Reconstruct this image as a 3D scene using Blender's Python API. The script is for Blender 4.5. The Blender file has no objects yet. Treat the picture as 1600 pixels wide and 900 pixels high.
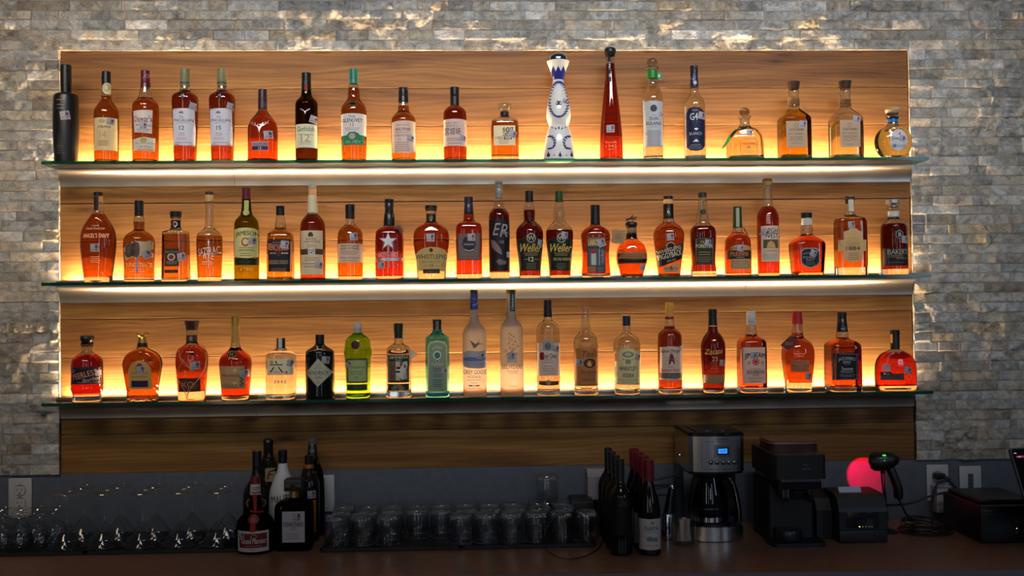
import bpy, math, random
import numpy as np
from mathutils import Vector, Matrix
R = math.radians
C = bpy.context.scene.collection
random.seed(7)

# ---------------------------------------------------------------- camera
F_PX = 1541.6                       # focal length for a frame 1600 px wide
CAM = np.array([-0.0587, -3.1275, 0.49995])
def cam_axes(yaw, pitch, roll):
    cy, sy, cp, sp = math.cos(yaw), math.sin(yaw), math.cos(pitch), math.sin(pitch)
    f = np.array([sy*cp, cy*cp, sp]); r = np.array([cy, -sy, 0.0]); u = np.cross(r, f)
    c, s = math.cos(roll), math.sin(roll)
    return c*r+s*u, -s*r+c*u, f
CR, CU, CF = cam_axes(R(2.1636), R(1.1743), R(-0.6081))
cd = bpy.data.cameras.new('camera'); cam = bpy.data.objects.new('camera', cd); C.objects.link(cam)
cd.sensor_width = 36; cd.lens = F_PX/1600*36; cd.clip_start = .05; cd.clip_end = 60
cam.matrix_world = Matrix([[CR[0], CU[0], -CF[0], CAM[0]], [CR[1], CU[1], -CF[1], CAM[1]], [CR[2], CU[2], -CF[2], CAM[2]], [0, 0, 0, 1]])
S = bpy.context.scene
S.camera = cam
def ray(x, y): return CF + (x-800)/F_PX*CR + (450-y)/F_PX*CU
def onY(x, y, Y):
    d = ray(x, y); return CAM + (Y-CAM[1])/d[1]*d
def onZ(x, y, Z):
    d = ray(x, y); return CAM + (Z-CAM[2])/d[2]*d
def mpp(P): return float((np.array(P)-CAM) @ CF)/F_PX     # metres per pixel at a point

# ---------------------------------------------------------------- exposure, world, room light
S.view_settings.view_transform = 'Standard'; S.view_settings.look = 'None'
S.view_settings.gamma = 1; S.view_settings.use_curve_mapping = False
S.view_settings.exposure = 0.0
cy = S.cycles
cy.use_denoising = True
cy.denoiser = 'OPENIMAGEDENOISE'
cy.max_bounces = 14; cy.transmission_bounces = 12; cy.glossy_bounces = 5; cy.diffuse_bounces = 3; cy.transparent_max_bounces = 64
cy.caustics_reflective = False; cy.caustics_refractive = False
cy.sample_clamp_indirect = 3.0
w = bpy.data.worlds.new('room_air'); S.world = w; w.use_nodes = True
w.node_tree.nodes['Background'].inputs[0].default_value = (.50, .60, .78, 1)
w.node_tree.nodes['Background'].inputs[1].default_value = .05

def area(name, loc, target, sx, sy, power, col, spread=180):
    l = bpy.data.lights.new(name, 'AREA'); l.shape = 'RECTANGLE'; l.size = sx; l.size_y = sy; l.energy = power; l.color = col; l.spread = R(spread)
    o = bpy.data.objects.new(name, l); C.objects.link(o); o.location = loc
    d = Vector(target)-Vector(loc); o.rotation_euler = d.to_track_quat('-Z', 'Y').to_euler()
    return o
# added overhead fills for the shelves; window daylight and added strips behind the camera
area('overhead_fill', (.15, -2.2, 2.25), (.15, 0, 1.06), 3.0, .25, 9.6, (.96, .96, .96), 48)  # added fill: brightens the shelves and falls off towards the worktop
area('overhead_fill', (-1.7, -1.8, 2.0), (-1.75, 0, 1.0), .5, .3, 2.4, (1.0, .74, .44), 70)  # added warm fill for the left end of the stone
area('window_and_fill', (2.9, -3.6, 1.3), (1.6, 0, .7), .3, 1.5, 7, (.55, .72, 1.0))
area('window_and_fill', (1.25, -5.4, .9), (.6, 0, .3), .16, 2.4, 4, (.66, .80, 1.0))  # added narrow strip, gives the steel a cool streak
area('window_and_fill', (1.75, -5.4, .9), (.6, 0, .3), .10, 2.4, 1.8, (1.0, .66, .42))  # added warm strip for a streak in the coffee maker, no window
area('window_and_fill', (.35, -6.2, 1.1), (.2, 0, .3), .4, 1.5, 7, (.60, .78, 1.0))
area('window_and_fill', (-1.9, -4.6, .9), (-1.2, 0, .1), .22, 2.4, 7, (1.0, .84, .62))  # added warm fill for the left part of the worktop
area('window_and_fill', (-.9, -5.8, .9), (-.5, 0, .3), .10, 2.4, 2.0, (.95, .96, 1.0))  # another added narrow strip for reflected streaks

# ---------------------------------------------------------------- materials
def lin(c):
    return tuple(((v/255)/12.92 if v/255 <= .04045 else ((v/255+.055)/1.055)**2.4) for v in c)
MC = {}
def mat(col, rough=.5, metal=0.0, emit=0.0, spec=.5, name='paint', sub=0.0):
    k = ('m', col, rough, metal, emit, spec, sub)
    if k in MC: return MC[k]
    m = bpy.data.materials.new(name); m.use_nodes = True; b = m.node_tree.nodes['Principled BSDF']
    b.inputs['Base Color'].default_value = (*lin(col), 1); b.inputs['Roughness'].default_value = rough
    b.inputs['Metallic'].default_value = metal; b.inputs['Specular IOR Level'].default_value = spec
    if emit: b.inputs['Emission Color'].default_value = (*lin(col), 1); b.inputs['Emission Strength'].default_value = emit
    MC[k] = m; return m
def glass(col, ior=1.5, rough=0.0, name='glass', linear=False):
    k = ('g', col, ior, rough)
    if k in MC: return MC[k]
    m = bpy.data.materials.new(name); m.use_nodes = True; nt = m.node_tree; nt.nodes.clear()
    o = nt.nodes.new('ShaderNodeOutputMaterial'); g = nt.nodes.new('ShaderNodeBsdfGlass')
    g.inputs['Color'].default_value = (*(col if linear else lin(col)), 1); g.inputs['IOR'].default_value = ior; g.inputs['Roughness'].default_value = rough
    nt.links.new(g.outputs[0], o.inputs[0]); MC[k] = m; return m
def thin(col, name='thin_glass', gl=1.0):
    """clear glass thin enough that light passes straight through it"""
    k = ('t', col, gl)
    if k in MC: return MC[k]
    m = bpy.data.materials.new(name); m.use_nodes = True; nt = m.node_tree; nt.nodes.clear(); n = nt.nodes
    o = n.new('ShaderNodeOutputMaterial'); t = n.new('ShaderNodeBsdfTransparent'); g = n.new('ShaderNodeBsdfGlossy'); mx = n.new('ShaderNodeMixShader'); f = n.new('ShaderNodeFresnel')
    t.inputs[0].default_value = (*lin(col), 1); g.inputs['Roughness'].default_value = .03; ge = n.new('ShaderNodeNewGeometry'); bf = n.new('ShaderNodeMath'); bf.operation = 'MULTIPLY_ADD'; bf.inputs[1].default_value = 1/1.5-1.5; bf.inputs[2].default_value = 1.5
    nt.links.new(ge.outputs['Backfacing'], bf.inputs[0]); nt.links.new(bf.outputs[0], f.inputs[0])
    mu = n.new('ShaderNodeMath'); mu.operation = 'MULTIPLY'; mu.inputs[1].default_value = gl; mu.use_clamp = True
    nt.links.new(f.outputs[0], mu.inputs[0]); nt.links.new(mu.outputs[0], mx.inputs[0]); nt.links.new(t.outputs[0], mx.inputs[1]); nt.links.new(g.outputs[0], mx.inputs[2]); nt.links.new(mx.outputs[0], o.inputs[0])
    MC[k] = m; return m
def frosted(col, name='frosted_glass'):
    k = ('f', col)
    if k in MC: return MC[k]
    m = bpy.data.materials.new(name); m.use_nodes = True; nt = m.node_tree; nt.nodes.clear(); n = nt.nodes
    o = n.new('ShaderNodeOutputMaterial'); g = n.new('ShaderNodeBsdfGlass'); d = n.new('ShaderNodeBsdfDiffuse'); mx = n.new('ShaderNodeMixShader')
    t = n.new('ShaderNodeBsdfTranslucent'); m2 = n.new('ShaderNodeMixShader')
    g.inputs['Roughness'].default_value = .42; g.inputs['IOR'].default_value = 1.2
    for q in (g, d, t): q.inputs[0].default_value = (*lin(col), 1)
    mx.inputs[0].default_value = .28; m2.inputs[0].default_value = .65
    nt.links.new(d.outputs[0], m2.inputs[1]); nt.links.new(t.outputs[0], m2.inputs[2])
    nt.links.new(g.outputs[0], mx.inputs[1]); nt.links.new(m2.outputs[0], mx.inputs[2]); nt.links.new(mx.outputs[0], o.inputs[0])
    MC[k] = m; return m

# ---------------------------------------------------------------- mesh helpers
class MB:
    """collects faces with materials and links them as ONE mesh object"""
    def __init__(s): s.v = []; s.f = []; s.m = []; s.mats = []; s.sm = []
    def mi(s, m):
        if m not in s.mats: s.mats.append(m)
        return s.mats.index(m)
    def add(s, vs, fs, m, smooth=False):
        o = len(s.v); s.v += [tuple(map(float, p)) for p in vs]; i = s.mi(m)
        for f in fs: s.f.append(tuple(o+k for k in f)); s.m.append(i); s.sm.append(smooth)
    def box(s, a, b, m, bev=0.0, M=None):
        x0, y0, z0 = a; x1, y1, z1 = b
        if bev <= 0:
            vs = [(x, y, z) for x in (x0, x1) for y in (y0, y1) for z in (z0, z1)]
            fs = [(0, 1, 3, 2), (4, 6, 7, 5), (0, 4, 5, 1), (2, 3, 7, 6), (0, 2, 6, 4), (1, 5, 7, 3)]
        else:
            import bmesh
            bm = bmesh.new(); bmesh.ops.create_cube(bm, size=1)
            for v in bm.verts: v.co = Vector(((x0+x1)/2+v.co.x*(x1-x0), (y0+y1)/2+v.co.y*(y1-y0), (z0+z1)/2+v.co.z*(z1-z0)))
            bmesh.ops.bevel(bm, geom=bm.edges[:], offset=bev, segments=3, affect='EDGES', profile=.5)
            vs = [v.co.copy() for v in bm.verts]; bm.verts.index_update(); fs = [[v.index for v in f.verts] for f in bm.faces]; bm.free()
        if M is not None: vs = [M @ Vector(v) for v in vs]
        s.add(vs, fs, m, bev > 0)
    def lathe(s, prof, m, seg=32, c=(0, 0, 0), M=None, cap0=True, cap1=True, ry=1.0, flip=False, closed=False):
        """prof: list of (r, z)"""
        vs = []; fs = []
        for r, z in prof:
            for k in range(seg):
                a = 2*math.pi*k/seg; vs.append((c[0]+r*math.cos(a), c[1]+r*ry*math.sin(a), c[2]+z))
        n = len(prof)
        rng = range(n if closed else n-1)
        for i in rng:
            j2 = (i+1) % n
            for k in range(seg):
                q = (k+1) % seg; fs.append((i*seg+k, i*seg+q, j2*seg+q, j2*seg+k))
        if not closed:
            if cap0: fs.append(tuple(reversed(range(seg))))
            if cap1: fs.append(tuple(range((n-1)*seg, n*seg)))
        if flip: fs = [tuple(reversed(f)) for f in fs]
        if M is not None: vs = [M @ Vector(v) for v in vs]
        s.add(vs, fs, m, True)
    def tube(s, pts, r, m, seg=8, smooth_n=0, r1=None):
        P = [Vector(p) for p in pts]
        for _ in range(smooth_n):
            Q = [P[0]]
            for a, b in zip(P, P[1:]): Q += [a.lerp(b, .25), a.lerp(b, .75)]
            Q.append(P[-1]); P = Q
        vs = []; fs = []; up = Vector((0, 0, 1))
        T = [(P[min(i+1, len(P)-1)]-P[max(i-1, 0)]).normalized() for i in range(len(P))]
        nrm = T[0].orthogonal().normalized()
        for i, p in enumerate(P):
            nrm = (nrm - T[i]*nrm.dot(T[i]));
            nrm = nrm.normalized() if nrm.length > 1e-6 else T[i].orthogonal().normalized()
            bn = T[i].cross(nrm); rr = r if r1 is None else r+(r1-r)*i/(len(P)-1)
            for k in range(seg):
                a = 2*math.pi*k/seg; vs.append(p+nrm*rr*math.cos(a)+bn*rr*math.sin(a))
        for i in range(len(P)-1):
            for k in range(seg):
                q = (k+1) % seg; fs.append((i*seg+k, i*seg+q, (i+1)*seg+q, (i+1)*seg+k))
        fs.append(tuple(reversed(range(seg)))); fs.append(tuple(range((len(P)-1)*seg, len(P)*seg)))
        s.add(vs, fs, m, True)
    def prism(s, poly, h0, h1, m, M=None, axis='z', smooth=False):
        """poly: (a,b) points counter-clockwise, extruded from h0 to h1 along axis"""
        n = len(poly)
        def P(a, b, h): return {'z': (a, b, h), 'y': (a, h, b), 'x': (h, a, b)}[axis]
        vs = [P(a, b, h0) for a, b in poly]+[P(a, b, h1) for a, b in poly]
        fs = [tuple(reversed(range(n))), tuple(range(n, 2*n))]+[(i, (i+1) % n, n+(i+1) % n, n+i) for i in range(n)]
        if axis == 'y': fs = [tuple(reversed(f)) for f in fs]
        if M is not None: vs = [M @ Vector(v) for v in vs]
        s.add(vs, fs, m, smooth)
    def build(s, name, parent=None, loc=None, attr=None):
        me = bpy.data.meshes.new(name); me.from_pydata(s.v, [], s.f)
        for m in s.mats: me.materials.append(m)
        me.polygons.foreach_set('material_index', s.m); me.polygons.foreach_set('use_smooth', s.sm)
        if any(s.sm): 
            try: me.set_sharp_from_angle(angle=R(42))
            except Exception: pass
        me.update()
        o = bpy.data.objects.new(name, me); C.objects.link(o)
        if parent is not None: o.parent = parent
        if loc is not None: o.location = loc
        return o
def tag(o, label, cat, group=None, kind=None):
    if label: o['label'] = label
    if cat: o['category'] = cat
    if group: o['group'] = group
    if kind: o['kind'] = kind
    return o
def empty(name, loc, rz=0.0):
    o = bpy.data.objects.new(name, None); C.objects.link(o); o.location = [float(v) for v in loc]; o.rotation_euler = (0, 0, rz); o.empty_display_size = .02
    return o
def copy_tree(o, parent=None, label=None):
    c = o.copy(); C.objects.link(c)
    if parent is not None: c.parent = parent
    if label: c['label'] = label
    for ch in [q for q in bpy.data.objects if q.parent == o]: copy_tree(ch, c)
    return c

# ---------------------------------------------------------------- lettering
TXT = {}
def text_geo(s, bold=0.0, shear=0.0):
    k = (s, bold, shear)
    if k in TXT: return TXT[k]
    cu = bpy.data.curves.new('lettering', 'FONT'); cu.body = s; cu.size = 1; cu.resolution_u = 2; cu.shear = shear; cu.offset = bold
    ob = bpy.data.objects.new('lettering', cu); me = ob.to_mesh()
    vs = np.array([v.co[:2] for v in me.vertices]); fs = [tuple(p.vertices) for p in me.polygons]
    if len(vs) == 0: vs = np.array([[0, 0], [1, 0], [1, 1.]]); fs = [(0, 1, 2)]
    mn, mx = vs.min(0), vs.max(0); vs = vs-(mn+mx)/2; sz = mx-mn
    ob.to_mesh_clear(); bpy.data.objects.remove(ob); bpy.data.curves.remove(cu)
    TXT[k] = (vs, fs, sz); return TXT[k]

class Face:
    """draws flat items on a surface: fn(a, b, lift) -> point; a to the right, b up"""
    def __init__(s, fn, step=.004): s.fn = fn; s.mb = MB(); s.layer = 0; s.step = step
    def lift(s): s.layer += 1; return .0002+.00006*min(s.layer, 26)
    def fill(s, poly, m):
        l = s.lift(); xs = [p[0] for p in poly]; x0, x1 = min(xs), max(xs)
        n = max(1, int((x1-x0)/s.step)); cols = sorted(set([round(v, 7) for v in xs]+[round(x0+(x1-x0)*i/n, 7) for i in range(n+1)]))
        cl = [cols[0]]
        for cx in cols[1:]:
            if cx-cl[-1] > 1e-5: cl.append(cx)
        cols = cl
        def span(x):
            ys = []
            for (ax, ay), (bx, by) in zip(poly, poly[1:]+poly[:1]):
                if (ax-x)*(bx-x) <= 0 and abs(ax-bx) > 1e-9: ys.append(ay+(by-ay)*(x-ax)/(bx-ax))
            return (min(ys), max(ys)) if ys else None
        for a, b in zip(cols, cols[1:]):
            e = (b-a)*.001; p, q = span(a+e), span(b-e)
            if not p or not q: continue
            h = max(p[1]-p[0], q[1]-q[0]); k = max(1, int(h/.012))
            vs = []
            for i in range(k+1):
                t = i/k; vs += [s.fn(a, p[0]+(p[1]-p[0])*t, l), s.fn(b, q[0]+(q[1]-q[0])*t, l)]
            s.mb.add(vs, [(2*i, 2*i+1, 2*i+3, 2*i+2) for i in range(k)], m, False)
    def fan(s, poly, m):
        l = s.lift(); cx = sum(p[0] for p in poly)/len(poly); cz = sum(p[1] for p in poly)/len(poly)
        P = []
        for (ax, ay), (bx, by) in zip(poly, poly[1:]+poly[:1]):
            k = max(1, int(math.hypot(bx-ax, by-ay)/.0018)); P += [(ax+(bx-ax)*i/k, ay+(by-ay)*i/k) for i in range(k)]
        R_ = max(math.hypot(a-cx, b-cz) for a, b in P); q = max(1, min(8, int(R_/.0018))); n = len(P)
        vs = [s.fn(cx, cz, l)]
        for j in range(1, q+1): vs += [s.fn(cx+(a-cx)*j/q, cz+(b-cz)*j/q, l) for a, b in P]
        fs = [(0, i+1, (i+1) % n+1) for i in range(n)]
        for j in range(q-1): fs += [(1+j*n+i, 1+(j+1)*n+i, 1+(j+1)*n+(i+1) % n, 1+j*n+(i+1) % n) for i in range(n)]
        s.mb.add(vs, fs, m)
    def ring(s, cx, cz, rx, rz, w, m, n=28):
        l = s.lift(); vs = []
        for i in range(n):
            a = 2*math.pi*i/n; vs += [s.fn(cx+rx*math.cos(a), cz+rz*math.sin(a), l), s.fn(cx+(rx-w)*math.cos(a), cz+(rz-w)*math.sin(a), l)]
        s.mb.add(vs, [(2*i, 2*((i+1) % n), 2*((i+1) % n)+1, 2*i+1) for i in range(n)], m)
    def line(s, pts, w, m):
        l = s.lift()
        for (ax, ay), (bx, by) in zip(pts, pts[1:]):
            dx, dy = bx-ax, by-ay; L = math.hypot(dx, dy) or 1; nx, ny = -dy/L*w/2, dx/L*w/2; k = max(1, int(L/.01)); vs = []
            for i in range(k+1):
                t = i/k; px, py = ax+dx*t, ay+dy*t; vs += [s.fn(px-nx, py-ny, l), s.fn(px+nx, py+ny, l)]
            s.mb.add(vs, [(2*i, 2*i+2, 2*i+3, 2*i+1) for i in range(k)], m)
    def text(s, t, cx, cz, h, m, w=None, bold=.0, it=0.0, rot=0.0, arc=0.0):
        if bold > 0:
            q = bold*h*.55; L0 = s.layer
            for dx, dz in ((-q, 0), (q, 0), (0, -q*.7), (0, q*.7)): s.layer = L0; s.text(t, cx+dx, cz+dz, h, m, w, 0, it, rot, arc)
            return
        l = s.lift()+.00008; vs, fs, sz = text_geo(t, bold, it); ky = h/sz[1]; kx = w/sz[0] if w else ky
        P = []; ca, sa = math.cos(rot), math.sin(rot)
        for x, y in vs:
            x, y = x*kx, y*ky
            if arc: y -= arc*(x/(sz[0]*kx/2))**2
            P.append((cx+x*ca-y*sa, cz+x*sa+y*ca))
        todo = [tuple(f) for f in fs]; out = []; lim = .0032
        while todo:
            f = todo.pop()
            if len(f) != 3: out.append(f); continue
            L = [(abs(P[f[k]][0]-P[f[(k+1) % 3]][0]), k) for k in range(3)]; d, k = max(L)
            if d <= lim or len(out)+len(todo) > 6000: out.append(f); continue
            a, b, c = f[k], f[(k+1) % 3], f[(k+2) % 3]; P.append(((P[a][0]+P[b][0])/2, (P[a][1]+P[b][1])/2)); n = len(P)-1
            todo += [(a, n, c), (n, b, c)]
        s.mb.add([s.fn(x, y, l) for x, y in P], out, m)
    def dashes(s, cx, cz, w, n, dz, m, h=None, seed=1):
        rnd = random.Random(seed*77+n); h = h or dz*.38
        for i in range(n):
            ww = w*rnd.uniform(.7, 1); x = cx-ww/2; z = cz-i*dz
            while x < cx+ww/2-.0008:
                L = rnd.uniform(.0016, .0045); L = min(L, cx+ww/2-x)
                s.layer = max(0, s.layer-1); s.fill([(x, z-h/2), (x+L, z-h/2), (x+L, z+h/2), (x, z+h/2)], m); x += L+.0008
    def build(s, name, parent=None): return s.mb.build(name, parent)
# ---------------------------------------------------------------- wall materials
def nodes(name):
    m = bpy.data.materials.new(name); m.use_nodes = True; nt = m.node_tree; return m, nt, nt.nodes['Principled BSDF']
def stone_mat():
    m, nt, b = nodes('split_travertine'); n = nt.nodes; L = nt.links.new
    tc = n.new('ShaderNodeTexCoord'); at = n.new('ShaderNodeAttribute'); at.attribute_name = 'tone'
    ofs = n.new('ShaderNodeVectorMath'); ofs.operation = 'ADD'
    mu = n.new('ShaderNodeVectorMath'); mu.operation = 'SCALE'; mu.inputs['Scale'].default_value = 9
    L(at.outputs['Color'], mu.inputs[0]); L(tc.outputs['Object'], ofs.inputs[0]); L(mu.outputs[0], ofs.inputs[1])
    n1 = n.new('ShaderNodeTexNoise'); n1.inputs['Scale'].default_value = 28; n1.inputs['Detail'].default_value = 9; n1.inputs['Roughness'].default_value = .68; n1.inputs['Distortion'].default_value = .6
    n2 = n.new('ShaderNodeTexNoise'); n2.inputs['Scale'].default_value = 13; n2.inputs['Detail'].default_value = 5; n2.inputs['Distortion'].default_value = 1.2
    n3 = n.new('ShaderNodeTexNoise'); n3.inputs['Scale'].default_value = 230; n3.inputs['Detail'].default_value = 4
    for q in (n1, n2, n3): L(ofs.outputs[0], q.inputs['Vector'])
    r1 = n.new('ShaderNodeValToRGB'); e = r1.color_ramp.elements
    e[0].position = .34; e[0].color = (.30, .29, .28, 1); e[1].position = .62; e[1].color = (1.15, 1.15, 1.15, 1)
    L(n1.outputs[0], r1.inputs[0])
    r2 = n.new('ShaderNodeValToRGB'); e = r2.color_ramp.elements
    e[0].position = .40; e[0].color = (.90, .95, 1.0, 1); e[1].position = .68; e[1].color = (1.08, .93, .74, 1)
    L(n2.outputs[0], r2.inputs[0])
    r3 = n.new('ShaderNodeValToRGB'); e = r3.color_ramp.elements
    e[0].position = .33; e[0].color = (.30, .28, .26, 1); e[1].position = .46; e[1].color = (1, 1, 1, 1)
    L(n3.outputs[0], r3.inputs[0])
    a = n.new('ShaderNodeMixRGB'); a.blend_type = 'MULTIPLY'; a.inputs[0].default_value = .85
    c = n.new('ShaderNodeMixRGB'); c.blend_type = 'MULTIPLY'; c.inputs[0].default_value = .8
    d = n.new('ShaderNodeMixRGB'); d.blend_type = 'MULTIPLY'; d.inputs[0].default_value = .45
    L(at.outputs['Color'], a.inputs[1]); L(r1.outputs[0], a.inputs[2]); L(a.outputs[0], c.inputs[1]); L(r2.outputs[0], c.inputs[2]); L(c.outputs[0], d.inputs[1]); L(r3.outputs[0], d.inputs[2])
    L(d.outputs[0], b.inputs['Base Color']); b.inputs['Roughness'].default_value = .8; b.inputs['Specular IOR Level'].default_value = .25
    bp = n.new('ShaderNodeBump'); bp.inputs['Strength'].default_value = .8; bp.inputs['Distance'].default_value = .004
    ad = n.new('ShaderNodeMath'); ad.operation = 'MULTIPLY_ADD'; ad.inputs[1].default_value = .35; L(n3.outputs[0], ad.inputs[0]); L(n1.outputs[0], ad.inputs[2]); L(ad.outputs[0], bp.inputs['Height']); L(bp.outputs[0], b.inputs['Normal'])
    return m
def wood_mat():
    m, nt, b = nodes('honey_pine'); n = nt.nodes; L = nt.links.new
    tc = n.new('ShaderNodeTexCoord'); at = n.new('ShaderNodeAttribute'); at.attribute_name = 'board'
    sep = n.new('ShaderNodeSeparateXYZ'); L(tc.outputs['Object'], sep.inputs[0])
    def comb(kx, kz, ky):
        c = n.new('ShaderNodeCombineXYZ')
        for i, (src, k) in enumerate(((sep.outputs[0], kx), (sep.outputs[2], kz), (at.outputs['Fac'], ky))):
            q = n.new('ShaderNodeMath'); q.operation = 'MULTIPLY'; q.inputs[1].default_value = k; L(src, q.inputs[0]); L(q.outputs[0], c.inputs[i])
        return c
    def noise(c, det=3, dist=0.0, sc=1.0, rough=.5):
        q = n.new('ShaderNodeTexNoise'); q.inputs['Scale'].default_value = sc; q.inputs['Detail'].default_value = det; q.inputs['Distortion'].default_value = dist; q.inputs['Roughness'].default_value = rough
        L(c.outputs[0], q.inputs['Vector']); return q
    def ramp(src, stops):
        r = n.new('ShaderNodeValToRGB'); e = r.color_ramp.elements
        while len(e) < len(stops): e.new(.5)
        for q, (p, c) in zip(e, stops): q.position = p; q.color = (*c, 1)
        L(src, r.inputs[0]); return r
    # cathedral figure: rings of a slowly bent field
    big = noise(comb(1.1, 7.0, 13.7), 2, .5)
    w = n.new('ShaderNodeMath'); w.operation = 'MULTIPLY'; w.inputs[1].default_value = 46; L(big.outputs[0], w.inputs[0])
    zz = n.new('ShaderNodeMath'); zz.operation = 'MULTIPLY_ADD'; zz.inputs[1].default_value = 430; L(sep.outputs[2], zz.inputs[0]); L(w.outputs[0], zz.inputs[2])
    sn = n.new('ShaderNodeMath'); sn.operation = 'SINE'; L(zz.outputs[0], sn.inputs[0])
    s2 = n.new('ShaderNodeMath'); s2.operation = 'MULTIPLY_ADD'; s2.inputs[1].default_value = .5; s2.inputs[2].default_value = .5; L(sn.outputs[0], s2.inputs[0])
    fig = ramp(s2.outputs[0], [(.15, (.70, .62, .52)), (.7, (1.08, 1.08, 1.08))])
    fine = noise(comb(9, 420, 5.1), 3, .2); fr = ramp(fine.outputs[0], [(.35, (.80, .76, .70)), (.6, (1.04, 1.04, 1.04))])
    mid = noise(comb(1.6, 22, 31.3), 4, .8); base = ramp(mid.outputs[0], [(.28, (.120, .048, .009)), (.5, (.208, .093, .021)), (.74, (.285, .146, .040))])
    tone = noise(comb(.35, .01, 9.77), 1); tr = ramp(tone.outputs[0], [(.35, (.78, .74, .72)), (.65, (1.08, 1.08, 1.08))])
    # knots
    kc = comb(2.3, 8.5, 21.9); vo = n.new('ShaderNodeTexVoronoi'); vo.inputs['Scale'].default_value = 1.0; L(kc.outputs[0], vo.inputs['Vector'])
    kr = ramp(vo.outputs['Distance'], [(.035, (.22, .15, .10)), (.085, (.80, .72, .64)), (.17, (1, 1, 1))])
    cur = base
    for q, f in ((fig, .45), (fr, .45), (tr, 1.0), (kr, .9)):
        mx = n.new('ShaderNodeMixRGB'); mx.blend_type = 'MULTIPLY'; mx.inputs[0].default_value = f
        L(cur.outputs[0], mx.inputs[1]); L(q.outputs[0], mx.inputs[2]); cur = mx
    L(cur.outputs[0], b.inputs['Base Color']); b.inputs['Roughness'].default_value = .55; b.inputs['Specular IOR Level'].default_value = .3
    bp = n.new('ShaderNodeBump'); bp.inputs['Strength'].default_value = .35; bp.inputs['Distance'].default_value = .0015
    L(fine.outputs[0], bp.inputs['Height']); L(bp.outputs[0], b.inputs['Normal'])
    return m
def noisy(name, c0, c1, sc, rough, bump=0.0, det=4, bsc=None):
    m, nt, b = nodes(name); n = nt.nodes; L = nt.links.new
    tc = n.new('ShaderNodeTexCoord'); q = n.new('ShaderNodeTexNoise'); q.inputs['Scale'].default_value = sc; q.inputs['Detail'].default_value = det; L(tc.outputs['Object'], q.inputs['Vector'])
    r = n.new('ShaderNodeValToRGB'); r.color_ramp.elements[0].position = .35; r.color_ramp.elements[1].position = .65
    r.color_ramp.elements[0].color = (*lin(c0), 1); r.color_ramp.elements[1].color = (*lin(c1), 1); L(q.outputs[0], r.inputs[0]); L(r.outputs[0], b.inputs['Base Color'])
    b.inputs['Roughness'].default_value = rough
    if bump:
        q2 = n.new('ShaderNodeTexNoise'); q2.inputs['Scale'].default_value = bsc or sc*3; L(tc.outputs['Object'], q2.inputs['Vector'])
        bp = n.new('ShaderNodeBump'); bp.inputs['Strength'].default_value = bump; bp.inputs['Distance'].default_value = .001; L(q2.outputs[0], bp.inputs['Height']); L(bp.outputs[0], b.inputs['Normal'])
    return m

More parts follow.
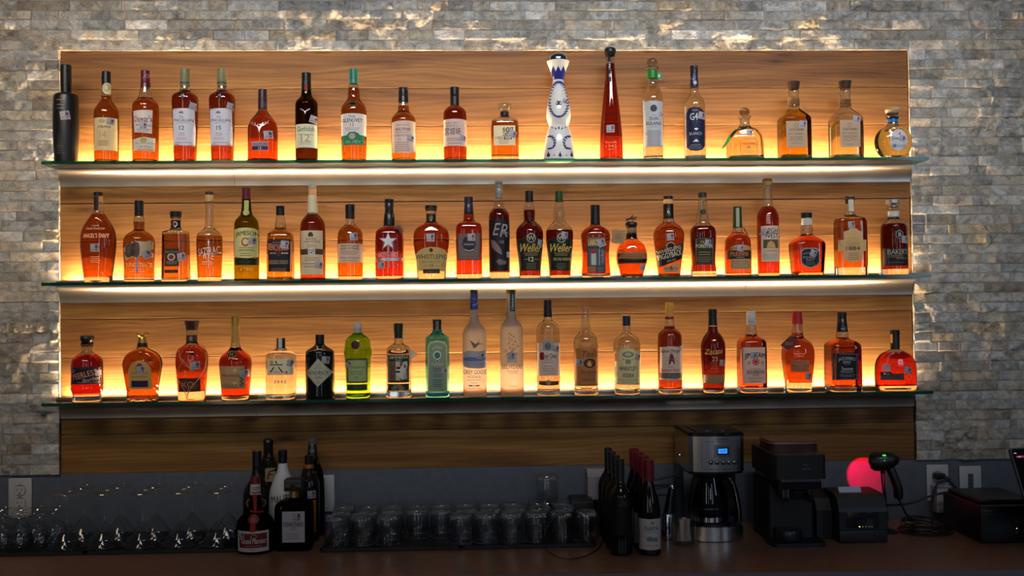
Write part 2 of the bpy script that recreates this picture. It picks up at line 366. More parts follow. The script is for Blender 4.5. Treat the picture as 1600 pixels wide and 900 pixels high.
# ---------------------------------------------------------------- stone wall
PW, PH = 2.70, 1.321                # timber panel
ZC = -.19                           # worktop
X0, X1, ZT = -1.95, 2.12, 1.80
def vnoise(xs, zs, sc, seed):
    rs = np.random.RandomState(seed); gx = xs*sc; gz = zs*sc
    G = rs.rand(int(gz.max()-gz.min())+4, int(gx.max()-gx.min())+4)
    fx = gx-gx.min(); fz = gz-gz.min(); ix = fx.astype(int); iz = fz.astype(int); tx = fx-ix; tz = fz-iz; tx = tx*tx*(3-2*tx); tz = tz*tz*(3-2*tz)
    A = G[np.ix_(iz, ix)]; B = G[np.ix_(iz, ix+1)]; D = G[np.ix_(iz+1, ix)]; E = G[np.ix_(iz+1, ix+1)]
    return (A*(1-tx)+B*tx)*(1-tz)[:, None]+(D*(1-tx)+E*tx)*tz[:, None]
def stone_wall():
    st = .0029; RH = PH/42
    xs = np.arange(X0, X1+st, st); zs = np.arange(0, ZT+st, st); zs = zs-(zs[0])
    # columns and rows snapped so the opening has straight edges
    for e in (-PW/2, PW/2): xs[np.argmin(abs(xs-e))] = e
    zs[np.argmin(abs(zs-PH))] = PH
    nx, nz = len(xs), len(zs)
    row = np.minimum((zs/RH).astype(int), 60)
    H = np.zeros((nz, nx)); tone = np.zeros((nz, nx, 3)); rs = np.random.RandomState(11)
    pal = [((.46, .44, .405), 6), ((.43, .42, .40), 6), ((.49, .475, .45), 5), ((.62, .61, .59), 1.6), ((.37, .34, .30), 3), ((.27, .26, .255), 1.0), ((.44, .38, .29), 1.0), ((.47, .43, .37), 4)]
    pw = np.array([p[1] for p in pal]); pw = pw/pw.sum()
    rough = (vnoise(xs, zs, 22, 1)-.42)*.020+(vnoise(xs, zs, 55, 2)-.5)*.012+(vnoise(xs, zs, 140, 3)-.5)*.006
    q1 = vnoise(xs, zs, 30, 21)*5.5+vnoise(xs, zs, 90, 22)*.9; fq = q1-np.floor(q1); rough += .0040*(np.floor(q1)+np.clip((fq-.75)*4, 0, 1)-2.6)
    strength = np.clip((vnoise(xs, zs, 9, 4)-.47)*2.6, .08, .75)
    for r in range(row.max()+1):
        zi = np.where(row == r)[0]; x = X0-rs.rand()*.2
        t = (zs[zi]-r*RH)/RH
        while x < X1:
            Ls = rs.choice([.055, .075, .1, .13, .16, .21, .26], p=[.08, .17, .2, .2, .17, .12, .06])
            for e_ in (-PW/2, PW/2):
                if abs(x+Ls-e_) < .03 and e_-x > .02: Ls = e_-x
            xi = np.where((xs >= x) & (xs < x+Ls))[0]
            base = rs.uniform(0, .0045); tx, tz = rs.uniform(-.004, .004), rs.uniform(-.004, .003); k = rs.uniform(.35, 1.25)
            col = np.array(pal[rs.choice(len(pal), p=pw)][0])*rs.uniform(.86, 1.14)
            if len(xi):
                u = (xs[xi]-x)/Ls-.5
                H[np.ix_(zi, xi)] = base+tx*u[None, :]+tz*(t-.5)[:, None]+k*rough[np.ix_(zi, xi)]*strength[np.ix_(zi, xi)]
                H[np.ix_(zi, xi[:1])] -= .0016
                tone[np.ix_(zi, xi)] = col
            x += Ls
        H[zi[0], :] -= .0016
    Y = -.0075-np.clip(H, -.006, .026)
    X, Z = np.meshgrid(xs, zs)
    inside = (X > -PW/2+1e-5) & (X < PW/2-1e-5) & (Z < PH-1e-5)
    edge = ((abs(X-PW/2) < 1e-5) | (abs(X+PW/2) < 1e-5)) & (Z <= PH+1e-5) | (abs(Z-PH) < 1e-5) & (abs(X) <= PW/2+1e-5)
    idx = np.arange(nx*nz).reshape(nz, nx)
    cm = inside[:-1, :-1] | inside[1:, 1:] | inside[:-1, 1:] | inside[1:, :-1]
    xm = (xs[:-1]+xs[1:])/2; zm = (zs[:-1]+zs[1:])/2
    cm = (abs(xm)[None, :] < PW/2) & (zm[:, None] < PH)
    q = np.stack([idx[:-1, :-1], idx[:-1, 1:], idx[1:, 1:], idx[1:, :-1]], -1)[~cm]
    co = np.stack([X, Y, Z], -1).reshape(-1, 3); tn = tone.reshape(-1, 3)
    # skirts back to the wall round the opening and along the foot
    ex = []; ef = []; base = len(co)
    def skirt(line, rev=False):
        nonlocal base
        n = len(line); b = co[line].copy(); b[:, 1] = .012; ex.append((b, tn[line])); a = np.array(line); c = np.arange(base, base+n); base += n
        f = np.stack([a[:-1], c[:-1], c[1:], a[1:]], -1); ef.append(f[:, ::-1] if rev else f)
    iL = int(np.argmin(abs(xs+PW/2))); iR = int(np.argmin(abs(xs-PW/2))); iT = int(np.argmin(abs(zs-PH)))
    skirt([int(idx[k, iL]) for k in range(iT+1)], True); skirt([int(idx[k, iR]) for k in range(iT+1)]); skirt([int(idx[iT, k]) for k in range(iL, iR+1)], True)
    skirt([int(idx[0, k]) for k in range(0, iL+1)], True); skirt([int(idx[0, k]) for k in range(iR, nx)], True)
    co = np.vstack([co]+[e[0] for e in ex]); tn = np.vstack([tn]+[e[1] for e in ex]); F = np.vstack([q]+ef)
    used = np.zeros(len(co), bool); used[F.ravel()] = True; remap = np.cumsum(used)-1; co = co[used]; tn = tn[used]; F = remap[F]
    me = bpy.data.meshes.new('wall_back'); me.vertices.add(len(co)); me.vertices.foreach_set('co', co.ravel().astype('f'))
    me.loops.add(F.size); me.loops.foreach_set('vertex_index', F.ravel().astype('i')); me.polygons.add(len(F))
    me.polygons.foreach_set('loop_start', np.arange(0, F.size, 4, dtype='i')); me.update(calc_edges=True); me.validate()
    a = me.attributes.new('tone', 'FLOAT_COLOR', 'POINT'); a.data.foreach_set('color', np.hstack([tn, np.ones((len(tn), 1))]).ravel().astype('f'))
    me.materials.append(stone_mat()); o = bpy.data.objects.new('wall_back', me); C.objects.link(o)
    tag(o, 'wall clad in rough split travertine strips around the timber panel', None, None, 'structure')
stone_wall()
def S_(o, label=None): tag(o, label, None, None, 'structure'); return o
mb = MB(); mb.box((X0, .012, -1.15), (X1, .15, ZT), mat((96, 98, 104), .65))
S_(mb.build('wall_back_core'), 'grey painted wall carrying the stone strips and the outlets')
mb = MB(); mb.box((X0, .002, ZC-.05), (X1, .012, -.0005), noisy('grey_wall_paint', (80, 86, 97), (88, 93, 103), 40, .6, .2))
S_(mb.build('wall_lower'), 'grey painted strip of wall between worktop and panel')
mb = MB(); mb.box((-3.2, -6.8, -1.2), (3.4, .012, -1.15), noisy('floor_boards', (70, 60, 52), (84, 72, 60), 6, .5)); S_(mb.build('floor'), 'dark floor')

# ---------------------------------------------------------------- timber panel
def panel():
    mb = MB(); wm = wood_mat(); rs = random.Random(5); rs2 = random.Random(8)
    n = 11; h = PH/n; board = []; z = 0
    import bmesh
    for i in range(n):
        z0 = i*h+(0 if i == 0 else rs.uniform(.0002, .001)); z1 = (i+1)*h-(0 if i == n-1 else rs.uniform(.0004, .0014))
        yf = rs.uniform(-.0018, .0022); v0 = len(mb.v); wv = rs.uniform(-.0008, .0008)
        mb.box((-PW/2+.001, yf, z0), (PW/2-rs2.uniform(.001, .004), .012, z1), wm, .0011)
        board += [i*1.0+.5]*(len(mb.v)-v0)
    o = mb.build('wall_back_panel'); a = o.data.attributes.new('board', 'FLOAT', 'POINT'); a.data.foreach_set('value', board)
    for p in o.data.polygons: p.use_smooth = False
    tag(o, 'long panel of honey pine boards set into the stone wall behind the shelves', None, None, 'structure')
panel()

# ---------------------------------------------------------------- the three lit glass shelves
ZS = [.954, .591, .232]
GD = .14
g_top = thin((232, 246, 240), 'shelf_glass', .9)
def edge_mat():
    m, nt, b = nodes('green_glass_edge'); b.inputs['Base Color'].default_value = (*lin((14, 96, 78)), 1); b.inputs['Roughness'].default_value = .12
    b.inputs['Transmission Weight'].default_value = .75; b.inputs['IOR'].default_value = 1.45; return m
g_edge = edge_mat()
satin = mat((196, 188, 180), .34, .98, name='satin_aluminium')
led_m = mat((255, 218, 172), .5, 0, 430.0, name='led_light')
dark_ch = mat((40, 38, 36), .6)
def shelf(i):
    z = ZS[i]; word = ('top', 'middle', 'bottom')[i]
    e = empty('glass_shelf', (0, 0, z))
    tag(e, ('highest of the three green-edged glass shelves, tallest black bottle at its left end',
            'middle glass shelf with green edge, between the highest and the lowest one',
            'lowest glass shelf with green edge and unlit dark metal cove, above the worktop')[i], 'shelf', 'lit glass bottle shelves')
    mb = MB(); x0, x1 = -PW/2+.0015, PW/2-.003
    a = (x0, -GD, -.0095); b = (x1, -.0025, 0)
    vs = [(x, y, q) for x in (a[0], b[0]) for y in (a[1], b[1]) for q in (a[2], b[2])]
    mb.add(vs, [(1, 5, 7, 3), (0, 2, 6, 4)], g_top); mb.add(vs, [(0, 4, 5, 1), (0, 1, 3, 2), (4, 6, 7, 5)], g_edge)
    mb.build('glass_panel', e)
    seam = (onY(365, 275, -.02)[0], onY(1166, 455, -.02)[0], onY(400, 620, -.02)[0])[i]
    for xa, xb in ((x0, seam-.0005), (seam+.0005, x1)):
        mb = MB(); P = []
        for k in range(17):
            t = math.pi/2*k/16; P.append((-.006-.030*(1-math.sin(t)), -.013-.047*(1-math.cos(t))))
        poly = [(-.036, -.0097)]+P[:1]+P[1:]+[(-.0025, -.0600), (-.0025, -.0097)]
        n = len(poly); vs = [(xa, y, q) for y, q in poly]+[(xb, y, q) for y, q in poly]
        mb.add(vs, [(j, (j+1) % n, n+(j+1) % n, n+j) for j in range(n)], satin, True)
        mb.add(vs, [tuple(reversed(range(n))), tuple(range(n, 2*n))], satin)
        mb.build('cove_fascia', e)
    mb = MB(); mb.box((x0, -.0362, .0002), (x1, -.0335, .0085), satin, .0006); mb.box((x0, -.0335, .0002), (x1, -.0025, .001), dark_ch)
    mb.build('light_channel', e)
    mb = MB(); mb.box((x0+.02, -.025, .0012), (x1-.035, -.013, .003), mat((230, 228, 220), .5))
    mb.add([(x0+.02, -.025, .0032), (x1-.035, -.025, .0032), (x1-.035, -.013, .0032), (x0+.02, -.013, .0032)], [(0, 1, 2, 3)], led_m)
    mb.build('led_strip', e)
for i in range(3): shelf(i)

# ---------------------------------------------------------------- worktop and cabinet
mb = MB(); ye = lambda x: -.5545-.0431*x
lam = noisy('brown_laminate', (146, 102, 78), (162, 116, 90), 60, .3, .25, 3, 420)
mb.prism([(X0, ye(X0)), (X1, ye(X1)), (X1, .0015), (X0, .0015)], ZC-.035, ZC, lam)
mb.prism([(X0, ye(X0)-.003), (X1, ye(X1)-.003), (X1, ye(X1)-.00005), (X0, ye(X0)-.00005)], ZC-.034, ZC-.0012, mat((120, 118, 130), .3))  # paler edge strip; its colour stands in for light caught by the edge
tag(mb.build('worktop'), 'long brown worktop running along the wall under the shelves', 'worktop')
mb = MB(); mb.box((X0, -.44, -1.15), (X1, .0015, ZC-.0355), mat((58, 56, 60), .5)); S_(mb.build('trim_1'), 'dark cabinet front under the worktop')
# ---------------------------------------------------------------- bottles
CROPS = dict(A1=(60, 60), B1=(340, 80), C1=(620, 80), D1=(900, 70), E1=(1180, 80),
             A2=(60, 280), B2=(340, 280), C2=(620, 270), D2=(900, 270), E2=(1160, 270),
             A3=(60, 460), B3=(340, 460), C3=(620, 450), D3=(900, 450), E3=(1160, 460),
             K=(360, 680), W=(900, 680))
KSC = dict(K=4.739, W=4.5)
YB = -.0885
NAVY = (20, 26, 60); BLK = (14, 14, 16); WHT = (226, 222, 216); CREAM = (222, 206, 170); KRAFT = (186, 150, 104); GOLD = (190, 150, 70); SILV = (205, 205, 205); RED = (170, 28, 28); GRY = (120, 118, 112)
def ink(c):
    if c == GOLD: return mat(c, .3, .8)
    if c == SILV: return mat(c, .3, .8)
    return mat(c, .55, spec=.3)
GLS = dict(clear=(250, 252, 250), green=(60, 120, 30), dkgreen=(112, 132, 34), lime=(150, 222, 50), aqua=(96, 212, 255), smoke=(60, 50, 45), brown=(70, 32, 12), olive=(92, 108, 34))
LIQ = dict(whisky=(240, 146, 36), dark=(190, 76, 20), deep=(138, 38, 12), red=(220, 84, 24), gold=(250, 196, 90), pale=(248, 236, 190), water=(252, 252, 248), rose=(245, 200, 140), black=(40, 12, 8))
def root_col(c, k=1.0):
    """light crosses two surfaces of the spirit: each takes the square root of the colour"""
    return tuple(max(v*q, .004)**.5 for v, q in zip(lin(c), (k, k*1.12 if k < 1 else 1, k)))
class Bottle:
    def __init__(s, kind, label, crop, cx, base, prof, glassm='clear', liq='whisky', fill=None, n=2.0, dr=1.0, th=1.0, caps=(), parts=(), st=None, Y=YB, z0=None, group=None, poly=0, wall=.0024, decor=None, rz=0.0, seg=48, cat='bottle', diamond=None):
        ox, oy = CROPS[crop]; k = KSC.get(crop, 5.0); s.ox, s.oy, s.k = ox, oy, k
        s.Y = Y; bx, by = ox+cx/k, oy+base/k
        if z0 is None: z0 = {'1': ZS[0], '2': ZS[1], '3': ZS[2]}.get(crop[1:2], ZC)
        s.z0 = z0; P = onY(bx, by, Y); d = ray(bx, by)
        # the foot stands on its surface, straight below the pixel column of the neck
        s.X = onY(bx, by, Y)[0]; s.bx = bx
        sc = mpp((s.X, Y, z0))/k; s.sc = sc; s.n = n; s.dr = dr; s.polyk = poly
        def Z(y): return float(onY(bx, oy+y/k, Y)[2]-z0)
        s.Zof = Z
        pts = [(max(0.0, Z(y)), w*sc) for y, w in prof]; pts = sorted(pts); pts[0] = (0.0, pts[0][1])
        s.rmax = max(r for z, r in pts); s.rneck = pts[-1][1]
        # round the corners of the profile
        P2 = pts
        for _ in range(2):
            Q = [P2[0]]
            for (za, ra), (zb, rb) in zip(P2, P2[1:]): Q += [(za+(zb-za)*.25, ra+(rb-ra)*.25), (za+(zb-za)*.75, ra+(rb-ra)*.75)]
            Q.append(P2[-1]); P2 = Q
        ch = min(.0035, s.rmax*.1)
        P2 = [(0.0, P2[0][1]-ch), (ch*.3, P2[0][1]-ch*.3), (ch, P2[0][1])]+[p for p in P2 if p[0] > ch*1.3]
        s.prof = P2; s.capr = []; s.fl = 0
        root = empty(kind, (s.X, Y, z0), rz); s.root = root; tag(root, label, cat, group)
        gm = glassm if not isinstance(glassm, str) else glass(root_col(GLS[glassm]), linear=True)
        s.seg = seg; s.diamond = diamond
        solid = liq is None
        mb = MB(); out = [s.ringp(r, z) for z, r in P2]; s.loft(mb, out, gm, True, True)
        if not solid:
            zt = P2[-1][0]; zb = .006*th; inner = []
            zf = Z(fill) if fill is not None else zt*.93
            zsamp = sorted(set([zb, zb+.002]+[z for z, r in P2 if z > zb+.004 and z < zt-.003]+[zf, zt-.001]))
            zsamp = [z for i, z in enumerate(zsamp) if i == 0 or z-zsamp[i-1] > 2e-4 or z == zf]
            def ri(z): return max(.0015, s.rad(z)-wall*(1.0 if z > zb+.001 else 2.2))
            lo = [z for z in zsamp if z <= zf]; hi = [z for z in zsamp if z >= zf]
            s.loft(mb, [s.ringp(ri(z), z, ri(z)/max(1e-6, s.rad(z))) for z in hi], gm, False, True, True)
            mb.build('body', root)
            lb = MB(); lm = glass(root_col(tuple(LIQ[liq]) if isinstance(liq, str) else liq, 1.0 if liq in ('water', 'pale', 'gold') else .6), .887, name='spirit', linear=True)
            rings = [s.ringp(ri(z), z, 1) for z in lo]; s.loft(lb, rings, lm, True, False)
            tm = glass((252, 240, 225), 1.333, name='spirit_surface'); o = len(lb.v); lb.add(rings[-1], [tuple(range(s.seg))], tm)
            lb.build('liquid', root)
        else: mb.build('body', root)
        for c in caps:
            nm, y0, y1, w0, w1, cm = c[:6]; style = c[6] if len(c) > 6 else 'cyl'
            za, zb_ = Z(y0), Z(y1); ra, rb = w0*sc, w1*sc; s.capr.append((zb_, za, max(ra, rb), 9 if style == 'box' else 2))
            if not isinstance(cm, bpy.types.Material): cm = ink(cm) if cm in (GOLD, SILV) else mat(cm, .35)
            mb = MB(); h = za-zb_; e = min(.0012, ra*.2, h*.3)
            if style == 'cyl': pr = [(rb, zb_), (rb+(ra-rb)*.5, zb_+h*.5), (ra, za-e), (ra-e, za)]
            elif style == 'ball': pr = [(max(.001, ra*math.cos(a)), zb_+h/2+h/2*math.sin(a)) for a in [R(q) for q in range(-80, 91, 12)]]
            elif style == 'dome': pr = [(rb, zb_)]+[(max(.0006, ra*math.cos(a)), zb_+h*(.25+.75*math.sin(a))) for a in [R(q) for q in range(0, 91, 9)]]
            elif style == 'mush': pr = [(rb*.8, zb_), (rb, zb_+h*.25), (ra*.96, zb_+h*.42), (ra, zb_+h*.62), (ra*.95, zb_+h*.85), (ra*.8, zb_+h*.97), (ra*.5, za)]
            elif style == 'groove': pr = [(rb, zb_), (rb, zb_+h*.3), (rb*.93, zb_+h*.32), (rb*.93, zb_+h*.36), (rb, zb_+h*.38), (ra, zb_+h*.7), (ra*.95, zb_+h*.72), (ra, zb_+h*.75), (ra, za-e), (ra-e*1.5, za)]
            if style == 'box': mb.box((-ra, -ra*.95, zb_), (ra, ra*.95, za), cm, .0015)
            elif style == 'lug':
                mb.lathe([(rb, zb_), (ra, za-e), (ra-e, za)], cm, 12)
            else: mb.lathe(pr, cm, 28)
            mb.build(nm, root)
        for nm, items in parts: s.part(nm, items)
        if st: s.sticker(*st)
        if decor: decor(s)
    def rad(s, z):
        P = s.prof
        if z <= P[0][0]: return P[0][1]
        for (za, ra), (zb, rb) in zip(P, P[1:]):
            if za <= z <= zb: return ra+(rb-ra)*(z-za)/max(1e-9, zb-za)
        return P[-1][1]
    def sect(s, r):
        a = s.rneck*1.15; b = s.rmax*.93
        t = 0 if b <= a else max(0, min(1, (r-a)/(b-a))); t = t*t*(3-2*t)
        return 2+(s.n-2)*t, 1+(s.dr-1)*t, t
    def ringp(s, r, z, shrink=1.0):
        n, d, t = s.sect(r if r < s.rmax*.9 else s.rmax); out = []
        for k in range(s.seg):
            a = 2*math.pi*(k+.5)/s.seg-math.pi/2; c, q = math.cos(a), math.sin(a); rr = r
            if s.polyk:
                w_ = 2*math.pi/s.polyk; aa = (a+math.pi/2+w_/2) % w_-w_/2; f = math.cos(w_/2)/math.cos(aa); rr = r*(1+(f*1.06-1)*t)
            if s.diamond and s.diamond[0] > z:
                u = k/s.seg*s.diamond[1]; v = z/s.diamond[0]*2; tri = lambda x: abs((x % 1)-.5)*2
                rr = r*(1-.10*min(tri(u+v), tri(u-v)))
            if n == 2: x, y = rr*c, rr*d*q
            else: x = rr*math.copysign(abs(c)**(2/n), c); y = rr*d*math.copysign(abs(q)**(2/n), q)
            out.append((x, y, z))
        return out
    def loft(s, mb, rings, m, c0, c1, flip=False):
        vs = [p for r in rings for p in r]; g = s.seg; fs = []
        for i in range(len(rings)-1):
            for k in range(g): q = (k+1) % g; fs.append((i*g+k, i*g+q, (i+1)*g+q, (i+1)*g+k))
        if flip: fs = [tuple(reversed(f)) for f in fs]
        mb.add(vs, fs, m, True)
        caps = []
        if c0: caps.append(tuple(reversed(range(g))))
        if c1: caps.append(tuple(range((len(rings)-1)*g, len(rings)*g)))
        if flip: caps = [tuple(reversed(f)) for f in caps]
        if caps: mb.add(vs, caps, m, False)
    def front(s, x, z, l):
        r = s.rad(z); cap = [c for c in s.capr if c[0] <= z <= c[1]]
        if cap and max(c[2] for c in cap) > r: r = max(c[2] for c in cap); n, d = max(c[3] for c in cap), 1
        else: n, d, t = s.sect(r if r < s.rmax*.9 else s.rmax)
        u = max(-.985, min(.985, x/r)); y = r*d*(1-abs(u)**n)**(1/n)
        f = 1+l/max(.004, r*d)
        return (u*r*(1+l/r), -y*f-l*.3, z)
    def uv(s, x, y):
        """reading of the photograph -> (x, z) on the bottle's front"""
        px, py = s.ox+x/s.k, s.oy+y/s.k; z = s.Zof(y); r = s.rad(z)
        for c in s.capr:
            if c[0] <= z <= c[1]: r = max(r, c[2])
        n, d, t = s.sect(r if r < s.rmax*.9 else s.rmax); u = 0
        for _ in range(6):
            yy = r*d*(1-min(.97, abs(u))**n)**(1/n); P = onY(px, py, s.Y-yy); u = (P[0]-s.X)/r
        return max(-.985, min(.985, u))*r, float(P[2]-s.z0)
    def draw(s, F, items):
        for it in items:
            k = it[0]
            if k == 'L':
                x0, y0, x1, y1, c = it[1:6]; ym = (y0+y1)/2; a = s.uv(x0, ym)[0]; b = s.uv(x1, ym)[0]; cx = (x0+x1)/2; z1 = s.uv(cx, y0)[1]; z0 = s.uv(cx, y1)[1]
                F.fill([(a, z0), (b, z0), (b, z1), (a, z1)], ink(c))
            elif k == 'A':
                x0, y0, x1, y1, c, rise = it[1:7]; ym = (y0+y1)/2; a = s.uv(x0, ym)[0]; b = s.uv(x1, ym)[0]; cx = (x0+x1)/2; zt = s.uv(cx, y0)[1]; z0 = s.uv(cx, y1)[1]; h = rise*s.sc
                top = [((a+b)/2+(b-a)/2*math.cos(q), zt-h+h*math.sin(q)) for q in [math.pi*j/14 for j in range(15)]]
                F.fill([(a, z0), (b, z0)]+top, ink(c))
            elif k == 'E':
                cx, cyy, rx, ry, c = it[1:6]; a, z = s.uv(cx, cyy)
                F.fill([(a+rx*s.sc*math.cos(2*math.pi*j/24), z+ry*s.sc*math.sin(2*math.pi*j/24)) for j in range(24)], ink(c))
            elif k == 'O':
                cx, cyy, rx, ry, w_, c = it[1:7]; a, z = s.uv(cx, cyy); F.ring(a, z, rx*s.sc, ry*s.sc, w_*s.sc, ink(c))
            elif k in 'PF':
                pl = [s.uv(*p) for p in it[1]]
                ar = sum(p[0]*q[1]-q[0]*p[1] for p, q in zip(pl, pl[1:]+pl[:1]))
                if ar < 0: pl.reverse()
                (F.fill if k == 'P' else F.fan)(pl, ink(it[2]))
            elif k == 'T':
                t, cx, cyy, h, c = it[1:6]; o = it[6] if len(it) > 6 else {}
                a, z = s.uv(cx, cyy); w_ = o.get('w'); 
                F.text(t, a, z, h*s.sc, mat(c, .55, spec=.3), w_*s.sc*1.02 if w_ else None, o.get('b', 0.0), o.get('i', 0.0), R(o.get('rot', 0)), o.get('arc', 0)*s.sc)
            elif k == 'D':
                cx, cyy, w_, n, dy, c = it[1:7]; a, z = s.uv(cx, cyy); F.dashes(a, z, w_*s.sc, n, dy*s.sc, ink(c), seed=int(cx))
            elif k == 'N':
                pl = [s.uv(*p) for p in it[1]]; F.line(pl, it[2]*s.sc, ink(it[3]))
    def part(s, nm, items):
        F = Face(s.front, .0015 if s.n > 3 else .003); F.layer = s.fl; s.draw(F, items); s.fl = min(F.layer, s.fl+14); return F.build(nm, s.root)
    def sticker(s, x, y, rot=0, size=62, bg=(158, 154, 160)):
        F = Face(s.front); F.layer = s.fl+2; a, z = s.uv(x, y); h = size*s.sc/2; c, q = math.cos(R(rot)), math.sin(R(rot))
        def P(u, v): return (a+(u*c-v*q)*h, z+(u*q+v*c)*h)
        F.fan([P(-1, -1), P(1, -1), P(1, 1), P(-1, 1)], mat(bg, .6))
        F.fan([P(.1, -.1), P(.85, -.1), P(.75, .7), P(.3, .8)], mat((60, 66, 96), .6))
        F.fan([P(.2, -.7), P(.75, -.7), P(.75, -.25), P(.2, -.25)], mat((176, 60, 66), .6))
        F.fan([P(-.75, -.62), P(0, -.62), P(0, -.4), P(-.75, -.4)], mat((120, 118, 124), .6))
        F.build('sticker', s.root)
def tagflag(s):
    z = s.uv(605, 237)[1]; mb = MB(); h = .0095
    mb.box((.012, -.004, z-h), (.03, .000, z+h), mat((28, 120, 92), .4), .0008); mb.box((.018, -.0046, z-.004), (.023, -.004, z+.004), mat((190, 200, 190), .5)); mb.build('neck_tag', s.root)
def hang_tag(s, pts, col, name='hang_tag', th=.0012, print_col=(60, 40, 30), n=3, yoff=.004):
    """a card hanging in front of the bottle; corners read from the photograph"""
    Pz = []
    for x, y in pts:
        P = onY(s.ox+x/s.k, s.oy+y/s.k, s.Y-s.rmax*s.dr*.8-yoff); Pz.append((float(P[0]-s.X), float(P[2]-s.z0)))
    ar = sum(p[0]*q[1]-q[0]*p[1] for p, q in zip(Pz, Pz[1:]+Pz[:1]))
    if ar < 0: Pz.reverse()
    y = -s.rmax*s.dr*.8-yoff; mb = MB(); mb.prism(Pz, y, y+th, mat(col, .6), axis='y')
    cx = sum(p[0] for p in Pz)/len(Pz); cz = sum(p[1] for p in Pz)/len(Pz); w_ = (max(p[0] for p in Pz)-min(p[0] for p in Pz))*.22
    for i in range(n): zz = cz+(i-(n-1)/2)*.0035; mb.box((cx-w_, y-.0002, zz-.0004), (cx+w_*.8, y, zz+.0004), mat(print_col, .6))
    mb.build(name, s.root)
# ---------------------------------------------------------------- top shelf, left to right
TG = 'bottles on the top shelf'
def B(*a, **k): return Bottle(*a, **k)
DK = (34, 30, 30); BRN = (70, 44, 32)
B('whisky_bottle', 'tall matte black bottle standing at the left end of the top shelf', 'A1', 216, 955,
  [(425, 39), (440, 84), (470, 92), (600, 96), (780, 95), (955, 84)], mat((17, 17, 19), .38), None,
  caps=[('cap', 208, 365, 41, 41, (20, 20, 22)), ('neck_wrap', 365, 430, 39, 39, (18, 18, 20))],
  parts=[('printing', [('T', '11.1', 170, 510, 60, GRY, dict(rot=90, w=70)), ('D', 165, 750, 50, 7, 16, (70, 68, 66)), ('D', 165, 840, 70, 4, 18, (80, 78, 76))])], st=(205, 600, 10, 66), group=TG)
B('whisky_bottle', 'amber bottle with black cap, small round neck seal and cream label reading 14', 'A1', 532, 952,
  [(355, 36), (440, 39), (485, 38), (515, 62), (560, 90), (610, 94), (955, 90)], 'clear', 'whisky', 455,
  caps=[('cap', 260, 360, 33, 35, BLK)],
  parts=[('label', [('L', 436, 618, 628, 872, (214, 186, 140)), ('L', 455, 680, 560, 840, (206, 176, 130)), ('T', 'OBAN', 508, 688, 20, (60, 40, 30), dict(w=88, b=.02)), ('E', 495, 645, 26, 18, (170, 160, 120)), ('T', '14', 503, 748, 56, (170, 140, 90), dict(w=48)), ('D', 503, 800, 90, 3, 16, (110, 80, 60))]),
         ('neck_seal', [('E', 540, 392, 38, 45, (206, 190, 150)), ('P', [(510, 400), (575, 370), (578, 430), (520, 425)], (200, 182, 140)), ('O', 530, 385, 20, 26, 4, (120, 100, 60))])], st=(560, 650, -5, 50), group=TG)
B('whisky_bottle', 'orange whisky bottle with burgundy cap and two white labels, one under another', 'A1', 838, 950,
  [(375, 38), (450, 47), (475, 62), (510, 98), (560, 101), (955, 97)], 'clear', (250, 140, 34), 470,
  caps=[('cap', 252, 340, 34, 35, (92, 18, 40)), ('neck_wrap', 340, 384, 36, 40, (80, 14, 34))],
  parts=[('label', [('P', [(742, 568), (893, 562), (886, 745), (750, 735)], (206, 190, 182)), ('T', 'Dewar\'s', 812, 625, 46, (96, 20, 34), dict(w=126, b=.02)), ('D', 812, 650, 110, 1, 12, (90, 60, 60)), ('T', 'White Label', 815, 675, 22, (60, 50, 60), dict(w=110)), ('D', 815, 710, 110, 2, 14, (90, 60, 60))]),
         ('lower_label', [('P', [(742, 790), (790, 775), (825, 768), (860, 775), (915, 785), (910, 885), (742, 878)], (200, 188, 172)), ('E', 820, 792, 24, 20, (150, 150, 70)), ('T', 'John Dewar & Sons', 828, 818, 18, (90, 40, 50), dict(w=140)), ('T', 'John Dewar', 830, 848, 20, (90, 60, 60), dict(w=90, i=.4)), ('D', 828, 868, 130, 1, 14, (110, 80, 70))]),
         ('neck_mark', [('T', 'JD', 838, 298, 36, (180, 140, 130), dict(i=.4)), ('L', 822, 530, 840, 542, (210, 210, 210))])], st=(818, 682, 0, 54), group=TG)
for num, cx, lab in (('12', 1148, 'brown bottle, patterned olive-grey capsule, tall white label reading 12'), ('15', 1438, 'brown bottle, patterned olive-grey capsule, tall white label reading 15')):
    d = cx-1148
    B('whisky_bottle', lab, 'A1', cx, 953, [(378, 36), (415, 40), (432, 70), (455, 97), (520, 97), (830, 85), (955, 82)], 'clear', 'dark', 410, n=2.6,
      caps=[('capsule', 240, 378, 36, 36, (116, 112, 84))],
      parts=[('label', [('L', 1053+d, 548, 1226+d, 830, (198, 194, 204)), ('L', 1053+d, 545, 1226+d, 552, SILV), ('L', 1058+d, 826, 1222+d, 836, SILV), ('P', [(1096+d, 586), (1100+d, 572), (1115+d, 566), (1130+d, 572), (1134+d, 586)], (110, 110, 112)),
                        ('T', 'The', 1118+d, 612, 16, (60, 58, 60), dict(i=.3)), ('T', 'MACALLAN', 1130+d, 638, 22, (40, 36, 40), dict(w=136, b=.015)), ('D', 1130+d, 660, 100, 1, 12, GRY), ('T', num, 1120+d, 698, 32, (30, 28, 30), dict(b=.02)), ('D', 1120+d, 740, 60, 2, 14, GRY), ('D', 1120+d, 775, 100, 2, 12, (180, 110, 110)), ('D', 1130+d, 812, 130, 1, 12, GRY)]),
             ('shoulder_label', [('P', [(1096+d, 420), (1164+d, 420), (1130+d, 484)], (34, 32, 42)), ('T', num, 1130+d, 442, 18, SILV)]),
             ('capsule_pattern', [('L', 1100+d, y, 1175+d, y+3, (150, 146, 112)) for y in range(250, 335, 9)]+[('L', 1100+d, 340, 1175+d, 350, (60, 58, 44))])], st=(1215+d, 535, -12, 56), group=TG)
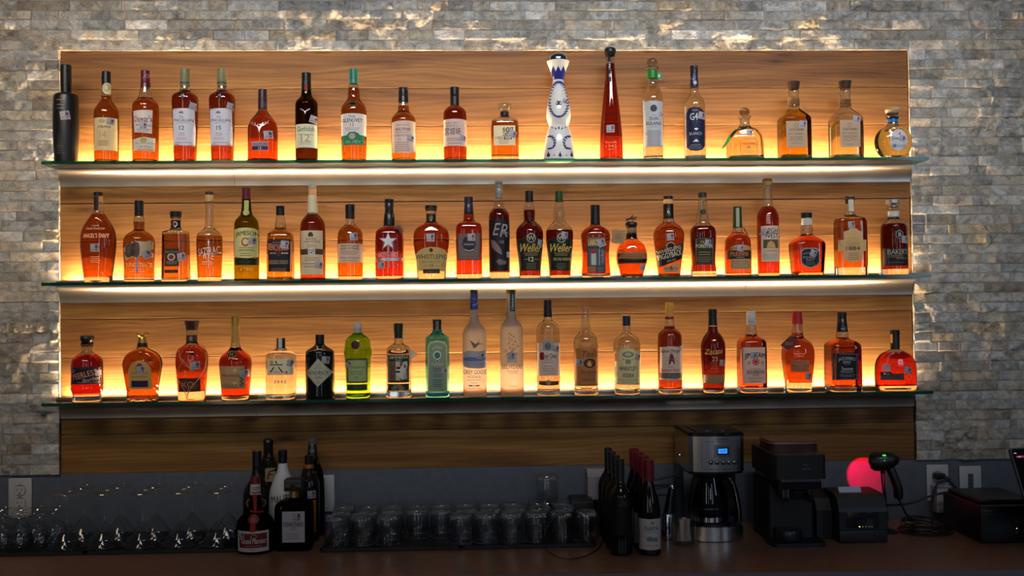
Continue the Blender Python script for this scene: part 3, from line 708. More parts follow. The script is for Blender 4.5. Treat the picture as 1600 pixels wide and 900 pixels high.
def stag(s, x, y, k, m=SILV):
    F = Face(s.front); F.layer = s.fl
    for sg in (-1, 1):
        s.draw(F, [('F', [(x, y+45*k), (x+sg*10*k, y+10*k), (x+sg*22*k, y-8*k), (x+sg*14*k, y-12*k), (x, y-4*k)], m),
                   ('N', [(x+sg*12*k, y-8*k), (x+sg*35*k, y-14*k), (x+sg*60*k, y-30*k), (x+sg*74*k, y-48*k)], 7*k, m), ('N', [(x+sg*45*k, y-18*k), (x+sg*50*k, y-40*k)], 6*k, m), ('N', [(x+sg*62*k, y-32*k), (x+sg*76*k, y-26*k)], 5*k, m), ('N', [(x+sg*28*k, y-12*k), (x+sg*30*k, y-34*k)], 6*k, m)])
    F.build('stag_emblem', s.root)
B('whisky_bottle', 'wide-bellied deep red whisky bottle with silver stag head on its front', 'B1', 354, 846,
  [(452, 33), (468, 36), (500, 58), (540, 92), (575, 110), (620, 116), (820, 114), (846, 120)], 'clear', (232, 92, 18), 470,
  caps=[('cap', 298, 370, 32, 34, (48, 26, 36)), ('neck_wrap', 370, 456, 35, 35, (44, 24, 34))],
  parts=[('label', [('L', 266, 705, 396, 776, (150, 140, 150)), ('L', 270, 740, 392, 770, (70, 20, 44)), ('T', 'DALMORE', 332, 724, 20, (50, 30, 50), dict(w=108, b=.03)), ('T', '12', 330, 755, 20, SILV)]), ('neck_mark', [('D', 357, 400, 50, 3, 14, (110, 90, 100))])], st=(395, 653, 8, 62), decor=lambda s: stag(s, 325, 592, 1.0), group=TG)
B('whisky_bottle', 'dark green bottle with black cap, pale label and gold numeral 12', 'B1', 697, 842,
  [(300, 36), (350, 41), (362, 50), (395, 82), (430, 87), (846, 86)], 'olive', 'dark', 340,
  caps=[('cap', 170, 240, 37, 36, (14, 16, 18)), ('neck_wrap', 240, 304, 37, 38, (18, 16, 18))],
  parts=[('label', [('L', 612, 568, 784, 752, (206, 200, 168)), ('T', 'Glenfiddich', 684, 606, 38, (60, 66, 46), dict(w=126, b=.01)), ('T', '12', 684, 676, 56, (150, 128, 60), dict(w=64)), ('D', 684, 650, 140, 1, 14, GRY), ('D', 684, 710, 110, 2, 14, GRY)]),
         ('neck_stripe', [('L', 675, 250, 702, 302, (120, 24, 34))])], st=(752, 535, -14, 58), decor=lambda s: stag(s, 684, 470, .5), group=TG)
B('whisky_bottle', 'orange bottle with teal cap and white label above a green arched band', 'B1', 1067, 843,
  [(255, 33), (300, 44), (378, 48), (398, 66), (430, 92), (475, 101), (640, 99), (843, 95)], 'clear', 'whisky', 290,
  caps=[('cap', 140, 222, 32, 33, (24, 110, 96)), ('cap_skirt', 222, 256, 33, 34, (26, 120, 104))],
  parts=[('label', [('L', 966, 485, 1166, 655, (204, 196, 190)), ('P', [(976, 740), (976, 668), (1010, 655), (1030, 630), (1070, 626), (1100, 640), (1110, 655), (1148, 662), (1142, 735)], (34, 112, 76)), ('T', 'THE', 1048, 510, 20, (30, 26, 28)), ('T', 'GLENLIVET', 1050, 538, 28, (30, 26, 28), dict(w=150, b=.03)), ('T', '12', 1050, 572, 26, (170, 40, 40), dict(b=.03)), ('D', 1050, 600, 110, 2, 14, GRY), ('E', 1050, 662, 24, 24, (150, 140, 120)), ('T', 'Est. 1824', 1056, 705, 22, (150, 180, 150), dict(w=110, i=.3))]),
         ('neck_medallion', [('E', 1055, 410, 34, 20, (60, 50, 30))])], group=TG)
B('whisky_bottle', 'golden-orange bottle with black knobbed cap and tall pinkish label of small print', 'B1', 1455, 841,
  [(398, 36), (440, 42), (470, 42), (490, 64), (520, 90), (560, 97), (841, 94)], 'clear', (250, 160, 50), 430,
  caps=[('cap', 285, 352, 37, 38, BLK, 'groove'), ('neck_wrap', 345, 402, 37, 40, BLK)],
  parts=[('label', [('P', [(1362, 560), (1400, 546), (1455, 541), (1510, 545), (1546, 556), (1546, 790), (1500, 797), (1366, 797)], (206, 178, 160)), ('T', 'BALVENIE', 1448, 608, 22, (80, 50, 60), dict(w=108, b=.02)), ('T', 'DOUBLEWOOD', 1430, 656, 18, (90, 60, 70), dict(w=104)), ('D', 1445, 575, 120, 1, 12, (120, 90, 90)), ('D', 1440, 632, 110, 1, 12, (120, 90, 90)), ('T', '12', 1422, 686, 16, (90, 60, 60)), ('D', 1440, 712, 130, 5, 16, (140, 100, 100))])], st=(1507, 682, -8, 52), group=TG)
B('whisky_bottle', 'dark brown round-shouldered bottle, pink label with large black Japanese brush characters', 'C1', 457, 840,
  [(425, 36), (440, 56), (465, 84), (500, 92), (840, 90)], 'clear', 'dark', 440,
  caps=[('cap', 282, 345, 36, 35, BLK), ('neck_wrap', 350, 428, 35, 36, (28, 22, 24))],
  parts=[('label', [('L', 366, 528, 548, 738, (204, 176, 166)), ('T', 'SINGLE MALT', 432, 560, 15, (90, 60, 60), dict(w=100)), ('T', 'MIYAGIKYO', 432, 582, 15, (90, 60, 60), dict(w=92)), ('T', '宮城峡', 436, 624, 60, (24, 20, 22), dict(w=120, i=.1)), ('D', 455, 680, 140, 2, 14, (120, 90, 90)), ('D', 455, 718, 150, 1, 14, (120, 90, 90))])], st=(516, 680, -6, 46), group=TG)
B('whisky_bottle', 'squat square amber decanter with clear glass stopper and black neck collar', 'C1', 846, 836,
  [(505, 34), (518, 46), (535, 92), (560, 108), (836, 108)], 'clear', (252, 160, 34), 556, n=4.5, dr=.8, th=2.6,
  caps=[('stopper', 405, 478, 53, 34, glass(GLS['clear']), 'mush'), ('neck_collar', 476, 508, 34, 34, BLK)],
  parts=[('label', [('L', 757, 580, 926, 735, (226, 202, 160)), ('T', '響', 868, 640, 100, (20, 18, 20), dict(w=84)), ('T', 'HIBIKI', 808, 675, 18, (70, 50, 50), dict(w=74)), ('D', 835, 690, 90, 3, 14, (140, 110, 90))])], st=(903, 648, -20, 56), group=TG)
def leaf(s, F, x, y, a, k, m):
    F.layer = 1
    pts = []
    for t in range(8):
        q = 2*math.pi*t/8; u, v = k*math.cos(q), k*.42*math.sin(q); pts.append((x+u*math.cos(a)-v*math.sin(a), y+u*math.sin(a)+v*math.cos(a)))
    s.draw(F, [('F', pts, m)])
def clase(s):
    F = Face(s.front); F.step = .003; m = (24, 32, 110)
    for i in range(17):
        for sg in (-1, 1):
            t = i/16; a = R(-90+180*t); x = 1265+sg*72*math.cos(a)*(1-.12*math.sin(-a)); y = 375+135*math.sin(a)
            leaf(s, F, x+sg*5, y, a*sg*1.0+R(40)*sg+(math.pi/2), 13, m); leaf(s, F, x-sg*6, y+5, a*sg-R(50)*sg+(math.pi/2), 10, m)
    for j in range(9):
        for cx, sg in ((1205, 1), (1335, -1)):
            t = R(-100+200*j/8); x = cx-sg*10+sg*38*math.cos(t); y = 712+48*math.sin(t)
            leaf(s, F, x+5*sg, y, t+R(60), 13, m); leaf(s, F, x-5*sg, y+5, t+R(120), 10, m)
    for x, y, k in ((1265, 600, 14), (1240, 605, 11), (1290, 605, 11), (1215, 598, 9), (1315, 598, 9)): leaf(s, F, x, y, R(-90) if x == 1265 else R(-60 if x > 1265 else -120), k, m)
    for x in (1185, 1276, 1365): s.draw(F, [('E', x, 812, 12, 14, m), ('F', [(x-8, 808), (x, 780), (x+8, 808)], m)])
    for x in (1230, 1325): s.draw(F, [('E', x, 812, 5, 5, m)])
    s.draw(F, [('O', 1265, 405, 22, 16, 4, (30, 30, 50)), ('F', [(1250, 380), (1265, 400), (1280, 380), (1272, 410), (1290, 425), (1265, 418), (1243, 428), (1256, 408)], (40, 40, 60)), ('T', '&', 1265, 402, 22, (30, 30, 50))])
    F.build('painted_leaves', s.root)
    G = Face(s.front); G.layer = s.fl
    for x in (1222, 1262, 1302): s.draw(G, [('F', [(x-24, 200), (x-24, 165), (x, 112), (x+24, 165), (x+24, 200)], m)])
    s.draw(G, [('P', [(1212, 225), (1205, 180), (1318, 180), (1310, 225)], m)]); G.build('painted_crown', s.root)
B('tequila_bottle', 'tall hourglass white ceramic bottle painted with blue leaves, silver dome top', 'C1', 1268, 836,
  [(82, 88), (96, 84), (150, 62), (200, 48), (228, 40), (240, 43), (300, 56), (400, 84), (470, 95), (520, 96), (560, 84), (585, 73), (600, 78), (640, 96), (720, 112), (836, 124)], mat((214, 210, 204), .12, name='glazed_ceramic'), None,
  caps=[('dome_stopper', 14, 84, 82, 82, mat((190, 196, 200), .12, 1.0), 'dome')], st=(1312, 392, -20, 36), decor=clase, group=TG)
B('tequila_bottle', 'very tall slender dark red bottle tapering to a black knob, highest on top shelf', 'D1', 277, 880,
  [(90, 40), (100, 33), (130, 32), (240, 38), (400, 57), (600, 79), (750, 88), (880, 92)], 'clear', (214, 66, 18), 150,
  caps=[('stopper', 24, 92, 46, 40, (30, 26, 26), 'mush')],
  parts=[('neck_strip', [('P', [(247, 60), (270, 60), (277, 290), (252, 290)], (46, 30, 28)), ('T', '1942', 264, 160, 18, SILV, dict(rot=90, w=60)), ('O', 266, 238, 10, 10, 3, SILV)]),
         ('printing', [('T', 'Don Julio', 277, 762, 20, (190, 130, 90), dict(w=84)), ('T', '1942', 277, 792, 24, (190, 130, 90), dict(w=80)), ('D', 277, 815, 60, 1, 12, (190, 130, 90)), ('F', [(262, 740), (277, 718), (292, 740)], (50, 26, 24))])], st=(270, 655, 0, 60), group=TG)
B('tequila_bottle', 'clear slim bottle, round glass ball stopper, green neck band, tall silver-grey label', 'D1', 605, 878,
  [(195, 34), (270, 38), (318, 40), (345, 54), (400, 76), (450, 82), (700, 80), (878, 77)], 'clear', 'water', 330, th=2,
  caps=[('ball_stopper', 100, 172, 43, 43, thin((225, 225, 215)), 'ball'), ('stopper_lip', 166, 196, 51, 46, glass(GLS['clear'])), ('neck_band', 200, 264, 41, 41, (24, 120, 40))],
  parts=[('label', [('L', 527, 437, 678, 795, (178, 178, 180)), ('E', 607, 495, 26, 28, (50, 50, 54)), ('T', 'DON', 610, 576, 26, (40, 40, 44), dict(w=62, b=.04)), ('T', 'FULANO', 612, 613, 26, (40, 40, 44), dict(w=110, b=.04)), ('D', 610, 548, 50, 1, 12, GRY), ('D', 612, 640, 60, 1, 12, GRY), ('D', 610, 672, 125, 10, 13, (90, 90, 94))])], st=(668, 545, -14, 40),
  decor=lambda s: tagflag(s), group=TG)
B('tequila_bottle', 'clear bottle with navy wrapped neck and long rounded navy label', 'D1', 932, 874,
  [(330, 32), (390, 34), (410, 54), (440, 74), (480, 84), (874, 83)], 'clear', 'water', 420, th=2,
  caps=[('cap', 165, 222, 32, 31, (22, 24, 40), 'groove'), ('neck_wrap', 222, 332, 30, 33, (26, 32, 66))],
  parts=[('label', [('P', [(864, 800), (862, 540), (880, 500), (920, 484), (960, 488), (990, 510), (1006, 550), (1008, 790), (985, 820), (940, 830), (890, 824)], (18, 24, 56)), ('T', 'G4', 922, 560, 54, (190, 190, 196), dict(w=56, b=.03)), ('T', 'Tequila', 928, 510, 14, (170, 170, 180)), ('N', [(880, 605), (1000, 608)], 3, GRY), ('F', [(922, 655), (940, 648), (958, 655), (940, 668)], SILV), ('T', 'BLANCO', 938, 692, 22, (170, 170, 180), dict(w=90)), ('F', [(912, 757), (940, 735), (960, 757)], SILV), ('D', 938, 780, 110, 3, 14, (120, 120, 140))]),
         ('neck_mark', [('T', 'Ψ', 916, 262, 40, (130, 130, 150)), ('E', 930, 295, 14, 14, (180, 180, 190))])], st=(982, 552, -8, 56), group=TG)
def patron(s):
    hang_tag(s, [(1345, 630), (1260, 655), (1195, 710), (1155, 780), (1135, 822), (1170, 790), (1215, 735), (1250, 680), (1340, 645)], (60, 150, 30), 'green_ribbon', n=0, yoff=-.012)
    hang_tag(s, [(1250, 650), (1215, 690), (1185, 745), (1215, 735), (1255, 680)], (90, 180, 50), 'green_ribbon', n=0, yoff=-.010)
B('tequila_bottle', 'squat clear decanter with ball stopper and green ribbon on its neck', 'D1', 1322, 872,
  [(580, 36), (640, 42), (655, 64), (672, 96), (705, 122), (740, 134), (872, 138)], 'clear', 'pale', 680, n=5, dr=.62, th=1.6, wall=.004,
  caps=[('ball_stopper', 490, 562, 40, 40, thin((205, 200, 190)), 'ball'), ('stopper_lip', 560, 585, 50, 40, glass(GLS['clear']))],
  parts=[('printing', [('N', [(1285, 750), (1300, 735), (1400, 735), (1415, 750), (1415, 848), (1400, 864), (1300, 864), (1285, 848), (1285, 750)], 4, (90, 90, 90)), ('T', 'PATRÓN', 1352, 770, 24, (40, 50, 60), dict(w=96, b=.01)), ('T', 'SILVER', 1350, 748, 9, GRY), ('F', [(1335, 800), (1350, 790), (1365, 800), (1350, 812)], GRY), ('D', 1350, 830, 90, 2, 14, GRY)])],
  st=(1355, 688, 0, 44), decor=patron, group=TG)
def twine(y0, y1, w_, tail):
    def f(s):
        mb = MB(); z0, z1 = s.Zof(y1), s.Zof(y0); r = w_*s.sc; rnd = random.Random(3); pts = []
        for i in range(130):
            a = i*.42; pts.append((r*1.04*math.cos(a), r*1.04*math.sin(a), z0+(z1-z0)*i/130+rnd.uniform(-.0006, .0006)))
        m = mat((128, 96, 58), .9); mb.tube(pts, .0009, m, 6)
        P = [(float(p[0]-s.X), -r-.002, float(p[2]-s.z0)) for p in [onY(s.ox+x/5, s.oy+y/5, s.Y-r) for x, y in tail]]
        mb.tube(P, .0008, m, 6, 2); mb.build('twine', s.root)
    return f
cazp = [(300, 36), (325, 42), (340, 36), (430, 38), (455, 48), (470, 64), (520, 112), (545, 118), (830, 118)]
woodcap = noisy('dark_wood_cap', (46, 28, 22), (66, 42, 30), 60, .4)
B('tequila_bottle', 'gold tequila in square chamfered bottle, dark wooden stopper and twine round neck', 'E1', 309, 826, cazp, 'clear', (255, 190, 60), 466, n=5, dr=.86, th=1.8,
  caps=[('wooden_stopper', 240, 300, 51, 40, woodcap)],
  parts=[('label', [('L', 243, 545, 405, 750, (176, 148, 118)), ('O', 322, 578, 16, 16, 3, (90, 70, 60)), ('T', 'CAZCANES', 322, 612, 17, (70, 54, 50), dict(w=112, b=.03)), ('T', 'NO.7  REPOSADO', 322, 645, 12, (60, 50, 46), dict(w=112)), ('D', 322, 668, 120, 2, 12, (110, 90, 76)), ('N', [(268, 700), (290, 690), (310, 702), (335, 690), (378, 694)], 3, (90, 70, 60)), ('D', 322, 717, 80, 1, 12, (110, 90, 76))])],
  st=(372, 570, -6, 54), decor=twine(368, 428, 42, [(330, 415), (360, 420), (385, 435), (402, 458)]), group=TG)
B('tequila_bottle', 'clear tequila in square chamfered bottle, dark wooden stopper and straight twine end', 'E1', 712, 826, [(y, h) for y, h in cazp], 'clear', 'pale', 560, n=5, dr=.86, th=1.8,
  caps=[('wooden_stopper', 235, 298, 51, 40, woodcap)],
  parts=[('label', [('L', 664, 538, 822, 748, (178, 150, 122)), ('O', 738, 576, 16, 16, 3, (90, 70, 60)), ('T', 'CAZCANES', 740, 608, 17, (70, 54, 50), dict(w=110, b=.03)), ('T', 'NO.7  BLANCO', 740, 640, 12, (60, 50, 46), dict(w=110)), ('D', 740, 662, 120, 2, 12, (110, 90, 76)), ('N', [(686, 698), (706, 688), (726, 700), (750, 690), (796, 692)], 3, (90, 70, 60)), ('D', 740, 727, 70, 1, 12, (110, 90, 76))])],
  st=(790, 530, -14, 56), decor=twine(370, 432, 42, [(750, 435), (790, 420), (848, 402)]), group=TG)
B('tequila_bottle', 'round flask-shaped pale bottle with blue neck band and cork stopper', 'E1', 1080, 842,
  [(490, 52), (515, 52), (522, 40), (580, 41), (592, 62), (612, 102), (650, 134), (700, 147), (750, 142), (800, 120), (830, 84), (842, 66)], 'clear', (240, 240, 205), 600, n=2, dr=.62, th=1.4,
  caps=[('cork_stopper', 440, 494, 57, 50, mat((176, 146, 108), .7), 'mush'), ('neck_band', 517, 562, 41, 41, (30, 110, 170))],
  parts=[('label', [('E', 1128, 690, 70, 84, (196, 192, 198)), ('T', 'Don Julio', 1128, 682, 34, (30, 26, 30), dict(w=112, b=.02)), ('F', [(1120, 650), (1128, 630), (1136, 650)], (30, 26, 30)), ('E', 1090, 738, 16, 14, (90, 130, 180)), ('T', 'BLANCO', 1145, 738, 15, (80, 80, 100), dict(w=66))]), ('shoulder_ring', [('O', 1125, 690, 84, 98, 5, (180, 150, 70)), ('T', 'TEQUILA', 1100, 610, 22, (190, 140, 60), dict(w=110, rot=8))])], st=(1148, 680, -12, 46), group=TG)

# ---------------------------------------------------------------- middle shelf, left to right
MG = 'bottles on the middle shelf'
B('bourbon_bottle', 'tall amber wing-shaped bottle narrowing to its foot, leftmost on middle shelf', 'A2', 468, 800,
  [(245, 38), (262, 42), (285, 58), (330, 88), (370, 112), (420, 132), (500, 138), (600, 128), (700, 116), (760, 108), (800, 106)], 'clear', (246, 124, 24), 275, n=2.4, dr=.6, th=2.8,
  caps=[('cap', 102, 132, 36, 35, BLK), ('clear_neck', 132, 190, 34, 35, glass(GLS['clear']))],
  parts=[('neck_strip', [('L', 434, 132, 468, 245, (24, 24, 26)), ('L', 470, 132, 505, 178, (180, 130, 70))]),
         ('printing', [('D', 445, 362, 60, 1, 12, SILV), ('T', 'Lincoln Henderson', 442, 382, 22, (200, 170, 140), dict(w=136, i=.4)), ('T', "ANGEL'S ENVY", 445, 440, 34, (226, 170, 130), dict(w=190, b=.05)), ('D', 442, 605, 90, 4, 14, (210, 170, 130))])], st=(437, 535, 0, 62), group=MG)
def buffalo(s):
    F = Face(s.front); F.layer = s.fl
    s.draw(F, [('P', [(668, 540), (690, 510), (730, 488), (780, 484), (830, 488), (880, 480), (908, 492), (906, 545), (870, 560), (840, 590), (780, 605), (730, 610), (680, 635)], (190, 166, 132)),
               ('P', [(676, 585), (682, 520), (715, 495), (750, 484), (785, 498), (792, 540), (788, 590), (770, 612), (735, 600), (710, 612), (690, 608)], (84, 68, 56)), ('E', 742, 515, 16, 20, (60, 46, 38)), ('F', [(722, 500), (735, 482), (745, 492), (735, 505)], (150, 130, 110)), ('E', 735, 570, 22, 28, (66, 52, 44)), ('E', 705, 560, 18, 34, (100, 84, 70))])
    F.build('buffalo_label', s.root)
B('bourbon_bottle', 'amber bottle with a shaggy buffalo printed on torn-edged tan label', 'A2', 788, 796,
  [(285, 32), (300, 38), (340, 43), (385, 38), (402, 44), (418, 78), (450, 110), (490, 119), (600, 116), (700, 111), (796, 116)], 'clear', 'whisky', 335, th=2.2,
  caps=[('cap', 168, 250, 34, 34, BLK), ('cap_skirt', 252, 287, 34, 34, BLK)],
  parts=[('printing', [('T', 'BUFFALO TRACE', 770, 670, 34, (226, 186, 150), dict(w=176)), ('D', 770, 705, 80, 1, 12, (220, 180, 150)), ('D', 765, 720, 130, 1, 12, (220, 180, 150)), ('L', 762, 600, 778, 740, (150, 130, 140))])], st=(848, 588, 28, 60), decor=buffalo, group=MG)
B('bourbon_bottle', 'square-shouldered amber bottle, wide black stopper, dark label with round rose emblem', 'A2', 1075, 794,
  [(340, 36), (395, 38), (406, 92), (425, 97), (700, 100), (794, 104)], 'clear', 'whisky', 432, n=5, dr=.72, th=1.6,
  caps=[('stopper', 253, 300, 46, 42, (26, 20, 22)), ('stopper_base', 300, 325, 38, 36, glass(GLS['clear'])), ('neck_band', 322, 380, 37, 37, (30, 22, 24))],
  parts=[('label', [('L', 986, 540, 1098, 680, (44, 38, 36)), ('T', 'Four Roses', 1040, 565, 20, (190, 160, 130), dict(w=96, b=.02)), ('O', 1038, 608, 30, 28, 10, (200, 180, 150)), ('E', 1038, 608, 18, 16, (130, 30, 30)), ('D', 1042, 645, 96, 2, 14, (180, 150, 120))]), ('lower_label', [('L', 986, 707, 1090, 732, (40, 34, 34)), ('D', 1038, 720, 80, 1, 14, (170, 150, 120))]), ('neck_emblem', [('O', 1065, 350, 20, 20, 6, SILV), ('E', 1065, 350, 13, 13, (130, 30, 30))]), ('texture_marks', [('D', 1070, 450+i*13, 120, 1, 10, (120, 40, 20)) for i in range(5)])], st=(1115, 606, 6, 58), group=MG)
B('rye_bottle', 'long-necked amber bottle with cork stopper and large cream hand-lettered script', 'A2', 1338, 790,
  [(178, 36), (192, 34), (205, 32), (375, 33), (392, 46), (412, 80), (440, 99), (600, 98), (690, 92), (790, 93)], 'clear', 'whisky', 446, th=2.2,
  caps=[('stopper_top', 98, 124, 31, 31, (60, 36, 30)), ('cork', 124, 180, 33, 28, (196, 160, 100))],
  parts=[('printing', [('T', 'SAZERAC', 1325, 560, 58, (226, 200, 180), dict(w=160, rot=8, i=.15)), ('T', 'RYE', 1330, 600, 46, (226, 200, 180), dict(w=80, i=.1, rot=-4)), ('N', [(1330, 480), (1328, 690)], 9, (200, 180, 170)), ('F', [(1320, 500), (1328, 470), (1338, 500)], (220, 200, 190)), ('D', 1315, 645, 100, 2, 16, (220, 190, 160)), ('N', [(1370, 585), (1410, 575)], 10, (200, 180, 170))])], group=MG)
B('whiskey_bottle', 'tall dark green bottle with burgundy cap and cream label lettered in green', 'B2', 228, 784,
  [(155, 32), (180, 34), (275, 42), (295, 62), (325, 88), (370, 96), (784, 96)], 'dkgreen', 'gold', 300,
  caps=[('cap', 68, 118, 33, 33, (84, 16, 30)), ('cap_skirt', 118, 157, 34, 35, (84, 16, 30))],
  parts=[('label', [('P', [(132, 395), (170, 382), (228, 378), (285, 384), (322, 400), (322, 608), (228, 618), (132, 608)], (206, 192, 128)), ('T', 'JAMESON', 222, 425, 44, (24, 50, 24), dict(w=166, b=.03, arc=12)), ('E', 216, 490, 30, 34, (150, 40, 36)), ('E', 216, 488, 20, 24, (206, 192, 128)), ('D', 222, 535, 120, 2, 16, (80, 90, 50)), ('T', 'TRIPLE DISTILLED', 218, 560, 12, (70, 80, 44), dict(w=120)), ('D', 220, 580, 90, 2, 16, (80, 90, 50))]), ('lower_band', [('L', 134, 616, 322, 670, (16, 30, 14)), ('D', 228, 645, 140, 1, 14, (100, 110, 60))]),
         ('neck_label', [('L', 207, 165, 243, 240, (176, 168, 96)), ('E', 222, 260, 24, 24, (176, 168, 96)), ('O', 222, 260, 17, 17, 4, (130, 30, 30))]), ('embossing', [('T', '1780', 225, 702, 24, (200, 180, 60), dict(w=80))])], st=(268, 483, -4, 54), group=MG)
B('bourbon_bottle', 'small square golden bottle with black label and bold orange arched lettering', 'B2', 493, 780,
  [(280, 30), (300, 32), (345, 40), (362, 44), (375, 42), (395, 46), (415, 80), (440, 98), (780, 99)], 'clear', (255, 176, 44), 375, n=4.5, th=1.6,
  caps=[('cap', 208, 282, 33, 33, BLK, 'groove')],
  parts=[('label', [('P', [(396, 476), (565, 474), (566, 724), (398, 722)], (20, 18, 20)), ('T', 'OLD NO', 432, 578, 12, WHT, dict(w=48)), ('T', 'BRAND', 524, 578, 12, WHT, dict(w=48)), ('T', 'BENCHMARK', 476, 534, 52, (196, 110, 80), dict(w=156, b=.05, arc=-10)), ('T', '8', 477, 582, 40, (150, 50, 34), dict(b=.03)), ('T', 'KENTUCKY STRAIGHT', 477, 640, 14, (190, 150, 120), dict(w=140)), ('T', 'BOURBON WHISKEY', 477, 656, 14, (190, 150, 120), dict(w=140)), ('D', 477, 700, 140, 2, 14, (150, 110, 80)), ('D', 477, 495, 90, 1, 12, (170, 140, 120))]),
         ('side_label', [('L', 570, 490, 584, 722, (196, 160, 130))])], st=(522, 510, -6, 58), group=MG)
B('bourbon_bottle', 'tall amber bottle dressed in cream paper with leather belt and metal buckle', 'B2', 745, 778,
  [(262, 38), (275, 42), (292, 60), (325, 88), (375, 99), (778, 98)], 'clear', 'dark', 280,
  caps=[('cap', 42, 72, 31, 31, (150, 148, 140)), ('cork', 72, 128, 30, 30, (206, 150, 96)), ('paper_collar', 126, 264, 33, 39, noisy('cream_paper', (196, 182, 150), (210, 196, 164), 40, .8))],
  parts=[('paper_label', [('L', 650, 400, 822, 745, (206, 182, 146)), ('A', 706, 412, 746, 448, (56, 50, 46), 22), ('T', 'BASIL', 732, 465, 18, (70, 56, 50), dict(w=80)), ('T', 'HAYDEN', 735, 487, 18, (70, 56, 50), dict(w=110)), ('D', 735, 512, 100, 3, 14, (130, 110, 90)), ('D', 735, 615, 120, 2, 16, (130, 110, 90)), ('D', 720, 660, 120, 2, 22, (130, 110, 90))]),
         ('leather_belt', [('L', 647, 545, 845, 588, (84, 52, 34))]), ('buckle', [('L', 706, 535, 762, 594, (196, 190, 180)), ('L', 716, 545, 752, 585, (84, 52, 34)), ('T', 'B', 735, 565, 40, (206, 200, 190), dict(b=.05))])], st=(790, 672, -8, 54), group=MG)
B('bourbon_bottle', 'short round-shouldered bottle, tall black cap, pinkish label reading AGED 10 YEARS', 'B2', 1038, 776,
  [(308, 32), (352, 33), (368, 56), (395, 84), (435, 97), (470, 99), (776, 98)], 'clear', (252, 148, 30), 362, th=2,
  caps=[('cap', 198, 262, 37, 37, BLK), ('cap_skirt', 262, 310, 36, 36, (22, 20, 22))],
  parts=[('label', [('L', 942, 502, 1136, 650, (212, 176, 150)), ('T', 'WIDOW JANE', 1028, 522, 18, (40, 30, 30), dict(w=136, b=.04)), ('T', 'AGED 10 YEARS', 1028, 541, 16, (40, 30, 30), dict(w=136, b=.04)), ('D', 1028, 562, 136, 3, 12, (120, 90, 80)), ('T', 'Water and Stone', 1028, 612, 16, (80, 60, 56), dict(w=136, i=.4)), ('D', 1028, 635, 140, 1, 12, (120, 90, 80))])], st=(1062, 448, 6, 58), group=MG)
def star(s):
    F = Face(s.front); F.layer = s.fl; cx, cy_ = 1332, 484
    for k, m in ((1.0, (130, 126, 130)), (.84, (206, 206, 210))):
        pts = []
        for i in range(10):
            a = R(-90+36*i); r = (74 if i % 2 == 0 else 30)*k; pts.append((cx+r*math.cos(a), cy_+r*math.sin(a)))
        s.draw(F, [('F', pts, m)])
    s.draw(F, [('D', cx, cy_-4, 60, 2, 14, GRY)]); F.build('metal_star', s.root)
    hang_tag(s, [(1372, 372), (1425, 360), (1460, 412), (1408, 422)], (74, 54, 38), 'leather_tag', n=1, yoff=-.004)
B('bourbon_bottle', 'red-amber bottle with black wax neck and big metal star on front', 'B2', 1345, 775,
  [(360, 46), (375, 62), (395, 92), (420, 110), (775, 109)], 'clear', (214, 60, 22), 380, n=3.2, th=2,
  caps=[('wax_top', 155, 272, 36, 34, (16, 16, 18), 'groove'), ('wax_neck', 268, 372, 40, 46, (16, 16, 18))],
  parts=[('printing', [('T', 'GARRISON', 1330, 577, 22, (206, 160, 160), dict(w=148, b=.05)), ('T', 'BROTHERS', 1330, 598, 20, (206, 160, 160), dict(w=148, b=.05)), ('L', 1326, 520, 1342, 690, (180, 120, 120))]), ('metal_band', [('L', 1238, 614, 1452, 638, SILV), ('D', 1350, 626, 90, 1, 14, GRY)])], st=(1278, 672, 0, 52), decor=star, group=MG)
B('rye_bottle', 'broad-shouldered orange bottle with arched kraft label and red numeral 10', 'C2', 272, 816,
  [(325, 36), (385, 38), (400, 64), (425, 112), (460, 134), (510, 141), (560, 138), (700, 118), (816, 110)], 'clear', (250, 118, 30), 395, n=2.4, dr=.66, th=4.5,
  caps=[('stopper', 255, 286, 47, 47, BLK), ('stopper_base', 286, 325, 44, 38, glass(GLS['clear'])), ('neck_band', 322, 385, 39, 39, (34, 28, 24))],
  parts=[('label', [('P', [(150, 765), (146, 640), (170, 610), (210, 588), (265, 578), (330, 584), (375, 602), (400, 632), (392, 770)], (186, 156, 96)), ('E', 268, 604, 14, 16, (60, 46, 36)), ('T', 'WHISTLEPIG', 268, 655, 36, (56, 44, 34), dict(w=236, b=.01)), ('T', 'SMALL BATCH RYE', 268, 695, 14, (90, 60, 40), dict(w=140)), ('T', '10', 270, 724, 28, (160, 50, 36), dict(b=.02)), ('D', 228, 726, 36, 1, 12, (150, 60, 40)), ('D', 315, 726, 36, 1, 12, (150, 60, 40)), ('O', 366, 714, 14, 14, 3, (150, 60, 40))]),
         ('plate', [('L', 206, 752, 336, 786, (40, 36, 36)), ('D', 270, 770, 110, 2, 12, (150, 140, 130))]), ('neck_number', [('T', '10', 266, 350, 26, GOLD)])], st=(262, 505, 2, 62), group=MG)
def shield(s):
    F = Face(s.front); F.layer = s.fl
    s.draw(F, [('P', [(515, 530), (530, 505), (565, 498), (600, 505), (614, 530), (612, 575), (600, 605), (565, 622), (530, 605), (518, 575)], (30, 26, 36)), ('L', 508, 545, 620, 572, (60, 50, 60)), ('N', [(530, 598), (565, 612), (600, 598)], 5, SILV), ('T', 'OAK BARREL', 565, 660, 18, (150, 50, 30), dict(w=120)) if 0 else ('N', [(500, 655), (630, 655)], 5, (150, 50, 30)), ('T', 'PENELOPE', 564, 559, 16, (180, 160, 160), dict(w=90)) if 0 else ('D', 564, 559, 90, 1, 14, (180, 160, 160))])
    F.build('shield', s.root)
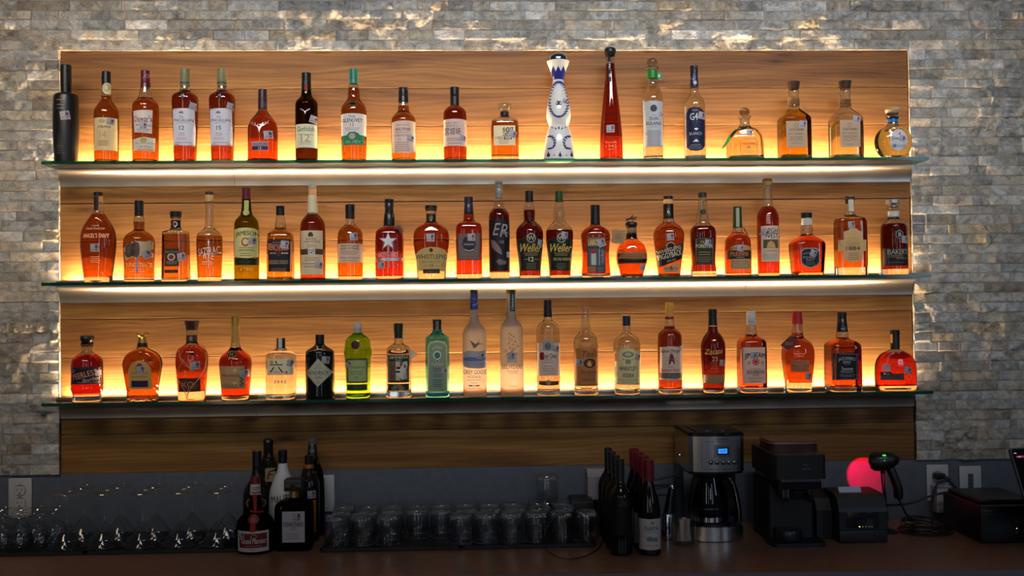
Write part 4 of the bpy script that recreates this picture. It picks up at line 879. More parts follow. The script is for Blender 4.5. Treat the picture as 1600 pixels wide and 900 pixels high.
B('bourbon_bottle', 'red-orange bottle with navy cap and mottled grey-brown label bearing dark shield', 'C2', 567, 817,
  [(310, 37), (325, 40), (378, 42), (392, 80), (415, 101), (500, 103), (700, 100), (817, 103)], 'clear', (246, 84, 24), 326, n=4, th=2.4,
  caps=[('cap', 187, 240, 34, 34, (26, 26, 48)), ('neck_wrap', 240, 322, 34, 38, (34, 30, 48))],
  parts=[('label', [('L', 472, 475, 655, 682, (92, 72, 64)), ('L', 480, 484, 647, 673, (110, 90, 80)), ('D', 563, 500, 150, 3, 10, (60, 44, 40)), ('D', 563, 635, 150, 3, 12, (150, 60, 40))])], st=(582, 503, 0, 56), decor=shield, group=MG)
def eagle(s):
    F = Face(s.front); F.layer = s.fl; g = (150, 144, 148)
    s.draw(F, [('F', [(735, 525), (765, 530), (790, 560), (815, 600), (825, 640), (800, 630), (770, 610), (745, 580)], (120, 96, 96)), ('F', [(775, 690), (800, 672), (860, 690), (850, 715), (800, 720)], (110, 92, 92)), ('T', 'E', 780, 440, 92, g, dict(w=60, i=.35)), ('T', 'R', 835, 450, 100, g, dict(w=60, i=.3)), ('T', 'RARE', 850, 470, 20, g, dict(w=46)), ('T', '10', 822, 540, 26, g), ('N', [(760, 545), (800, 542)], 3, g)])
    F.build('eagle_print', s.root)
B('bourbon_bottle', 'slim tall dark bottle, black label with script initials and eagle, grey neck', 'C2', 804, 815,
  [(195, 28), (215, 30), (270, 37), (285, 52), (315, 76), (350, 82), (815, 81)], 'clear', 'deep', 285, th=3.4,
  caps=[('cap', 63, 96, 31, 30, (110, 100, 88), 'mush'), ('neck_wrap', 94, 198, 29, 29, (120, 118, 112), 'groove')],
  parts=[('label', [('L', 723, 365, 885, 765, (26, 20, 22))])], st=(878, 640, 0, 44), decor=eagle, group=MG)
wel = [(225, 31), (240, 33), (290, 44), (330, 45), (372, 40), (388, 52), (415, 86), (450, 106), (490, 108), (600, 100), (700, 88), (815, 84)]
for cx, dx, fill, capc, lc, t2, lab, sx in ((1041, 0, 292, BLK, (34, 32, 26), 'AGED 12 YEARS', 'round-bodied amber bottle, black cap, black label with gold script and number 12', 1124), (1275, 236, 450, (26, 60, 24), (22, 30, 22), 'SPECIAL RESERVE', 'round-bodied bottle, green cap, empty clear neck, dark label with gold script', 1310)):
    t = [('T', '12', 1050+dx, 674, 34, (226, 216, 180), dict(b=.02)), ('D', 1010+dx, 676, 36, 1, 12, (180, 160, 110)), ('D', 1094+dx, 676, 36, 1, 12, (180, 160, 110))] if '12' in t2 else [('T', t2, 1056+dx, 674, 20, (200, 176, 110), dict(w=130, b=.02))]
    B('bourbon_bottle', lab, 'C2', cx, 812, wel, 'clear', 'deep', fill, th=1.8,
      caps=[('cap', 142, 190, 31, 31, capc), ('cap_skirt', 190, 228, 32, 31, capc)],
      parts=[('label', [('P', [(958+dx, 765), (935+dx, 600), (940+dx, 540), (985+dx, 505), (1043+dx, 497), (1100+dx, 505), (1146+dx, 540), (1148+dx, 600), (1126+dx, 765)], lc), ('N', [(940+dx, 530), (985+dx, 512), (1010+dx, 506)], 4, GOLD), ('N', [(1075+dx, 506), (1100+dx, 512), (1144+dx, 530)], 4, GOLD), ('E', 1050+dx, 508, 34, 36, lc), ('O', 1050+dx, 508, 34, 36, 5, (190, 180, 150)), ('T', 'W', 1050+dx, 508, 34, (206, 196, 170)),
                        ('T', 'Weller', 1050+dx, 585, 64, (212, 176, 80), dict(w=160, b=.015, i=.35)), ('D', 1050+dx, 628, 110, 2, 14, (150, 136, 100))]+t+[('D', 1050+dx, 712, 90, 3, 16, (120, 108, 80))])], st=(sx, 548 if dx == 0 else 486, -8, 50), group=MG)
B('bourbon_bottle', 'waisted amber bottle, black capsule, label with orange block letters over dark picture', 'D2', 156, 806,
  [(402, 37), (415, 44), (432, 78), (460, 106), (490, 116), (540, 110), (620, 103), (700, 105), (806, 116)], 'clear', (240, 96, 24), 410, n=3, dr=.7, th=1.8,
  caps=[('cap', 252, 318, 37, 37, BLK, 'groove'), ('capsule', 315, 408, 36, 38, (18, 17, 18))],
  parts=[('label', [('L', 88, 500, 228, 782, (54, 48, 50)), ('L', 94, 505, 226, 574, (120, 100, 74)), ('T', 'LARCENY', 160, 543, 46, (206, 170, 110), dict(w=124, b=.05)), ('L', 98, 592, 226, 724, (74, 74, 80)), ('P', [(120, 720), (128, 650), (118, 620), (140, 600), (158, 620), (148, 655), (158, 720)], (160, 176, 160)), ('E', 138, 618, 24, 14, (150, 30, 34)), ('N', [(182, 594), (182, 722)], 3, SILV), ('T', 'Small Batch', 205, 655, 18, (170, 170, 170), dict(rot=90, w=100, i=.3)), ('L', 88, 730, 156, 780, (150, 84, 44)), ('D', 192, 742, 64, 3, 14, (130, 130, 130))])], st=(198, 548, 24, 58), group=MG)
def horse(s):
    mb = MB(); m = mat((26, 22, 22), .4, .6); z = s.Zof(385); k = s.sc
    def p(x, y): q = onY(s.ox+x/5, s.oy+y/5, s.Y); return (float(q[0]-s.X), 0.0, float(q[2]-s.z0))
    mb.tube([p(395, 365), p(420, 358), p(445, 356), p(462, 350)], 7*k, m, 8, 1, 5*k)       # trunk
    mb.tube([p(458, 354), p(468, 346), p(478, 349)], 5*k, m, 8, 1, 3*k)                     # neck and head
    mb.tube([p(425, 356), p(432, 345), p(440, 342)], 5*k, m, 8, 1); mb.lathe([(.001, -.003), (5*k, 0), (.001, .003)], m, 8, p(443, 338))   # rider
    for a in ([(400, 366), (388, 376), (396, 384)], [(405, 366), (404, 378), (412, 386)], [(448, 358), (462, 368), (470, 362)], [(440, 360), (448, 374), (440, 384)]): mb.tube([p(*q) for q in a], 3*k, m, 6, 1)
    mb.tube([p(396, 362), p(384, 354)], 2.5*k, m, 6); mb.tube([p(405, 384), p(438, 384)], 3*k, m, 6)
    mb.build('horse_figure', s.root)
    hang_tag(s, [(286, 440), (390, 450), (376, 555), (274, 548)], (150, 114, 72), 'hang_tag', n=5, yoff=-.02)
B('bourbon_bottle', 'small round orange decanter topped by a galloping horse figure, kraft tag beside it', 'D2', 437, 805,
  [(430, 40), (518, 42), (530, 60), (560, 96), (600, 112), (640, 120), (700, 119), (735, 104), (805, 84)], 'clear', (250, 108, 34), 522, n=2.4, dr=.85, th=1.6,
  caps=[('stopper', 384, 432, 48, 44, (26, 20, 20), 'mush'), ('paper_neck', 430, 520, 41, 41, mat((130, 96, 60), .7))],
  parts=[('label', [('L', 316, 620, 554, 710, (150, 104, 62)), ('D', 436, 640, 210, 5, 14, (70, 44, 30))]), ('body_curves', [('N', [(330, 600), (345, 612), (385, 596)], 5, (110, 40, 20)), ('N', [(408, 600), (436, 610), (462, 600)], 5, (110, 40, 20)), ('N', [(485, 596), (520, 612), (540, 598)], 5, (110, 40, 20))])], st=(522, 742, -14, 48), decor=horse, group=MG)
B('rye_bottle', 'round-shouldered orange bottle with slanting black label and neck numeral 6', 'D2', 729, 806,
  [(245, 40), (360, 40), (385, 42), (400, 66), (430, 102), (470, 120), (520, 119), (650, 103), (806, 84)], 'clear', (250, 122, 30), 392, n=2.2, th=1.6,
  caps=[('cap', 182, 208, 37, 37, BLK), ('cork', 206, 246, 36, 36, (206, 150, 96)), ('neck_label', 244, 360, 39, 40, (30, 28, 28))],
  parts=[('label', [('P', [(612, 608), (830, 548), (845, 580), (840, 668), (650, 738), (636, 700)], (24, 22, 24)), ('E', 742, 580, 38, 40, (24, 22, 24)), ('O', 742, 576, 34, 34, 5, (196, 170, 120)), ('T', 'WHISTLEPIG', 735, 600, 30, (206, 190, 160), dict(w=180, rot=14, b=.03)), ('T', 'PIGGYBACK', 740, 640, 40, (206, 190, 160), dict(w=178, rot=14, b=.04)), ('T', '100% RYE', 745, 684, 16, (170, 160, 140), dict(w=70, rot=14))]),
         ('lower_label', [('P', [(680, 738), (808, 700), (806, 778), (680, 778)], (190, 150, 110)), ('T', 'AGED 6 YEARS', 745, 746, 18, (60, 40, 34), dict(w=104)), ('T', '6', 745, 742, 34, (60, 40, 34), dict(b=.04)), ('D', 745, 768, 100, 1, 12, (110, 80, 60))]),
         ('neck_number', [('T', '6', 723, 302, 34, (206, 200, 190), dict(b=.03)), ('D', 723, 278, 40, 1, 12, GRY), ('D', 723, 328, 44, 1, 12, GRY)])], st=(738, 500, 6, 54), group=MG)
B('bourbon_bottle', 'dark amber bottle with flared clear neck, strip seal and black framed label', 'D2', 997, 800,
  [(190, 33), (300, 40), (340, 44), (395, 50), (410, 66), (430, 90), (470, 98), (560, 96), (680, 88), (735, 92), (760, 97), (800, 98)], 'clear', 'deep', 418, n=3, dr=.8, th=2.8,
  caps=[('cap', 155, 190, 33, 33, (40, 34, 24))],
  parts=[('neck_strip', [('L', 984, 192, 1004, 290, (110, 90, 44)), ('E', 994, 305, 22, 22, (40, 44, 24)), ('L', 984, 325, 1004, 348, (110, 90, 44))]), ('label', [('L', 932, 506, 1076, 716, (40, 36, 24)), ('N', [(940, 514), (1068, 514), (1068, 708), (940, 708), (940, 514)], 3, (150, 130, 80)), ('T', 'OLD', 1000, 540, 20, (190, 176, 140)), ('T', 'FORESTER', 1004, 572, 28, (206, 190, 150), dict(w=124, b=.03)), ('D', 1004, 620, 110, 2, 18, (150, 130, 80)), ('D', 1004, 660, 120, 3, 16, (130, 114, 80))])], st=(1030, 545, -8, 46), group=MG)
B('bourbon_bottle', 'amber bottle with green capsule under white strip and kraft label crossed by black', 'D2', 1268, 800,
  [(430, 38), (465, 40), (478, 58), (505, 88), (540, 102), (800, 103)], 'clear', (240, 100, 22), 468, th=1.6,
  caps=[('capsule', 265, 432, 33, 38, (40, 58, 30))],
  parts=[('label', [('P', [(1206, 580), (1240, 566), (1285, 560), (1330, 566), (1366, 580), (1362, 756), (1208, 756)], (176, 140, 100)), ('L', 1180, 604, 1370, 672, (44, 36, 30)), ('T', 'McKENNA', 1284, 632, 36, (200, 110, 60), dict(w=132, b=.03)), ('T', 'HENRY', 1240, 590, 14, (70, 50, 36)), ('D', 1284, 660, 60, 1, 12, (170, 150, 120)), ('T', 'BOTTLED-IN-BOND', 1285, 692, 14, (110, 60, 40), dict(w=120)), ('N', [(1220, 712), (1350, 712), (1350, 742), (1220, 742), (1220, 712)], 3, (90, 66, 46)), ('D', 1285, 727, 100, 1, 12, (110, 80, 60))]), ('neck_strip', [('L', 1250, 275, 1276, 420, (150, 156, 130))])], st=(1285, 588, -10, 46), decor=lambda s: hang_tag(s, [(1305, 430), (1318, 430), (1362, 520), (1352, 524)], (60, 40, 30), 'cord', n=0, yoff=-.02), group=MG)
B('whiskey_bottle', 'tall cylindrical bottle with glass stopper, long neck, white label with campfire picture', 'D2', 1506, 797,
  [(112, 34), (130, 33), (250, 36), (268, 44), (290, 64), (325, 82), (380, 85), (797, 84)], 'clear', (216, 70, 26), 268, th=1.8,
  caps=[('stopper', 45, 98, 40, 38, glass((236, 214, 180)), 'mush'), ('stopper_base', 96, 126, 34, 33, glass(GLS['clear']))],
  parts=[('label', [('L', 1446, 413, 1584, 692, (206, 184, 160)), ('T', 'HIGH', 1530, 450, 38, (30, 24, 24), dict(w=96, b=.04)), ('T', 'WEST', 1530, 490, 38, (30, 24, 24), dict(w=104, b=.04)), ('L', 1464, 520, 1578, 588, (90, 70, 50)), ('F', [(1490, 585), (1500, 545), (1525, 530), (1550, 550), (1560, 585)], (190, 150, 90)), ('T', 'CAMPFIRE', 1526, 610, 17, (190, 90, 70), dict(w=96, b=.02)), ('D', 1520, 635, 110, 2, 12, GRY), ('D', 1520, 660, 100, 2, 14, GRY)]), ('embossing', [('D', 1502, 335, 34, 5, 14, (240, 200, 180))])], st=(1480, 468, -24, 56), group=MG)
B('whiskey_bottle', 'stout tapering bottle with round black top, bulged neck and black octagonal label', 'E2', 508, 796,
  [(350, 36), (410, 38), (425, 46), (455, 48), (480, 42), (495, 58), (520, 98), (545, 126), (570, 131), (680, 124), (796, 116)], 'clear', (232, 84, 20), 480, n=4.5, dr=.75, th=1.8,
  caps=[('cap', 312, 352, 44, 42, BLK), ('paper_collar', 356, 410, 39, 40, mat((180, 176, 170), .7))],
  parts=[('label', [('P', [(458, 610), (485, 586), (575, 586), (604, 610), (606, 700), (585, 728), (530, 746), (480, 728), (458, 700)], (140, 138, 144)), ('P', [(466, 614), (490, 595), (570, 595), (596, 614), (598, 696), (578, 720), (530, 736), (486, 720), (466, 696)], (26, 24, 30)), ('T', "JACK DANIEL'S", 522, 628, 16, (180, 180, 190), dict(w=90, arc=6)), ('T', 'SINGLE BARREL', 520, 660, 16, (190, 190, 200), dict(w=92, b=.03)), ('T', 'SELECT', 530, 680, 14, (180, 180, 190)), ('D', 530, 700, 90, 2, 13, GRY)])], st=(555, 628, -20, 50), group=MG)
B('bourbon_bottle', 'square clear-edged bottle with ornate tan label reading 1884', 'E2', 849, 797,
  [(205, 34), (330, 38), (342, 60), (352, 98), (368, 112), (395, 118), (797, 118)], 'clear', (248, 140, 30), 362, n=6, dr=.62, th=4.2, wall=.005,
  caps=[('cap', 184, 212, 37, 37, (56, 30, 26)), ('cork', 210, 240, 34, 34, (196, 160, 100))],
  parts=[('label', [('L', 728, 524, 968, 612, (196, 156, 104)), ('P', [(792, 680), (792, 460), (830, 448), (840, 434), (890, 434), (905, 448), (940, 460), (940, 680), (900, 690), (866, 702), (830, 690)], (200, 160, 110)), ('O', 866, 464, 16, 16, 3, (170, 150, 50)), ('T', 'J.W.', 866, 518, 28, (190, 160, 40), dict(w=70, b=.02)), ('T', 'McCOY', 866, 552, 28, (190, 160, 40), dict(w=100, b=.02)), ('T', '1884', 864, 590, 30, (70, 46, 34), dict(w=106, b=.02)), ('D', 868, 630, 100, 4, 15, (150, 100, 70))]),
         ('neck_strip', [('L', 828, 180, 868, 300, (196, 190, 170)), ('D', 848, 240, 20, 4, 12, GRY)])], st=(852, 405, 4, 52), group=MG)
B('bourbon_bottle', 'cylindrical bottle with flat silver disc stopper, rightmost on middle shelf', 'E2', 1190, 794,
  [(265, 54), (277, 52), (284, 42), (360, 42), (375, 58), (400, 88), (430, 101), (794, 103)], 'clear', 'deep', 402, th=3.2,
  caps=[('disc_stopper', 212, 240, 56, 54, SILV), ('stopper_stem', 240, 266, 20, 26, SILV), ('neck_label', 298, 360, 43, 43, mat((196, 188, 186), .6))],
  parts=[('label', [('L', 1092, 588, 1292, 724, (20, 18, 20)), ('T', "BAKER'S", 1222, 615, 42, (160, 150, 140), dict(w=140, b=.02)), ('D', 1200, 645, 110, 2, 12, (150, 130, 110)), ('T', 'BOURBON', 1250, 668, 13, (150, 130, 110)), ('D', 1215, 700, 130, 1, 14, (120, 110, 100)), ('N', [(1142, 595), (1142, 718)], 2, GRY)]),
         ('round_seal', [('E', 1228, 482, 32, 34, (20, 18, 20)), ('O', 1228, 482, 30, 32, 4, (150, 150, 150)), ('T', 'B', 1230, 482, 30, (190, 186, 180), dict(b=.03))])], st=(1268, 520, -4, 56), group=MG)

# ---------------------------------------------------------------- bottom shelf, left to right
BG = 'bottles on the bottom shelf'
B('bourbon_bottle', 'round bottle with dark mushroom stopper and slanted lettering on black label', 'A3', 381, 836,
  [(400, 42), (425, 40), (440, 34), (455, 46), (470, 76), (500, 108), (530, 118), (690, 118), (700, 121), (712, 117), (735, 121), (750, 116), (790, 102), (800, 108), (836, 106)], 'clear', (206, 34, 22), 470, th=4.6,
  caps=[('mushroom_stopper', 320, 384, 54, 46, (30, 24, 24), 'mush'), ('glass_plug', 380, 408, 50, 42, glass((200, 190, 180)))],
  parts=[('label', [('L', 262, 570, 496, 702, (28, 24, 28)), ('N', [(264, 578), (480, 572), (480, 690), (264, 696)], 3, (170, 150, 140)), ('T', 'PEERLESS', 352, 628, 44, (216, 150, 120), dict(w=170, b=.02, rot=14)), ('T', 'Bourbon', 408, 662, 30, (200, 180, 170), dict(w=110, rot=12, i=.4)), ('D', 380, 688, 160, 1, 14, (150, 120, 110)), ('T', 'St', 275, 600, 26, (140, 140, 150), dict(i=.3))])], st=(484, 610, 0, 44), group=BG)
B('whisky_bottle', 'crown-topped decanter with gold arched label and diamond-cut glass foot', 'A3', 814, 836,
  [(378, 36), (418, 38), (430, 60), (450, 102), (485, 136), (535, 151), (580, 146), (700, 126), (740, 122), (836, 118)], 'clear', (236, 120, 22), 425, n=2.6, dr=.62, th=1.4, diamond=(.042, 14), seg=84,
  caps=[('crown_cap', 298, 330, 48, 34, GOLD, 'mush'), ('cap_base', 328, 380, 28, 34, GOLD), ('neck_band', 378, 412, 38, 37, (44, 34, 20))],
  parts=[('label', [('A', 706, 516, 884, 740, (190, 150, 84), 90), ('E', 790, 580, 34, 34, (150, 120, 70)), ('L', 770, 545, 810, 560, (150, 30, 36)), ('E', 790, 552, 22, 12, (150, 30, 36)), ('T', 'Crown Royal', 790, 615, 26, (80, 54, 36), dict(w=120, i=.35)), ('D', 790, 645, 120, 1, 12, (80, 54, 36)), ('L', 728, 674, 856, 724, (34, 24, 66)), ('D', 792, 690, 100, 2, 14, (120, 100, 60))])], st=(800, 590, 10, 60), group=BG)
def netting(s):
    mb = MB(); m = mat((190, 130, 90), .6); r = lambda z: s.rad(z)+.0012
    def P(x, y): a, z = s.uv(x, y); q = s.front(a, z, .0012); return q
    for ln in ([(1205, 400), (1130, 440), (1100, 480), (1135, 520), (1200, 590), (1245, 640)], [(1205, 400), (1180, 450), (1120, 540), (1086, 600), (1100, 650)], [(1230, 410), (1300, 440), (1318, 500), (1300, 580), (1262, 645), (1200, 720), (1160, 790)], [(1100, 440), (1110, 520), (1180, 580), (1250, 640), (1298, 710), (1296, 780)], [(1090, 660), (1130, 720), (1158, 790), (1160, 820)], [(1175, 720), (1168, 790), (1170, 822)]):
        mb.tube([P(*q) for q in ln], .0011, m, 6, 2)
    mb.build('raffia_netting', s.root)
B('rum_bottle', 'netted amber bottle with flared brown stopper, raffia cords crossing its front', 'A3', 1200, 830,
  [(280, 44), (315, 40), (380, 40), (395, 60), (420, 98), (450, 116), (500, 122), (560, 121), (650, 112), (830, 102)], 'clear', (240, 84, 20), 392, th=4.6, n=2.2,
  caps=[('stopper', 205, 275, 56, 44, woodcap), ('stopper_ring', 272, 288, 42, 44, glass(GLS['clear'])), ('neck_band', 318, 382, 42, 42, (70, 46, 30))],
  parts=[('label', [('L', 1098, 655, 1266, 762, (70, 40, 28)), ('T', 'XO', 1162, 705, 46, (190, 140, 90), dict(b=.01)), ('D', 1215, 690, 60, 4, 14, (150, 90, 50))]), ('printing', [('T', '1', 1186, 555, 90, (220, 120, 60)), ('T', 'XO', 1150, 620, 50, (230, 150, 40), dict(w=20, b=.04)), ('E', 1190, 345, 14, 16, GRY)])], st=(1225, 555, 2, 60), decor=netting, group=BG)
B('cognac_bottle', 'cognac bottle with tall gold capsule, dark neck seal and tan vine-bordered label', 'B3', 141, 826,
  [(380, 34), (410, 38), (430, 50), (450, 76), (480, 108), (520, 124), (600, 120), (700, 112), (770, 106), (826, 103)], 'clear', (222, 66, 26), 415, th=1.8, n=2.3,
  caps=[('capsule', 175, 236, 31, 31, GOLD), ('capsule_skirt', 236, 382, 30, 36, (168, 126, 56))],
  parts=[('label', [('L', 20, 562, 214, 738, (186, 142, 98)), ('T', 'Hennessy', 104, 636, 40, (60, 40, 40), dict(w=140)), ('D', 108, 665, 90, 1, 12, (120, 80, 50)), ('E', 134, 592, 14, 14, (206, 180, 110)), ('E', 134, 698, 18, 16, (206, 180, 110)), ('D', 110, 728, 130, 1, 12, (90, 60, 50))]+[('E', 186+((i % 2)*10-5), 590+i*15, 8, 7, (90, 66, 50)) for i in range(9)]+[('E', 40+i*13, 706+(i % 2)*10, 7, 6, (150, 110, 66)) for i in range(9)]),
         ('neck_seal', [('E', 108, 470, 40, 30, (30, 22, 22)), ('O', 108, 470, 34, 25, 4, GOLD), ('T', 'H', 108, 468, 26, GOLD)])], st=(205, 615, 0, 56), group=BG)
B('gin_bottle', 'clear square gin bottle, black cap, white label with black brush character', 'B3', 497, 826,
  [(418, 34), (430, 48), (448, 92), (462, 106), (480, 110), (826, 110)], 'clear', 'water', 440, n=4, th=1.8,
  caps=[('cap', 342, 420, 34, 34, BLK)],
  parts=[('cap_strip', [('L', 474, 342, 504, 420, (180, 176, 176)), ('E', 488, 406, 12, 10, (150, 40, 40))]), ('label', [('L', 390, 502, 606, 630, (222, 206, 168)), ('E', 423, 530, 13, 14, (170, 140, 70)), ('T', '六', 458, 566, 92, (24, 22, 24), dict(w=100)), ('T', 'ROKU GIN', 478, 606, 13, (160, 80, 60), dict(w=76)), ('L', 530, 600, 544, 618, (170, 40, 36))]), ('embossing', [('F', [(440+j*26, 680), (450+j*26, 665), (460+j*26, 680), (450+j*26, 700)], (236, 220, 180)) for j in range(4)])], st=(565, 538, -8, 48), group=BG)
B('gin_bottle', 'black apothecary bottle with large grey diamond label', 'B3', 802, 814,
  [(385, 35), (400, 44), (425, 84), (440, 108), (455, 113), (814, 112)], mat((12, 11, 12), .09, name='black_glass'), None,
  caps=[('cap', 315, 390, 35, 34, (12, 12, 14))],
  parts=[('label', [('P', [(692, 612), (785, 500), (906, 608), (782, 724)], (168, 162, 138)), ('P', [(704, 612), (785, 514), (892, 608), (782, 712)], (178, 174, 150)), ('T', "HENDRICK'S", 790, 612, 30, (44, 42, 44), dict(w=186, b=.01)), ('T', 'GIN', 785, 650, 20, (44, 42, 44), dict(w=52)), ('D', 785, 545, 44, 3, 11, (110, 106, 92)), ('D', 785, 580, 90, 1, 11, (110, 106, 92)), ('N', [(718, 632), (860, 632)], 2, (90, 88, 84)), ('D', 785, 680, 40, 2, 12, (110, 106, 92))])], st=(843, 512, -8, 54), group=BG)
B('gin_bottle', 'bright green gin bottle with collar ring, dark red wax seal and silver cap', 'B3', 1098, 808,
  [(300, 34), (315, 44), (335, 80), (365, 98), (430, 102), (440, 109), (468, 109), (480, 101), (600, 97), (770, 94), (808, 92)], 'lime', 'water', 340, th=1.6, n=2.1,
  caps=[('cap', 222, 262, 32, 32, (170, 170, 166), 'groove'), ('cap_skirt', 260, 308, 30, 30, (150, 150, 146))],
  parts=[('label', [('L', 1008, 502, 1172, 692, (60, 74, 48)), ('L', 1020, 514, 1160, 680, (158, 172, 112)), ('T', 'Tanqueray', 1090, 570, 28, (60, 70, 40), dict(w=120, i=.4)), ('T', 'LONDON', 1082, 604, 15, (80, 90, 50), dict(w=90)), ('T', 'DRY GIN', 1082, 622, 15, (80, 90, 50), dict(w=90)), ('D', 1082, 645, 50, 2, 12, (90, 100, 60))]), ('lower_band', [('L', 1012, 704, 1168, 752, (40, 62, 36)), ('D', 1090, 728, 100, 1, 12, (110, 130, 80))]),
         ('wax_seal', [('E', 1076, 394, 33, 33, (56, 16, 22)), ('O', 1076, 394, 30, 30, 5, (80, 26, 32))])], st=(1026, 548, 30, 46), group=BG)
def swan(s):
    F = Face(s.front); F.layer = s.fl
    s.draw(F, [('L', 1338, 522, 1486, 672, (110, 90, 70)), ('L', 1392, 525, 1425, 672, (190, 170, 140)), ('F', [(1395, 620), (1400, 585), (1440, 560), (1450, 530), (1475, 520), (1484, 550), (1470, 590), (1480, 660), (1440, 665)], (206, 196, 180)), ('E', 1462, 560, 8, 14, (110, 90, 70)), ('E', 1412, 575, 16, 10, (30, 28, 28)), ('E', 1408, 605, 20, 8, (30, 28, 28)), ('D', 1370, 560, 50, 7, 15, (60, 50, 40)), ('D', 1465, 620, 30, 4, 13, (90, 74, 60))])
    F.build('picture', s.root)
B('gin_bottle', 'clear gin bottle with green wax cap and dark green picture label, white tag behind', 'B3', 1417, 814,
  [(340, 33), (385, 34), (395, 60), (415, 86), (440, 96), (750, 97), (762, 101), (814, 100)], 'clear', 'water', 420, th=3.2,
  caps=[('wax_cap', 225, 285, 36, 36, (18, 34, 22)), ('wax_skirt', 283, 342, 34, 32, (18, 34, 22))],
  parts=[('label', [('L', 1330, 476, 1496, 690, (30, 44, 30)), ('T', 'SIPSMITH', 1410, 494, 22, (200, 196, 170), dict(w=134, b=.03)), ('T', 'London', 1410, 513, 14, (170, 166, 130), dict(w=50, i=.3)), ('L', 1330, 700, 1494, 752, (28, 42, 28)), ('T', 'London', 1408, 712, 14, (200, 190, 150), dict(i=.35)), ('T', 'DRY GIN', 1408, 734, 24, (190, 186, 150), dict(w=92))])],
  decor=lambda s: (swan(s), hang_tag(s, [(1480, 410), (1552, 462), (1512, 512)], (200, 186, 160), 'hang_tag', n=0, yoff=-.03)), group=BG)
B('gin_bottle', 'pale turquoise square gin bottle with arched grey-green label', 'C3', 320, 850,
  [(318, 33), (345, 38), (362, 52), (378, 84), (400, 93), (850, 92)], 'aqua', 'water', 372, n=5, th=2.2,
  caps=[('cap', 245, 292, 35, 34, (16, 16, 18)), ('cap_skirt', 290, 322, 33, 33, (20, 20, 22))],
  parts=[('label', [('P', [(242, 812), (242, 452), (262, 420), (318, 410), (375, 420), (394, 452), (394, 812)], (196, 186, 120)), ('P', [(252, 804), (252, 458), (270, 432), (318, 422), (366, 432), (384, 458), (384, 804)], (130, 146, 128)), ('T', 'BOMBAY', 318, 462, 22, (206, 196, 110), dict(w=76, arc=12)), ('E', 316, 524, 32, 34, (206, 200, 150)), ('E', 316, 526, 22, 24, (50, 110, 120)), ('E', 318, 572, 14, 14, (206, 200, 150)), ('E', 318, 572, 9, 9, (40, 80, 110)), ('T', 'SAPPHIRE', 318, 600, 20, (206, 196, 110), dict(w=88, arc=-8)), ('T', 'Distilled', 320, 630, 16, (50, 60, 60), dict(i=.3)), ('T', 'DRY GIN', 320, 650, 15, (50, 60, 60), dict(w=64)), ('D', 320, 675, 80, 2, 14, (60, 70, 64)), ('D', 320, 720, 80, 4, 16, (60, 70, 64)), ('T', 'GIN', 352, 790, 10, (60, 60, 90))]),
         ('cap_strip', [('L', 303, 258, 328, 335, (96, 98, 96)), ('E', 316, 348, 12, 12, (20, 20, 24))])], st=(367, 648, -6, 40), group=BG)
def goose(s):
    F = Face(s.front); F.layer = s.fl; b = (92, 110, 160)
    s.draw(F, [('P', [(522, 500), (560, 490), (620, 494), (700, 488), (704, 620), (640, 630), (560, 625), (522, 610)], (170, 160, 156)), ('P', [(522, 545), (580, 538), (640, 544), (702, 540), (702, 562), (640, 570), (580, 572), (522, 566)], b), ('P', [(560, 585), (620, 575), (700, 580), (690, 600), (620, 610)], (150, 150, 170)),
               ('F', [(570, 408), (592, 450), (598, 468), (615, 466), (640, 440), (675, 438), (635, 430), (650, 405), (615, 440), (600, 446)], (110, 100, 90)), ('N', [(600, 466), (610, 470)], 4, b)])
    F.build('goose_picture', s.root)
FRO = frosted((252, 250, 244))
B('vodka_bottle', 'tall frosted bottle with navy cap, flying goose and lake picture', 'C3', 611, 850,
  [(165, 31), (200, 32), (262, 36), (280, 48), (310, 74), (345, 88), (375, 93), (850, 93)], FRO, 'water', 330, th=1.6,
  caps=[('cap', 15, 46, 31, 31, (34, 44, 92)), ('cap_skirt', 46, 168, 31, 32, (36, 48, 100))],
  parts=[('printing', [('T', 'GREY GOOSE', 612, 658, 34, (50, 50, 90), dict(w=176, b=.01)), ('T', 'VODKA', 604, 695, 20, (120, 120, 150), dict(w=104)), ('D', 604, 720, 110, 1, 12, (150, 150, 170)), ('D', 604, 742, 50, 1, 12, (150, 150, 170)), ('L', 562, 758, 590, 768, (70, 100, 170)), ('L', 590, 758, 618, 768, (220, 220, 220)), ('L', 618, 758, 646, 768, (190, 50, 40)), ('T', 'IMPORTED', 604, 785, 12, (170, 150, 120), dict(w=110))]), ('cap_mark', [('D', 606, 85, 40, 1, 12, (130, 140, 190)), ('N', [(592, 138), (604, 128), (610, 136), (628, 118)], 4, (140, 150, 200))])], st=(655, 530, -10, 50), decor=goose, group=BG)
def palace(s):
    F = Face(s.front); F.layer = s.fl; g = (150, 120, 84)
    s.draw(F, [('F', [(862, 583), (868, 510), (890, 500), (905, 460), (915, 500), (935, 510), (940, 583)], (190, 176, 160)), ('L', 895, 500, 912, 583, (214, 210, 206))])
    for i in range(16):
        a = 900+((i*37) % 100-50)*(.4+i*.06); y = 350+i*12
        s.draw(F, [('N', [(a, y), (a-14, y+20)], 2, g), ('N', [(a, y), (a+13, y+18)], 2, g), ('N', [(a, y-8), (a, y+22)], 2, g)])
    F.build('palace_picture', s.root)
